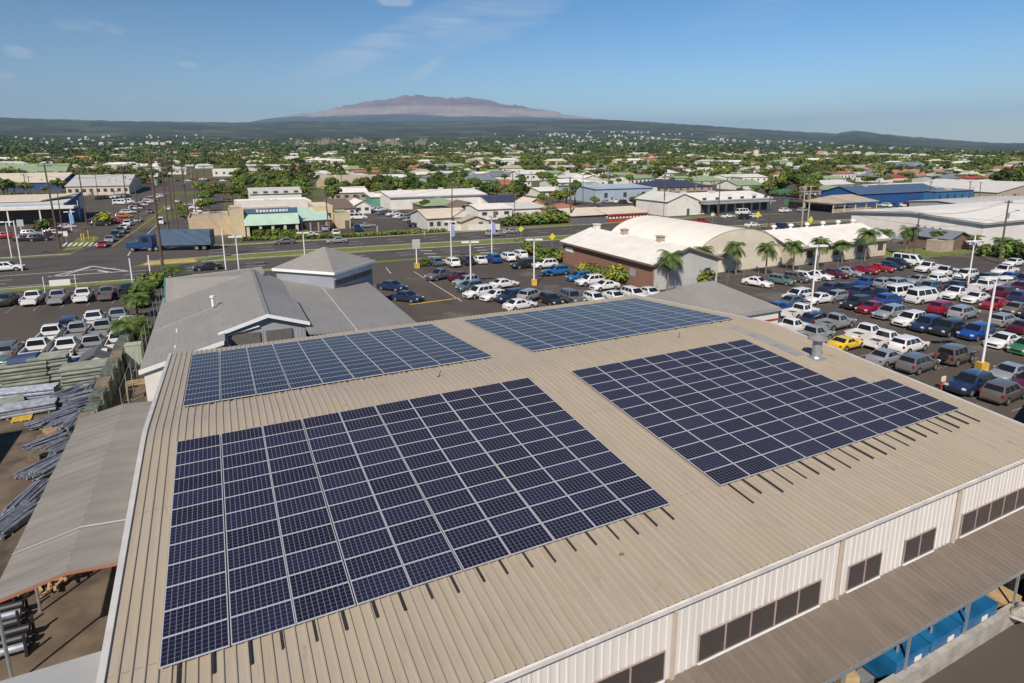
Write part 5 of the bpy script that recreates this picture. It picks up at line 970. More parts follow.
def lamp(xb, yb, yt, label, head='T', base=None, flag=None, rot=0., hw=1.1):
    b = onz(xb, yb); h = height(xb, yb, yt); o = empty('lot_lamp', (b[0], b[1], 0), label, 'lamp post', rot)
    if base: q = MB(); q.box(-.38, .38, -.38, .38, 0, .85); q.build('base', base, o)
    q = MB(); q.bar((0, 0, .0 if not base else .85), (0, 0, h), .11, 8, r2=.09); q.build('pole', 'pole_white', o)
    if head == 'T': 
        for s in (-1, 1):
            q = MB(); q.box(*sorted((s*.12, s*hw)), -.32, .32, h-.02, h+.16); q.build('lamp_head', 'pole_white', o)
    if head == 'X':
        q = MB(); q.box(-hw, hw, -.12, .12, h-.9, h-.75); q.build('lamp_head', 'pole_white', o); q = MB(); q.box(-.2, .2, -hw*.8, hw*.8, h-1.1, h-.93); q.build('lamp_head', 'pole_white', o)
    if head == 'S': q = MB(); q.box(-.65, .65, -.12, .12, h-1.5, h+.1); q.build('sign_box', bm_('lightgrey'), o)
    if flag: q = MB(); q.add([(.12, -.02, h-2.7), (.75, -.02, h-2.6), (.7, -.02, h-.8), (.12, -.02, h-.5), (.12, .02, h-2.7), (.75, .02, h-2.6), (.7, .02, h-.8), (.12, .02, h-.5)], [(0, 1, 2, 3), (7, 6, 5, 4), (0, 4, 5, 1), (1, 5, 6, 2), (2, 6, 7, 3), (3, 7, 4, 0)]); q.build('banner', flag, o)
    return o
lamp(534, 285, 240, 'white lamp post with flat double head and yellow base in the middle lot', 'T', 'yellow', rot=-.3, hw=1.25)
lamp(471, 288, 242.5, 'white double-headed lamp post among the white cars of the middle lot', 'T', None, rot=-.3, hw=1.25)
lamp(451.5, 261, 222, 'flagged white lamp post at the left back of the middle lot', 'T', None, bmat('bannerblue', (.25, .28, .5)), rot=-.3); lamp(492, 259, 219, 'flagged white lamp post behind the bright blue suv', 'T', None, bmat('bannerblue', (.25, .28, .5)), rot=-.3)
lamp(417, 268, 240, 'white post with grey sign box and yellow foot at the middle lot entrance', 'S', 'yellow')
lamp(810, 318, 246, 'slim white lamp post with a flat double head near the silver pickup', 'T', 'yellow', rot=-.3, hw=1.2)
lamp(968, 284, 235, 'tall white lamp post with crossed heads in the back of the right lot', 'X', None, rot=-.3, hw=1.4)
lamp(981, 371, 277, 'nearest tall white lamp post with yellow concrete base in the right lot', 'T', 'yellow', rot=-.35, hw=1.35)
lamp(239, 270, 237, 'white double-headed lamp post behind the grey showroom parapet', 'T', None, rot=-.3); lamp(226, 270, 228, 'plain thin white pole left of the parapet lamp post', 'N'); lamp(305, 258, 233, 'white lamp post rising behind the showroom tower', 'T', None, rot=-.3)
lamp(22.5, 271, 220, 'slanting white pole at the left highway edge', 'N'); lamp(12, 258, 222, 'white double-headed lamp post at the left highway edge', 'T', None, rot=-.2); lamp(151, 278, 255, 'thin white pole at the kerb behind the palms', 'N'); lamp(133, 285, 258, 'reddish white post beside the last dark pickup', 'N')
lamp(72, 231, 212, 'white canopy-like lamp post beside the dealership banner', 'T', None, bmat('banneraqua', (.12, .4, .6))); lamp(80, 219, 200, 'thin white post in front of the blue end wall', 'N'); lamp(22, 234, 220, 'short white post with a red sign panel in the dealership yard', 'S'); lamp(44, 240, 228, 'short grey post among the cars of the dealership', 'N')
# street lamps with long arms near the crossing
bp = onz(44, 300); bn = empty('lot_banner', (onz(62, 296)[0], onz(62, 296)[1], 0), 'blank white banner strung between posts at the left lot front', 'banner')
zc = ony(62, 282.5, bn.location.y)[2]
q = MB(); w2 = (ony(72, 282, bn.location.y)[0]-ony(51, 283, bn.location.y)[0])/2; q.box(-w2, w2, -.02, .02, zc-.42, zc+.42); q.build('cloth', bm_('white'), bn)
for s in (-1, 1): q = MB(); q.bar((s*(w2+.6), 0, 0), (s*(w2+.6), 0, zc+1.0), .06, 6); q.build('post', 'pole_white', bn)
def sign(xb, yb, yt, label, col, w=.9, hh=.9, shape='diamond'):
    b = onz(xb, yb); h = height(xb, yb, yt); o = empty('road_sign', (b[0], b[1], 0), label, 'sign'); q = MB(); q.bar((0, 0, 0), (0, 0, h), .05, 6); q.build('post', 'galv', o); q = MB()
    if shape == 'diamond': q.prism([(0, h-hh*1.5), (w*.75, h-hh*.75), (0, h), (-w*.75, h-hh*.75)], 'y', -.09, -.055)
    else: q.box(-w/2, w/2, -.09, -.055, h-hh, h)
    q.build('panel', bm_(col) if col in BC else M[col], o); return o
bmat('signyellow', (.75, .65, .02)); BC['signyellow'] = (.75, .65, .02)
sign(552, 258, 233, 'yellow diamond road sign near the brick building gutter', 'signyellow'); sign(521, 240, 226, 'yellow diamond road sign on the highway verge by the hedge', 'signyellow'); sign(757, 226, 211, 'yellow diamond road sign behind the quonset hut', 'signyellow', 1.3, 1.3); sign(810, 226, 216, 'yellow diamond sign right of the twin wooden poles', 'signyellow', 1.3, 1.3)
sign(424.5, 239, 231, 'small pale yellow marker post on the median', 'yellow', .3, .8, 'box'); sign(377.5, 237, 226, 'narrow brown marker post at the shop car park kerb', 'tan2', .3, 1.4, 'box'); sign(712, 224, 213, 'small white rectangular sign by the showroom', 'white', 1.2, .8, 'box'); sign(851, 226, 219, 'small pale round-topped marker at the pavilion kerb', 'yellow', .8, .8, 'box')
sign(780, 200, 189, 'long green overhead direction sign', 'green', 11, 1.7, 'box'); sign(786, 208, 199, 'small green direction sign below the long one', 'green', 2.6, 2.0, 'box'); sign(199.5, 208, 199, 'white double sign board at the far side of the cross street', 'white', 3.5, 2.2, 'box'); sign(67, 244, 231, 'white speed limit board on the corner lawn', 'white', .8, 1.1, 'box')
for k, (x, y) in enumerate(((82, 241), (84.5, 241), (94.5, 241), (89, 239.5))): 
    b = onz(x, y); q = MB(); q.bar((0, 0, 0), (0, 0, (1.7, 1.7, .9, 2.2)[k]), .12, 8); o = q.build('bollard', 'yellow'); o.location = (b[0], b[1], 0); tag(o, ('left yellow', 'second yellow', 'short yellow', 'tall signal-like yellow')[k]+' post on the corner lawn by the cross street', 'bollard', 'yellow posts on the corner lawn')
sheet('corner_lawn', [tuple(onz(x, y)[:2]) for x, y in ((62, 251), (80, 249.5), (100, 239), (96, 236), (78, 238))], .06, M['grass'])
b = onz(942, 391); 
for (x, y, lb) in ((942, 390, 'red marker bollard with a white top beside the navy suv'), (860, 372, 'small red marker with a white sign left of the silver sedan')):
    b = onz(x, y); o = empty('marker_bollard', (b[0], b[1], 0), lb, 'bollard'); q = MB(); q.bar((0, 0, 0), (0, 0, .8), .15, 10); q.build('post', 'red_marker' if 0 else mat('marker_red', (.55, .1, .03)), o); q = MB(); q.box(-.25, .25, -.05, .05, .8, 1.2); q.build('plate', 'white', o)
# fences
def fence(name, label, pts, h, cat='fence', m='galv', rails=True, step=3., mesh=None):
    o = empty(name, (pts[0][0], pts[0][1], 0), label, cat); o.location = (0, 0, 0)
    for a, c in zip(pts[:-1], pts[1:]):
        a, c = Vector(a), Vector(c); n = max(1, int((c-a).length/step))
        for k in range(n+1): p = a.lerp(c, k/n); q = MB(); q.bar((p.x, p.y, 0), (p.x, p.y, h), .03, 6); q.build('post', m, o)
        for z in (h-.03, h*.5, .1): q = MB(); q.bar((a.x, a.y, z), (c.x, c.y, z), .012, 5); q.build('rail', m, o)
        if mesh:
            d = (c-a).normalized(); n_ = Vector((-d.y, d.x))*.02; q = MB(); q.add([(a.x-n_.x, a.y-n_.y, .05), (c.x-n_.x, c.y-n_.y, .05), (c.x+n_.x, c.y+n_.y, .05), (a.x+n_.x, a.y+n_.y, .05), (a.x-n_.x, a.y-n_.y, h), (c.x-n_.x, c.y-n_.y, h), (c.x+n_.x, c.y+n_.y, h), (a.x+n_.x, a.y+n_.y, h)], [(0, 3, 2, 1), (4, 5, 6, 7), (0, 1, 5, 4), (1, 2, 6, 5), (2, 3, 7, 6), (3, 0, 4, 7)]); q.build('panel', mesh, o)
    return o
fence('chain_fence', 'low chain fence running along the palm row', [(72, 38.6), (119, 38.2), (160, 30)], 1.6); fence('slat_fence', 'dark screened fence beside the pavilion', [tuple(onz(788, 208)[:2]), tuple(onz(832, 212.5)[:2])], 2.4, mesh='black'); fence('wood_fence', 'grey plank fence along the highway shop forecourt', [tuple(onz(448, 231)[:2]), tuple(onz(500, 230)[:2])], 1.6, mesh=bm_('offwhite'))
fence('lot_fence', 'tall thin fence between the left lot and the grey showroom', [(-5.2, 21), (-5.2, 46), (-4.8, 62)], 2.6, m='galv')
fence('board_fence', 'dark screened fence in front of the grey-fronted shop', [tuple(onz(572, 224.5)[:2]), tuple(onz(607, 223.5)[:2])], 1.8, mesh=bm_('darkgrey'))
fence('brick_yard_fence', 'chain fence with stone footing before the brick building gable', [(56.3, 36.5), (69.5, 36.5)], 1.6)
# ------------------------------------------------------------------ loading dock by the canopy
dock = MB(); dock.box(14, 31.3, -19.75, -19.45, 0, .78); dk = dock.build('dock_wall', 'concrete'); tag(dk, 'long low concrete wall along the canopy edge', 'wall')
for k, (xa, xb, lb) in enumerate(((22.9, 24.9, 'left blue steel bin under the canopy'), (25.0, 27.0, 'middle blue steel bin under the canopy'), (27.1, 29.6, 'right and longest blue steel bin under the canopy'))):
    o = empty('steel_bin', ((xa+xb)/2, -18.9, 0), lb, 'bin', 0, 'blue bins under the canopy'); w = (xb-xa)/2
    q = MB(); q.box(-w, w, -.62, .6, .12, 1.2); q.build('body', 'blue_tank', o); q = MB(); q.add([(-w, -.66, 1.202), (w, -.66, 1.202), (w, .6, 1.21), (-w, .6, 1.21), (-w, -.62, 1.26), (w, -.62, 1.26), (w, .6, 1.36), (-w, .6, 1.36)], [(0, 3, 2, 1), (4, 5, 6, 7), (0, 1, 5, 4), (1, 2, 6, 5), (2, 3, 7, 6), (3, 0, 4, 7)]); q.build('lid', 'blue_tank', o)
    q = MB(); q.box(.1, .5, -.645, -.625, .85, 1.05); q.build('label_plate', 'white', o); q = MB(); q.bar((-.5, -.3, 1.2), (-.5, -.3, 1.55), .05); q.build('handle', 'galv', o)
ys_ = building('yellow_booth', 'bright yellow painted booth with dark window at the right canopy end', 31.75, 36.5, -20.3, -19.75, 1.75, bmat('boothyellow', (.75, .6, .12)), 'darkgrey', 'flat', .05, cat='booth', win=1)
rq = random.Random(5)
def lump(name, label, x, y, z, sx, sy, sz, m, cat, seed=0):
    bm = bmesh.new(); bmesh.ops.create_icosphere(bm, subdivisions=3, radius=1); r_ = random.Random(seed)
    ph = [r_.uniform(0, 6) for _ in range(6)]
    for v in bm.verts:
        c = v.co; f = 1+.13*math.sin(5*c.x+ph[0])*math.sin(4*c.y+ph[1])+.09*math.sin(9*c.z+ph[2]+3*c.x); v.co = Vector((c.x*sx*f, c.y*sy*f, max(-.6, c.z)*sz*f))
    me = bpy.data.meshes.new(name); bm.to_mesh(me); bm.free(); me.materials.append(M[m] if m in M else m); o = bpy.data.objects.new(name, me); C.objects.link(o); o.location = (x, y, z); return tag(o, label, cat)
lump('canvas_bundle', 'crumpled pale canvas bundle on the end of the dock wall', 30.7, -19.95, .7, .55, .35, .35, 'concrete', 'bundle', 2)
o = empty('pallet_stack', (31.3, -18.9, 0), 'timber pallet and dark drums at the right end of the blue bins', 'pallet')
for k in range(4): q = MB(); q.box(-.6, .6, -.5, .5, .1+k*.15, .2+k*.15); q.build('board', 'timber', o)
for k, (dx, dy) in enumerate(((1.1, .2), (1.65, .1), (1.3, -.45))): q = MB(); q.bar((dx, dy, 0), (dx, dy, .95), .28, 12); q.build('drum', 'black', o)
for k in range(5):
    q = MB(); x = 18.6+k*.8; y = -19.0+rq.uniform(-.2, .2); q.box(-.3, .3, -.25, .25, 0, rq.uniform(.6, 1.3)); o = q.build('scrap_box', ('timber', 'white', 'pipe_blue', 'timber', 'galv')[k]); o.location = (x, y, .01); o.rotation_euler = (0, 0, rq.uniform(-.5, .5)); tag(o, ('brown carton', 'whitish crate', 'grey-blue case', 'tan timber box', 'galvanised box')[k]+' in the clutter left of the blue bins', 'box')
# ------------------------------------------------------------------ stored pipes and bundles in the yard
def stack(x, y, length, cols, rows, r, heading, m, label, group, strap=True, ex=True):
    o = empty('pipe_stack', (x, y, 0), label, 'pipe stack', heading, group)
    for j in range(rows):
        for i in range(cols-(j if ex else 0)*0):
            yy = (i-(cols-1)/2)*2*r+(r*.5 if j % 2 else 0); zz = r+.1+j*1.8*r; dx = rq.uniform(-.08, .08); q = MB(); q.bar((-length/2+dx, yy, zz), (length/2+dx, yy, zz), r*.98, 10); q.build('pipe', m, o)
    for s in (-.36, .36):
        q = MB(); q.box(s*length-.06, s*length+.06, -cols*r, cols*r, 0, .1); q.build('bearer', 'timber', o)
    return o
def P_(x, y): return onz(x, y)[:2]
gp = 'stacks of long pipes in the storage yard'
for k, (x, y, ln, c_, r_, rad, hd, m, lb) in enumerate([
  (4, 386, 3.4, 3, 3, .27, .02, 'pipe_green', 'green-grey pipe stack at the left photo edge below the green sedan'), (28, 384, 3.2, 3, 4, .27, .03, 'pipe_green', 'green-grey pipe stack with a blue tarp on top'), (53, 380, 2.7, 3, 5, .27, .05, 'pipe_green', 'tallest green-grey pipe stack beside the white sedan'),
  (88, 385, 3.3, 4, 4, .25, .04, 'pipe_green', 'green-grey pipe stack in front of the small dark-roofed shed'), (28, 402, 4.0, 3, 3, .22, -.12, 'pipe_blue', 'grey pipe stack in the second row of the yard'), (30, 413, 3.4, 4, 2, .2, .1, 'pipe_blue', 'low grey pipe stack lying above the yellow pallet'), (3, 412, 2.6, 3, 2, .22, .3, 'pipe_green', 'short pipe heap at the left photo edge')]):
    stack(*P_(x, y), ln, c_+2, int(r_*1.5), rad*.66, hd, m, lb, gp)
b = P_(28, 384); q = MB(); q.add([(-1.1, -1, 0), (1.1, -1, 0), (1.1, 1, 0), (-1.1, 1, 0), (-.9, -.6, .35), (.9, -.6, .4), (.95, .7, .38), (-.9, .6, .33)], [(0, 3, 2, 1), (4, 5, 6, 7), (0, 1, 5, 4), (1, 2, 6, 5), (2, 3, 7, 6), (3, 0, 4, 7)]); o = q.build('tarp', 'tarp_blue'); o.location = (b[0], b[1]+.3, 2.12); tag(o, 'dark blue tarp draped over a green-grey pipe stack', 'tarp')
def bundle(x, y, ln, heading, n, m, label, hh=.7, w=1.1, tilt=0):
    o = empty('rod_bundle', (x, y, 0), label, 'rod bundle', heading, 'bundles of steel rods in the yard')
    for k in range(n):
        yy = rq.uniform(-w/2, w/2); zz = .08+hh*rq.random()*(1-abs(yy)/w); d = rq.uniform(-.25, .25); r_ = rq.uniform(.035, .07); q = MB(); q.bar((-ln/2+d, yy, zz), (ln/2+d, yy+rq.uniform(-.2, .2), zz+tilt*ln+rq.uniform(-.05, .05)), r_, 5); q.build('rod', m, o)
    for s in (-.3, .3): q = MB(); q.box(s*ln-.05, s*ln+.05, -w*.6, w*.6, 0, .07); q.build('bearer', 'timber', o)
k = 0
for (x, y, ln, hd, n, hh, w, lb) in [(73, 402, 3.2, 1.15, 34, 1.5, 1.6, 'steep heap of blue-grey rods in the middle of the yard'), (82, 410, 3.0, 1.3, 30, 1.6, 1.4, 'blue-grey rod heap right of the steep one'), (95, 400, 3.0, 1.5, 30, 1.8, 1.2, 'tall rod heap against the yard racks'), (62, 424, 2.8, 1.2, 26, 1.2, 1.5, 'rod heap with timber battens on top'), (76, 430, 3.2, 1.45, 28, 1.1, 1.3, 'rod heap beside the shed roof top corner'),
      (45, 425, 2.4, .9, 22, .5, 1.3, 'fan-shaped low rod bundle beyond the long shadow'), (48, 447, 3.0, 1.1, 24, .8, 1.2, 'rod bundle below the timber battens'), (66, 450, 3.4, 1.35, 24, .9, 1.0, 'rod bundle hugging the shed eave'), (40, 470, 3.2, 1.2, 24, .5, 1.2, 'loose rods in front of the timber pallet'), (55, 470, 3.6, 1.4, 26, .8, 1.0, 'rods wrapped in blue along the shed eave'), (30, 500, 4.0, 1.45, 26, .6, 1.1, 'long rod bundle along the lower shed eave'), (13, 525, 4.2, 1.5, 26, .6, 1.2, 'lowest long bundle of pale rods at the left edge')]:
    bx, by = P_(x, y); bundle(bx, by, ln*.7, hd-.5+rq.uniform(-.35, .5), int(n*1.5), 'pipe_blue', lb, hh*.9, w); k += 1
def pallet(x, y, rz, label, m='timber', n=3):
    b = P_(x, y); o = empty('pallet', (b[0], b[1], .02), label, 'pallet', rz, 'timber pallets in the yard')
    for k in range(n):
        for j in range(5): q = MB(); q.box(-.6, .6, -.5+j*.22, -.5+j*.22+.13, .1+k*.14, .125+k*.14); q.build('board', m, o)
        for s in (-.5, 0, .5): q = MB(); q.box(s-.04, s+.04, -.5, .51, .02+k*.14, .098+k*.14); q.build('bearer', m, o)
for a in ((42, 458, .9, 'weathered timber pallet pile in the middle of the yard', 'old_timber', 4), (55, 432, .5, 'timber battens lying on the rod heap', 'timber', 2), (22, 420, .1, 'yellow pallet below the grey pipes', 'yellow', 1), (48, 440, .2, 'small timber pallet left of the shed roof', 'old_timber', 2)): pallet(*a)
# shelving line (racks) between the yard and the passage
M['rack_green'] = mat('rack_green', (.10, .12, .09), rough=.7, var=.6, scale=2.5)
rk = empty('storage_rack', (-6.6, 22, 0), 'long dull green storage racking between yard and passage', 'rack'); rk.location = (0, 0, 0)
for k in range(9):
    y0 = 16.5+k*2.6; q = MB(); q.box(-7.3, -6.55, y0, y0+2.1+.3*rq.random(), .02, .8+.7*rq.random()); q.build('crate_row', 'rack_green', rk)
    q = MB(); q.bar((-6.4, y0, 0), (-6.4, y0, 2.3), .05, 5); q.build('upright', 'pipe_green', rk)
    q = MB(); q.box(-7.3, -6.45, y0+.1, y0+2.2, 1.62, 1.75+.35*rq.random()); q.build('crate_row', 'rack_green' if k % 3 else 'old_timber', rk)
b = P_(100, 372); hut = building('small_shed', 'small cream shed with a dark gabled roof beside the yard racks', b[0]-1.25, b[0]+1.15, b[1]-1.2, b[1]+1.6, 1.35, 'cream', 'darkgrey', 'gy', .6, ov=.15, cat='shed')
q = MB(); q.box(.3, .75, .2, .6, 1.72, 1.95); q.build('roof_light', 'white', hut)
b = P_(136, 366); q = MB(); q.box(-.6, .6, -.5, .5, 0, 2.1); q.box(-.65, .65, -.55, .55, 2.101, 2.18); o = q.build('utility_cabinet', bmat('palegreen', (.35, .4, .3))); o.location = (b[0], b[1], .02); tag(o, 'pale green utility cabinet at the end of the palm bed', 'cabinet')
b = P_(139, 400); o = empty('crate_frame', (b[0], b[1], .02), 'open timber crate frame standing in the passage beside the white wall', 'frame', .1)
for (p, r_) in (((-.7, -.5, 0), (-.7, -.5, 1.5)), ((.7, -.5, 0), (.7, -.5, 1.5)), ((-.7, .5, 0), (-.7, .5, 1.5)), ((.7, .5, 0), (.7, .5, 1.5)), ((-.7, -.5, 1.5), (.7, -.5, 1.5)), ((-.7, .5, 1.5), (.7, .5, 1.5)), ((-.7, -.5, 1.5), (-.7, .5, 1.5)), ((.7, -.5, 1.5), (.7, .5, 1.5)), ((-.7, 0, 1.5), (.7, 0, 1.5))):
    q = MB(); q.bar(p, r_, .06, 4); q.build('beam', 'timber', o)
# machinery and pallets at the lower left
b = onz(50, 600); 
for k, (x, y, s, lb) in enumerate(((46, 588, .9, 'pile of yellowish broken timber under the shed edge'), (62, 585, .7, 'smaller pile of yellowish timber beside the shed post'))):
    bb = P_(x, y); o = empty('timber_pile', (bb[0], bb[1], .02), lb, 'timber pile')
    for j in range(16): q = MB(); a_ = rq.uniform(0, PI); q.box(-s*.8, s*.8, -.05, .05, 0, .06); t = q.build('plank', 'timber', o); t.location = (rq.uniform(-.4, .4), rq.uniform(-.4, .4), .08+j*.05); t.rotation_euler = (rq.uniform(-.2, .2), rq.uniform(-.25, .25), a_)
for k, (x, y, lb) in enumerate(((8, 625, 'dark tangled machine frame at the lower left edge'), (14, 650, 'second dark machine frame with pale rollers at the lower left corner'), (3, 600, 'black engine block in the shed shadow'))):
    bb = P_(x, y); o = empty('machine_frame', (bb[0], bb[1], .02), lb, 'machine')
    for j in range(3): q = MB(); q.bar((-.5, -.45+j*.42, .35+.1*j), (.5, -.45+j*.42, .35+.1*j), .16, 10); q.build('roller', ('black', 'pipe_blue', 'black')[(j+k) % 3], o)
    for s in (-.55, .55): 
        q = MB(); q.box(s-.05, s+.05, -.7, .7, 0, .12); q.box(s-.045, s+.045, -.65, -.55, .121, .9); q.box(s-.045, s+.045, .55, .65, .121, .9); q.build('side_frame', 'black', o)
# ------------------------------------------------------------------ trees
def palm_mesh(seed, h, crown=2.0, nf=17, lean=.3):
    r_ = random.Random(seed); t = MB(); P = [(lean*(k/6)**2, 0, h*k/6) for k in range(7)]
    for k in range(6): t.bar(P[k], P[k+1], .17-.012*k, 8, r2=.17-.012*(k+1))
    l_ = MB(); top = Vector(P[-1])
    for f in range(nf):
        a = 2*PI*f/nf+r_.uniform(-.15, .15); el = r_.uniform(-.5, 1.2); L = crown*r_.uniform(.85, 1.1); seg = 9; p = top.copy(); d = Vector((math.cos(a)*math.cos(el), math.sin(a)*math.cos(el), math.sin(el))); side = Vector((-math.sin(a), math.cos(a), 0)); pts = [p.copy()]
        for s in range(seg): p = p+d*(L/seg); pts.append(p.copy()); d = (d+Vector((0, 0, -.20-.03*s))).normalized()
        for s in range(seg):
            p, q_ = pts[s], pts[s+1]; w = crown*.34*math.sin(PI*min(.95, (s+1.3)/(seg+1)))
            dd = (q_-p)
            for sg in (-1, 1):
                for u in (0, .5):
                    b0 = p+dd*u; tip = b0+side*sg*w+dd*.7+Vector((0, 0, -w*.45)); l_.add([b0, b0+dd*.5, tip], [(0, 1, 2)])
            l_.add([p-side*.02, p+side*.02, q_+side*.015, q_-side*.015], [(0, 1, 2, 3)])
    for f in range(10):   # dead skirt
        a = r_.uniform(0, 6.28); l_.add([top+Vector((0, 0, -.1)), top+Vector((math.cos(a)*.25, math.sin(a)*.25, -.3)), top+Vector((math.cos(a)*.35, math.sin(a)*.35, -1.0))], [(0, 1, 2)])
    return t, l_
def to_mesh(b, name, m, fix=False): o = b.build(name, m, fix=fix); d = o.data; bpy.data.objects.remove(o); return d
def place_tree(name, x, y, z, parts, label, cat, sc_=1., rz=0., group=None):
    r = empty(name, (x, y, z), label, cat, rz, group); r.scale = (sc_, sc_, sc_)
    for nm, d in parts: o = bpy.data.objects.new(nm, d); C.objects.link(o); o.parent = r
    return r
PM = []
for s in range(3):
    t, l_ = palm_mesh(s+1, 5.0, 2.8, 30, (.3, -.2, .5)[s]); PM.append([('trunk', to_mesh(t, 'trunk', 'trunk')), ('crown', to_mesh(l_, 'crown', 'palm_leaf'))])
palms = [(667, 291, 258, 'palm casting its shadow on the grey gable, left one'), (701, 279, 252, 'palm with round bush at its foot beside the grey gable'), (735.7, 275, 247.5, 'palm in front of the quonset lean-to door'), (765.5, 275, 248.5, 'palm in front of the quonset arch right half'), (793, 271, 246, 'palm at the junction of quonset and long cream building'), (817.5, 268, 243, 'palm before the first window of the long cream building'),
         (841.8, 263, 245, 'small palm before the middle of the long cream building'), (864.5, 261, 234.5, 'tall palm before the right end of the long cream building'), (883, 251, 233, 'palm just right of the long cream building'), (905, 256, 232, 'palm left of the leaning dark pole'), (936.5, 248, 234, 'palm in front of the blue-roofed lean-to'), (976, 251, 238, 'palm beside the stone hut'),
         (1000, 252, 240, 'palm among bushes at the right edge'), (1012, 255, 242, 'rightmost low palm at the photo edge'), (172, 279, 269, 'low palm at the kerb by the green parapet end'), (144, 302, 284, 'farthest of the three bushy palms beside the showroom'), (138, 318, 297, 'middle of the three bushy palms beside the showroom'), (134.5, 348, 322, 'nearest bushy palm above the utility cabinet'), (247, 233, 226, 'small palm before the diner left column'), (268, 190, 177, 'spiky palm above the two-storey white building')]
for k, (x, yb, yt, lb) in enumerate(palms):
    b = onz(x, yb); h = height(x, yb, yt-1.2); s = max(.35, (h-.2)/5.0); pr = PM[k % 3]
    r = place_tree('palm_tree', b[0], b[1], 0, pr, lb, 'palm tree', 1, k*1.3, 'palms'); r.scale = (max(.8, min(1.2, s)), max(.8, min(1.2, s)), s)
def leafball(b, c, rad, n, size, r_, flat=.75):
    for _ in range(n):
        v = Vector((r_.gauss(0, 1), r_.gauss(0, 1), r_.gauss(0, 1))).normalized()*rad*(r_.random()**.4); v.z *= flat; p = Vector(c)+v; nrm = (v.normalized()+Vector((r_.uniform(-.7, .7), r_.uniform(-.7, .7), r_.uniform(-.2, .9)))).normalized()
        u = nrm.orthogonal().normalized(); w = nrm.cross(u); a = r_.uniform(0, 6.28); u, w = u*math.cos(a)+w*math.sin(a), w*math.cos(a)-u*math.sin(a); s = size*r_.uniform(.6, 1.3)
        b.add([p-u*s-w*s*.5, p+u*s-w*s*.6, p+u*s*.9+w*s*.6, p-u*s*.8+w*s*.5], [(0, 1, 2, 3)])
def tree_mesh(seed, R=3.6, H=7.5, clumps=15, n=85, size=.36, spread=1.):
    r_ = random.Random(seed); t = MB(); th = H*.42; t.bar((0, 0, 0), (.15, .1, th), .26, 8, r2=.17); l_ = MB()
    for k in range(clumps):
        a = 2.4*k+r_.uniform(-.4, .4); rr_ = R*.72*math.sqrt((k+.5)/clumps)*r_.uniform(.7, 1.15); z = H*.52+(H*.40)*(1-(rr_/R)**2)*r_.uniform(.35, 1.); c = (math.cos(a)*rr_, math.sin(a)*rr_*spread, z); t.bar((.15, .1, th*.9), c, .09, 5, r2=.03); leafball(l_, c, R*r_.uniform(.28, .42), n, size, r_)
    return [('trunk', to_mesh(t, 'trunk', 'trunk')), ('crown', None)], l_
TM = []
for s, (mm, args) in enumerate([('leaf', dict()), ('leaf_dark', dict(R=4.2, H=8.5, clumps=18)), ('leaf_light', dict(R=3.2, H=6.2, clumps=13)), ('leaf', dict(R=4.8, H=7.2, clumps=20, spread=.8)), ('leaf_dark', dict(R=2.6, H=9.5, clumps=14)), ('leaf', dict(R=3.0, H=5.0, clumps=11))]):
    parts, l_ = tree_mesh(s+20, **args); parts[1] = ('crown', to_mesh(l_, 'crown', mm)); TM.append(parts)
def bush_mesh(seed, R, H, n, size, m): r_ = random.Random(seed); b = MB(); [leafball(b, (r_.uniform(-.5, .5)*R, r_.uniform(-.5, .5)*R, H*r_.uniform(.3, .7)), R*.55, n//6, size, r_, .8*H/R) for _ in range(6)]; return to_mesh(b, 'bush', m)
BM_ = {k: bush_mesh(i+50, 1.2, 1.5, 420, .16, m) for i, (k, m) in enumerate((('g', 'leaf'), ('y', 'leaf_yellow'), ('l', 'leaf_light'), ('d', 'leaf_dark')))}
def bush(x, y, s, kind, label, group=None, sx=1.):
    b = onz(x, y); o = bpy.data.objects.new('bush', BM_[kind]); C.objects.link(o); o.location = (b[0], b[1], 0); o.scale = (s*sx, s, s); o.rotation_euler = (0, 0, x*.7 if sx == 1 else 0); return tag(o, label, 'bush', group)
for k, (x, y, s, kd, lb) in enumerate([(584, 274, 1.2, 'y', 'yellow-green bush, leftmost along the brick wall'), (592, 276, 1.3, 'l', 'light green bush, second along the brick wall'), (599, 278, 1.3, 'g', 'green bush in the middle of the brick wall bed'), (606, 281, 1.2, 'l', 'light green bush right of the middle along the brick wall'), (613, 281, 1.6, 'y', 'tall bright yellow bush along the brick wall'), (620, 283, 1.4, 'l', 'last light bush before the brick wall window'),
    (704, 284, 1.5, 'l', 'round clipped yellow-green bush below the grey gable'), (103, 225, 2.2, 'y', 'round golden bush beside the blue end wall'), (47, 233, 2.4, 'g', 'leafy bush above the dealership cars'), (542, 262, 1.8, 'g', 'bush at the brick building back corner, left'), (530, 255, 1.7, 'l', 'bush near the yellow diamond sign'), (549, 259, 1.5, 'g', 'bush under the white canopy of the brick building'), (555, 262, 1.5, 'l', 'small bush right of the yellow diamond sign'), (425, 266, 1.0, 'g', 'low shrub at the middle lot entrance sign'),
    (160, 285, 1.4, 'g', 'shrub left of the green parapet end'), (152, 288, 1.5, 'l', 'shrub between the thin white pole and the palms'), (1003, 258, 2.2, 'g', 'bush below the palms at the right edge'), (1018, 259, 2.2, 'd', 'dark bush at the right photo edge'), (985, 256, 1.6, 'g', 'bush right of the stone hut'), (140, 308, 1.2, 'g', 'undergrowth between the two rear bushy palms'), (136, 330, 1.2, 'd', 'undergrowth between the two nearer bushy palms'), (133, 337, 1.5, 'l', 'bright shrub under the nearest bushy palm'), (143, 301, 1.3, 'l', 'bright shrub under the farthest bushy palm')]): bush(x, y, s, kd, lb)
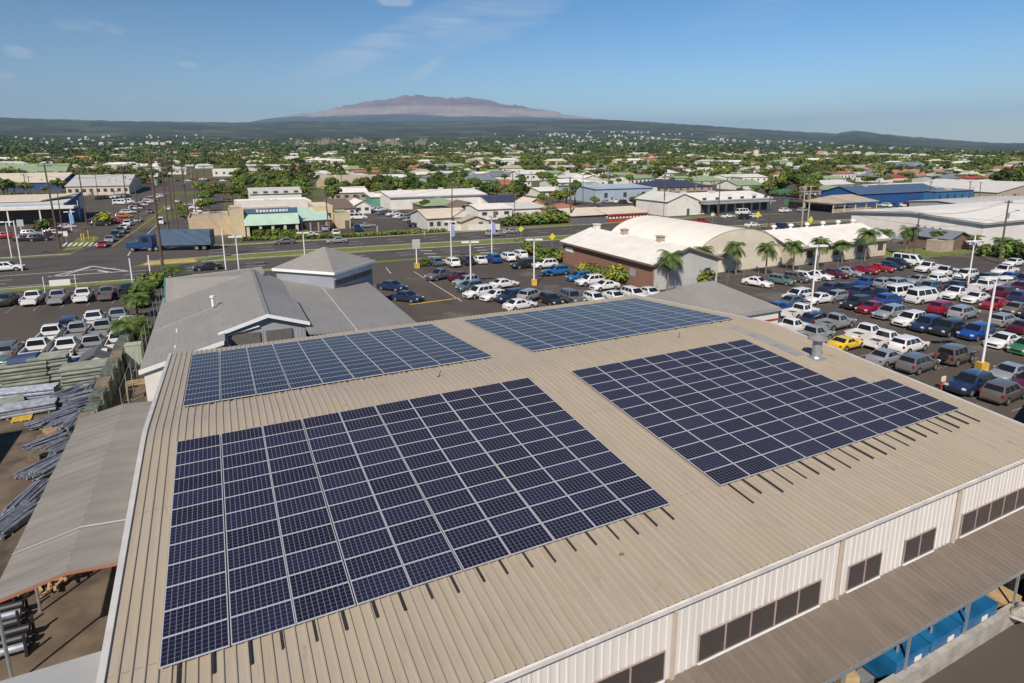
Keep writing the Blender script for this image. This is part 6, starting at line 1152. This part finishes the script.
for k in range(11): bush(250+k*5.4, 236.8+.1*k-.5*(k % 2), 1.0+.2*(k % 3), ('g', 'l', 'g')[k % 3], 'clipped hedge shrub in front of the green-roofed diner', 'hedge shrubs before the diner')
for k in range(10): bush(508+k*6.3, 226-.35*k, 1.7+.25*(k % 3), ('g', 'd', 'l')[k % 3], 'dense shrub in the highway hedge behind the far lane', 'shrubs of the highway hedge', 1.2)
hb = MB()
pa, pb_ = onz(240, 242), onz(388, 234)
def hedge(name, label, pts, w, h):
    "clipped low hedge made of leaf faces"
    b = MB(); r_ = random.Random(9)
    for a, c in zip(pts[:-1], pts[1:]):
        a, c = Vector(a), Vector(c); L = (c-a).length; d = (c-a)/L; n_ = Vector((-d.y, d.x))
        for _ in range(int(L*26)):
            p = a+d*r_.uniform(0, L)+n_*r_.uniform(-w/2, w/2); z = h*math.sqrt(r_.random()); s = r_.uniform(.12, .26); u = Vector((r_.gauss(0, 1), r_.gauss(0, 1), r_.gauss(0, .5))).normalized()*s; v = u.orthogonal().normalized()*s; q_ = Vector((p.x, p.y, z)); b.add([q_-u-v, q_+u-v, q_+u+v, q_-u+v], [(0, 1, 2, 3)])
    o = b.build(name, 'leaf', fix=False); return tag(o, label, 'hedge')
hedge('hedge', 'long low green hedge between the highway and the shop car park', [tuple(onz(240, 241)[:2]), tuple(onz(330, 238.5)[:2]), tuple(onz(445, 232)[:2])], 1.6, .9)
# individually placed trees
solo = [(287, 192, 175, 0, 'big solitary round tree behind the two-storey white building', 'leaf'), (205, 205, 190, 0, 'green tree in the thicket right of the cross street', 0), (213, 203, 184, 3, 'broad tree in the middle of the thicket', 0), (222, 200, 184, 1, 'dark tree at the back of the thicket', 0), (232, 201, 186, 3, 'tree at the right end of the thicket', 0), (202, 213, 199, 2, 'light green tree at the front of the thicket', 0), (210, 211, 198, 5, 'low tree at the thicket front, beside the light one', 0), (200, 198, 181, 0, 'tree at the back left of the thicket', 0), (240, 198, 188, 5, 'low tree left of the two-storey building', 0),
        (186, 224, 210, 0, 'street tree beside the crossing poles', 0), (182, 215, 203, 2, 'small tree beside the cross street', 0), (642, 211, 194, 3, 'wide tree left of the white gabled wing', 0), (634, 210, 196, 0, 'tree right of the blue-grey warehouse', 0), (652, 207, 192, 2, 'light tree beside the small white garage', 0), (784, 197, 171, 2, 'tall bright tree above the green direction sign', 0), (797, 198, 170, 1, 'tall dark tree right of the bright one', 0), (808, 199, 176, 0, 'tree above the twin wooden poles', 0), (775, 196, 178, 3, 'spreading tree right of the showroom', 0), (1000, 196, 168, 1, 'large dark tree at the far right skyline', 0), (1018, 194, 166, 3, 'large tree at the right photo edge', 0),
        (425, 212, 199, 0, 'tree between the warehouse wall and the green hip roof', 0), (12, 205, 192, 0, 'tree left of the dealership parapet', 0), (38, 204, 193, 2, 'tree over the dealership flat roof', 0), (335, 192, 180, 2, 'small tree left of the yellowish hall', 0), (560, 205, 194, 0, 'tree between the orange cafe and red hip roof', 0), (551, 219, 206, 3, 'wide tree beside the orange cafe', 0)]
for (x, yb, yt, k, lb, _) in solo:
    b = onz(x, yb); h = height(x, yb, yt); H0 = (7.5, 8.5, 6.2, 7.2, 9.5, 5.0)[k]; s = h/H0; place_tree('leafy_tree', b[0], b[1], 0, TM[k], lb, 'tree', s, x)
# houses and trees of the town, scattered; the ones that show largest stand alone, the rest is one wood
def free(x, y, m=0):
    for a, b_, c, d in FOOT:
        if a-m < x < b_+m and c-m < y < d+m: return False
    return True
HK = [('white-walled house with a white roof', 'white', 'offwhite'), ('house with a grey roof', 'white', 'lightgrey'), ('house with a green roof', 'cream', 'paleg'), ('house with a rust red roof', 'cream', 'rust'), ('house with a tan roof', 'cream', 'tan2'), ('house with a dark slate roof', 'white', 'slate')]
HM = []
for k, (nm, wl, rf) in enumerate(HK):
    a, c, h = (7., 5.5, 3.0) if k % 2 else (9., 6., 3.6); w = MB(); w.box(-a, a, -c, c, 0, h); rb = MB(); rr_ = 2.0
    rb.add([(-a-.5, -c-.5, h), (a+.5, -c-.5, h), (a+.5, c+.5, h), (-a-.5, c+.5, h), (-a+c*.6, 0, h+rr_), (a-c*.6, 0, h+rr_)], [(0, 1, 5, 4), (1, 2, 5), (2, 3, 4, 5), (3, 0, 4), (3, 2, 1, 0)])
    wi = MB(); [wi.box(-a+a*2*(j+.5)/4-.6, -a+a*2*(j+.5)/4+.6, -c-.03, -c+.02, h*.4, h*.75) for j in range(4)]
    HM.append([('wall', to_mesh(w, 'wall', bm_(wl), True)), ('roof', to_mesh(rb, 'roof', bm_(rf), True)), ('windows', to_mesh(wi, 'windows', 'dark_glass', True))])
rs_ = random.Random(11); nh = 0; HP = []
while nh < 210:
    x = rs_.uniform(-30, 1054); t = rs_.random(); yb = 157+30*t**1.6
    p = onz(x, yb); 
    if yb > 176 and (90 < x < 320 and yb > 178): continue
    if not free(p[0], p[1], 12) or any(abs(p[0]-a)+abs(p[1]-b_) < 24 for a, b_ in HP): continue
    if -25 < p[0] < 22 and p[1] < 700: continue
    k = rs_.choice([0, 0, 0, 1, 1, 2, 3, 4, 5]); HP.append((p[0], p[1])); FOOT.append((p[0]-9, p[0]+9, p[1]-16, p[1]+8)); s = rs_.uniform(.8, 1.5)
    place_tree('suburban_house', p[0], p[1], 0, HM[k][:2] if yb < 170 else HM[k], 'small distant '+HK[k][0]+' among the trees of the town', 'house', s, rs_.choice([0, 0, .3, -.25, PI/2]), 'distant houses, '+HK[k][0]); nh += 1
rs_ = random.Random(77); nh = 0; CK = [('white', 'offwhite'), ('cream', 'lightgrey'), ('offwhite', 'white'), ('lightgrey', 'slate'), ('tan2', 'white'), ('white', 'rust'), ('white', 'paleg')]
CMESH = []
for k, (wl, rf) in enumerate(CK):
    a, c, h = rs_.uniform(8, 13), rs_.uniform(6, 9), rs_.uniform(3.4, 5.2); w = MB(); w.prism([(-c, 0), (c, 0), (c, h), (0, h+1.3), (-c, h)], 'x', -a, a); rb = MB(); rb.prism([(-c-.5, h-.1), (0, h+1.33), (c+.5, h-.1), (c+.5, h+.05), (0, h+1.48), (-c-.5, h+.05)], 'x', -a-.4, a+.4)
    wi = MB(); [wi.box(-a+a*2*(j+.5)/6-.7, -a+a*2*(j+.5)/6+.7, -c-.04, -c+.02, h*.35, h*.7) for j in range(6)]
    CMESH.append([('wall', to_mesh(w, 'wall', bm_(wl), True)), ('roof', to_mesh(rb, 'roof', bm_(rf), True)), ('windows', to_mesh(wi, 'windows', 'dark_glass', True))])
CL = ['white shed with off-white roof', 'cream shed with grey roof', 'off-white shed with white roof', 'grey shed with slate roof', 'tan shed with white roof', 'white shed with rusty roof', 'white shed with pale green roof']
nt = 0
while nh < 135 and nt < 6000:
    nt += 1; x = rs_.uniform(-20, 1040); yb = rs_.uniform(167, 192) if x > 340 else rs_.uniform(164, 176)
    p = onz(x, yb)
    if not free(p[0], p[1], 6) or p[1] < 135 or -16 < p[0] < 14: continue
    k = rs_.randrange(7); FOOT.append((p[0]-13, p[0]+13, p[1]-16, p[1]+8)); nh += 1
    place_tree('commercial_shed', p[0], p[1], 0, CMESH[k], 'mid-distance '+CL[k]+' in the crowded town belt', 'shed', rs_.uniform(.75, 1.2), rs_.choice([0, 0, 0, .12, PI/2]), 'town sheds, '+CL[k])
nt = 0; k = 0
while k < 46:
    nt += 1; x = rs_.uniform(0, 1024); yb = rs_.uniform(166, 200); p = onz(x, yb)
    if not free(p[0], p[1], 0) or p[1] < 128: continue
    o = empty('utility_pole', (p[0], p[1], 0), 'slim distant utility pole with a crossarm standing among the town roofs', 'utility pole', rs_.uniform(-.5, .5), 'distant utility poles'); h = rs_.uniform(10, 13.5); q = MB(); q.bar((0, 0, 0), (0, 0, h), .2, 6, r2=.14); q.build('pole', rs_.choice(['wood_pole', 'galv']), o); q = MB(); q.box(-1.2, 1.2, -.08, .08, h-.6, h-.42); q.build('crossarm', 'wood_pole', o); k += 1
pts = []; rs_ = random.Random(12)
n_try = 0
while len(pts) < 9500 and n_try < 90000:
    n_try += 1; r_ = 235+ (2100-235)*rs_.random()**1.05; a = math.radians(rs_.uniform(-17, 68)); x = CAM[0]+r_*math.sin(a); y = CAM[1]+r_*math.cos(a)
    if y < 215: continue
    if not free(x, y, 1.5): continue
    if -76 < x < 12 and y < 330 or -26 < x < 12 and y < 900: continue
    if 150 < x < 330 and y < 262: continue
    # clumpiness
    nz_ = float(vnoise(np.array([x/70.]), np.array([y/70.]), 5)[0])
    if rs_.random() > (.45+1.6*max(0, nz_-.2)) and r_ < 900: continue
    pts.append((r_, x, y))
k = 0
while k < 75:
    x = rs_.uniform(330, 1010); p = onz(x, rs_.uniform(178, 208))
    if p[1] < 128 or not free(p[0], p[1], .5) or p[0] > 165 and p[1] < 262 and rs_.random() < .6: continue
    pts.append((math.hypot(p[0]-CAM[0], p[1]-CAM[1]), p[0], p[1])); k += 1
pts.sort()
TL = ['leafy green tree', 'dark leafy tree', 'light green tree', 'wide green tree', 'tall slim dark tree', 'low green tree']
for r_, x, y in pts[:255]:
    k = rs_.choice([0, 0, 1, 2, 2, 3, 4, 5, 2]); place_tree('town_tree', x, y, 0, TM[k], 'distant '+TL[k]+' between the houses of the town', 'tree', rs_.uniform(.55, 1.15), rs_.uniform(0, 6), 'town trees, '+TL[k])
def wood(name, P, protos, zf, sizes, mats_):
    "many crowns as one mesh; protos are (verts Nx3, number of quads) leaf clouds"
    V = []; nv = 0; mi = []
    for i, p in enumerate(P):
        k = rs_.randrange(len(protos)); a = rs_.uniform(0, 6.28); s = rs_.uniform(*sizes); ca, sa = math.cos(a)*s, math.sin(a)*s; q = protos[k]; z0 = zf(p)
        o = np.empty_like(q); o[:, 0] = q[:, 0]*ca-q[:, 1]*sa+p[1]; o[:, 1] = q[:, 0]*sa+q[:, 1]*ca+p[2]; o[:, 2] = q[:, 2]*s*rs_.uniform(.8, 1.2)+z0; V.append(o); mi += [rs_.randrange(len(mats_))]*(len(q)//4)
    V = np.concatenate(V).astype(np.float32); n = len(V)//4; me = bpy.data.meshes.new(name); me.vertices.add(len(V)); me.vertices.foreach_set('co', V.ravel()); me.loops.add(4*n); me.loops.foreach_set('vertex_index', np.arange(4*n, dtype=np.int32)); me.polygons.add(n); me.polygons.foreach_set('loop_start', np.arange(0, 4*n, 4, dtype=np.int32)); me.polygons.foreach_set('loop_total', np.full(n, 4, dtype=np.int32)); me.polygons.foreach_set('material_index', np.array(mi, dtype=np.int32))
    for m in mats_: me.materials.append(M[m])
    me.update(calc_edges=True); o = bpy.data.objects.new(name, me); C.objects.link(o); o['kind'] = 'stuff'; return o
def cloud(seed, n, R, H, size, clumps):
    r_ = random.Random(seed); b = MB()
    for k in range(clumps):
        a = 2.4*k; rr_ = R*.7*math.sqrt((k+.5)/clumps); leafball(b, (math.cos(a)*rr_, math.sin(a)*rr_, H*(.45+.35*(1-(rr_/R)**2)*r_.uniform(.4, 1))), R*.42, n//clumps, size, r_)
    return np.array(b.v)
M['wood1'] = mat('wood_green', (.10, .13, .03), rough=.8, var=.5, scale=.05, spec=.2); M['wood2'] = mat('wood_dark', (.05, .082, .02), rough=.8, var=.5, scale=.05, spec=.2); M['wood3'] = mat('wood_light', (.17, .20, .045), rough=.8, var=.4, scale=.05, spec=.2)
M['wood4'] = mat('wood_olive', (.11, .115, .04), rough=.8, var=.5, scale=.05, spec=.2); M['wood5'] = mat('wood_deep', (.028, .05, .016), rough=.8, var=.5, scale=.05, spec=.2)
wm = ['wood1', 'wood2', 'wood1', 'wood3', 'wood5', 'wood4', 'wood3', 'wood1']
near_ = [p for p in pts[255:] if p[0] < 900]; far_ = [p for p in pts[255:] if p[0] >= 900]
wood('town_wood', near_, [cloud(70+i, 230, (3.2, 4.4, 5.4, 2.4, 3.0)[i], (6, 8, 9.5, 11.5, 4.5)[i], .5, 9) for i in range(5)], lambda p: 0, (.6, 1.25), wm)
wood('town_wood', far_, [cloud(80+i, 90, 5.5+i, 8+.5*i, 1.0, 6) for i in range(4)], lambda p: ground_z(p[1], p[2]), (.8, 1.4), wm)
P3 = []
for _ in range(9000):
    r_ = 2000+5200*rs_.random()**.9; a = math.radians(rs_.uniform(-17, 68)); x = CAM[0]+r_*math.sin(a); y = CAM[1]+r_*math.cos(a)
    if float(vnoise(np.array([x/350.]), np.array([y/350.]), 8)[0]) > .3: P3.append((r_, x, y))
wood('hill_wood', P3, [cloud(90+i, 34, 13+2*i, 11+i, 3.0, 4) for i in range(4)], lambda p: ground_z(p[1], p[2])-2, (.8, 1.7), ['wood2', 'wood2', 'wood1'])
# far settlements on the slopes
V = MB(); rs_ = random.Random(31)
cl = [(math.radians(a), r) for a, r in ((-10, 6600), (-6, 5200), (-1, 4900), (3, 5400), (8, 5000), (20, 4300), (24, 4600), (28, 4400), (33, 5900), (40, 7200), (46, 8600), (52, 5500), (57, 6200), (62, 5800), (12, 6500), (36, 4600), (30, 8800), (55, 5300), (16, 4300), (38, 9800), (34, 7600), (42, 5200), (-3, 7600), (49, 6600))]
for _ in range(520):
    a0, r0 = rs_.choice(cl); a = a0+rs_.gauss(0, .045); r_ = max(3000, r0+rs_.gauss(0, 300)); x = CAM[0]+r_*math.sin(a); y = CAM[1]+r_*math.cos(a); z = ground_z(x, y); w = rs_.uniform(5, 12); d = rs_.uniform(6, 10); h = rs_.uniform(6, 13)
    V.box(x-w, x+w, y-d, y+d, z-3, z+h*1.5, rs_.choice([0, 0, 0, 1, 2]))
o = V.build('hillside_settlement', [bm_('white'), bm_('lightgrey'), bm_('cream')]); o['kind'] = 'stuff'
V = MB()
for _ in range(560):
    a = math.radians(rs_.uniform(-15, 66)); r_ = rs_.uniform(800, 3600); x = CAM[0]+r_*math.sin(a); y = CAM[1]+r_*math.cos(a); z = ground_z(x, y)
    if rs_.random() > 1.6*float(vnoise(np.array([x/260.]), np.array([y/260.]), 21)[0]) or not free(x, y, 5): continue
    w = rs_.uniform(7, 14)*(1+r_/4000); d = rs_.uniform(6, 9); h = rs_.uniform(5.5, 8)+r_/900
    V.box(x-w, x+w, y-d, y+d, z, z+h, 0); k = rs_.choice([0, 0, 1, 2, 3, 4, 5]); V.add([(x-w-.6, y-d-.6, z+h), (x+w+.6, y-d-.6, z+h), (x+w+.6, y+d+.6, z+h), (x-w-.6, y+d+.6, z+h), (x-w*.7, y, z+h+2.4), (x+w*.7, y, z+h+2.4)], [(0, 1, 5, 4), (1, 2, 5), (2, 3, 4, 5), (3, 0, 4)], k)
o = V.build('distant_town', [bm_('white'), bm_('lightgrey'), bm_('cream'), bm_('rust'), bm_('paleg'), bm_('tan2')]); o['kind'] = 'stuff'
V = MB()
for _ in range(700):
    a = math.radians(rs_.uniform(6.5, 17.5)); r_ = rs_.gauss(4700, 160)+500*math.sin(a*40); x = CAM[0]+r_*math.sin(a); y = CAM[1]+r_*math.cos(a); z = ground_z(x, y); V.bar((x, y, z), (x+rs_.uniform(-3, 3), y, z+rs_.uniform(22, 60)*(.6+.4*math.sin(a*130))), rs_.uniform(2, 5), 5, r2=1.5)
o = V.build('bare_forest', bmat('bare_trunks', (.26, .21, .17), var=.3, scale=.01)); o['kind'] = 'stuff'
b = onz(755.5, 160); o = empty('water_tower', (b[0], b[1], 0), 'pale round water tank rising above the trees on the skyline', 'water tank'); h = height(755.5, 160, 150.5); q = MB(); q.bar((0, 0, 0), (0, 0, h), 7.5, 20); q.bar((0, 0, h), (0, 0, h+1.2), 7.5, 20, r2=3); q.build('tank', bm_('cream'), o)
q = MB(); q.bar((0, 0, h*.3), (0, 0, h*.32), 7.6, 20); q.build('band', bm_('grey'), o)
# ------------------------------------------------------------------ camera, sky, sun, air
cam = bpy.data.cameras.new('camera'); co = bpy.data.objects.new('camera', cam); C.objects.link(co)
Mx = Matrix(((rt[0], up[0], -fw[0], CAM[0]), (rt[1], up[1], -fw[1], CAM[1]), (rt[2], up[2], -fw[2], CAM[2]), (0, 0, 0, 1)))
co.matrix_world = Mx; cam.sensor_fit = 'HORIZONTAL'; cam.sensor_width = 36; cam.lens = 36*FOC/1024; cam.shift_x = -PX/1024; cam.shift_y = PY/1024
cam.clip_start = .5; cam.clip_end = 200000
sc = bpy.context.scene; sc.camera = co
SUN_EL, SHADOW_AZ = math.radians(44), math.radians(41)
sd = Vector((math.sin(SHADOW_AZ)*math.cos(SUN_EL), math.cos(SHADOW_AZ)*math.cos(SUN_EL), -math.sin(SUN_EL)))
L = bpy.data.lights.new('sun', 'SUN'); L.energy = 5.0; L.angle = math.radians(.53); L.color = (1, .92, .83); lo = bpy.data.objects.new('sun', L); C.objects.link(lo)
lo.rotation_euler = sd.to_track_quat('-Z', 'Y').to_euler(); lo.location = (-60, -80, 90)
W = bpy.data.worlds.new('World'); sc.world = W; W.use_nodes = True; n = W.node_tree.nodes; l = W.node_tree.links
bg = n['Background']; sk = n.new('ShaderNodeTexSky'); sk.sky_type = 'NISHITA'; sk.sun_disc = False; sk.sun_elevation = SUN_EL
sunaz = SHADOW_AZ+PI; sk.sun_rotation = sunaz % (2*PI); sk.altitude = 30; sk.air_density = 1.0; sk.dust_density = .3; sk.ozone_density = 2.2
bg.inputs['Strength'].default_value = .095
# thin cirrus and a few small puffs, placed by direction
tc = n.new('ShaderNodeTexCoord')
def vmath(op, a, b_=None, out=0):
    q = n.new('ShaderNodeVectorMath'); q.operation = op; l.new(a, q.inputs[0])
    if b_ is not None:
        if isinstance(b_, tuple): q.inputs[1].default_value = b_
        else: l.new(b_, q.inputs[1])
    return q.outputs[out]
def smath(op, a, v=None, v2=None):
    q = n.new('ShaderNodeMath'); q.operation = op
    for i, u in enumerate((a, v, v2)):
        if u is None: continue
        if isinstance(u, (int, float)): q.inputs[i].default_value = u
        else: l.new(u, q.inputs[i])
    return q.outputs[0]
def mr(a, lo_, hi_):
    q = n.new('ShaderNodeMapRange'); q.interpolation_type = 'SMOOTHSTEP'; q.inputs[1].default_value = lo_; q.inputs[2].default_value = hi_; l.new(a, q.inputs[0]); return q.outputs[0]
dirn = vmath('NORMALIZE', tc.outputs['Generated'])
def nz(scale, vec, det, rough=.6):
    no = n.new('ShaderNodeTexNoise'); no.inputs['Scale'].default_value = scale; no.inputs['Detail'].default_value = det; no.inputs['Roughness'].default_value = rough
    mp = n.new('ShaderNodeMapping'); mp.inputs['Scale'].default_value = vec; mp.inputs['Rotation'].default_value = (0, .35, .2); l.new(dirn, mp.inputs[0]); l.new(mp.outputs[0], no.inputs['Vector']); return no.outputs['Fac']
CIR = nz(7., (1., 1., 12.), 6, .68); PUF = nz(40., (1., 1., 2.), 3)
def blob(x, y, wx, wy, rot, scale, lo_, hi_, amp, stretch=3.):
    "soft cloud patch round one compass direction"
    d = Vector(ray(x, y)).normalized(); e1 = Vector((d.y, -d.x, 0)).normalized(); e2 = e1.cross(d).normalized()
    if e2.z < 0: e2 = -e2
    c_, s_ = math.cos(rot), math.sin(rot); a1 = e1*c_+e2*s_; a2 = -e1*s_+e2*c_
    u = vmath('DOT_PRODUCT', dirn, tuple(a1), 1); v = vmath('DOT_PRODUCT', dirn, tuple(a2), 1); f_ = vmath('DOT_PRODUCT', dirn, tuple(d), 1)
    u = smath('DIVIDE', u, wx); v = smath('DIVIDE', v, wy)
    r2 = smath('ADD', smath('MULTIPLY', u, u), smath('MULTIPLY', v, v)); fall = smath('SUBTRACT', 1.0, mr(r2, .0, 1.0))
    k = smath('MULTIPLY', mr(smath('MULTIPLY', CIR if stretch > 3.5 else PUF, fall), lo_, hi_), amp)
    return smath('MULTIPLY', k, smath('GREATER_THAN', f_, .2))
masks = [blob(350, 58, .16, .035, .42, 2.2, .22, .8, .4, 4), blob(420, 30, .22, .04, .42, 2.2, .22, .8, .34, 4), blob(490, 22, .2, .05, .3, 2.4, .25, .7, .3, 4), blob(425, 71, .06, .012, .65, 2.5, .2, .6, .35, 4), blob(760, 8, .2, .05, .2, 2, .3, .75, .16, 4),
         blob(88, 27, .06, .016, -.05, 2.4, .28, .62, .22), blob(18, 52, .026, .011, -.1, 2, .22, .6, .34), blob(6, 76, .014, .007, 0, 2, .22, .6, .34), blob(188, 65, .022, .007, 0, 2, .2, .5, .35), blob(127, 99, .022, .007, .1, 2, .2, .5, .3), blob(395, 1, .04, .012, 0, 2, .2, .5, .4), blob(960, 105, .006, .006, 0, 2, .2, .4, .25)]
tot = masks[0]
for k in masks[1:]: tot = smath('ADD', tot, k)
mx = n.new('ShaderNodeMix'); mx.data_type = 'RGBA'; mx.clamp_factor = True; l.new(tot, mx.inputs[0]); hs = n.new('ShaderNodeHueSaturation'); hs.inputs['Saturation'].default_value = 1.42; l.new(sk.outputs[0], hs.inputs['Color']); gm_ = n.new('ShaderNodeGamma'); gm_.inputs[1].default_value = 1.15; l.new(hs.outputs[0], gm_.inputs[0]); sxyz = n.new('ShaderNodeSeparateXYZ'); l.new(dirn, sxyz.inputs[0]); el = n.new('ShaderNodeMapRange'); el.inputs[1].default_value = .03; el.inputs[2].default_value = .38; el.inputs[3].default_value = 1.; el.inputs[4].default_value = .52; l.new(sxyz.outputs[2], el.inputs[0])
azf = n.new('ShaderNodeMapRange'); azf.inputs[1].default_value = -.35; azf.inputs[2].default_value = .75; azf.inputs[3].default_value = .62; azf.inputs[4].default_value = 1.12; l.new(sxyz.outputs[0], azf.inputs[0])
sv = n.new('ShaderNodeVectorMath'); sv.operation = 'SCALE'; l.new(gm_.outputs[0], sv.inputs[0]); l.new(smath('MULTIPLY', el.outputs[0], azf.outputs[0]), sv.inputs['Scale']); l.new(sv.outputs[0], mx.inputs[6]); mx.inputs[7].default_value = (6.5, 6.8, 7.4, 1)
l.new(mx.outputs[2], bg.inputs['Color']); W.cycles.sampling_method = 'MANUAL'; W.cycles.sample_map_resolution = 512
hz = MB(); hz.box(-75000, 75000, -75000, 75000, -1.5, 4600); hm = bpy.data.materials.new('haze_air'); hm.use_nodes = True; hn = hm.node_tree; hn.nodes.remove(hn.nodes['Principled BSDF'])
pv = hn.nodes.new('ShaderNodeVolumePrincipled'); pv.inputs['Color'].default_value = (.5, .72, 1, 1); pv.inputs['Density'].default_value = 2.5e-5; pv.inputs['Anisotropy'].default_value = 0
hn.links.new(pv.outputs[0], hn.nodes['Material Output'].inputs['Volume'])
ho = hz.build('haze', hm); ho['kind'] = 'stuff'
sc.view_settings.view_transform = 'Standard'; sc.view_settings.look = 'None'; sc.view_settings.exposure = .28; sc.view_settings.gamma = 1
sc.render.engine = 'CYCLES'; sc.cycles.max_bounces = 5; sc.cycles.diffuse_bounces = 3; sc.cycles.glossy_bounces = 3; sc.cycles.volume_bounces = 0; sc.cycles.use_denoising = True
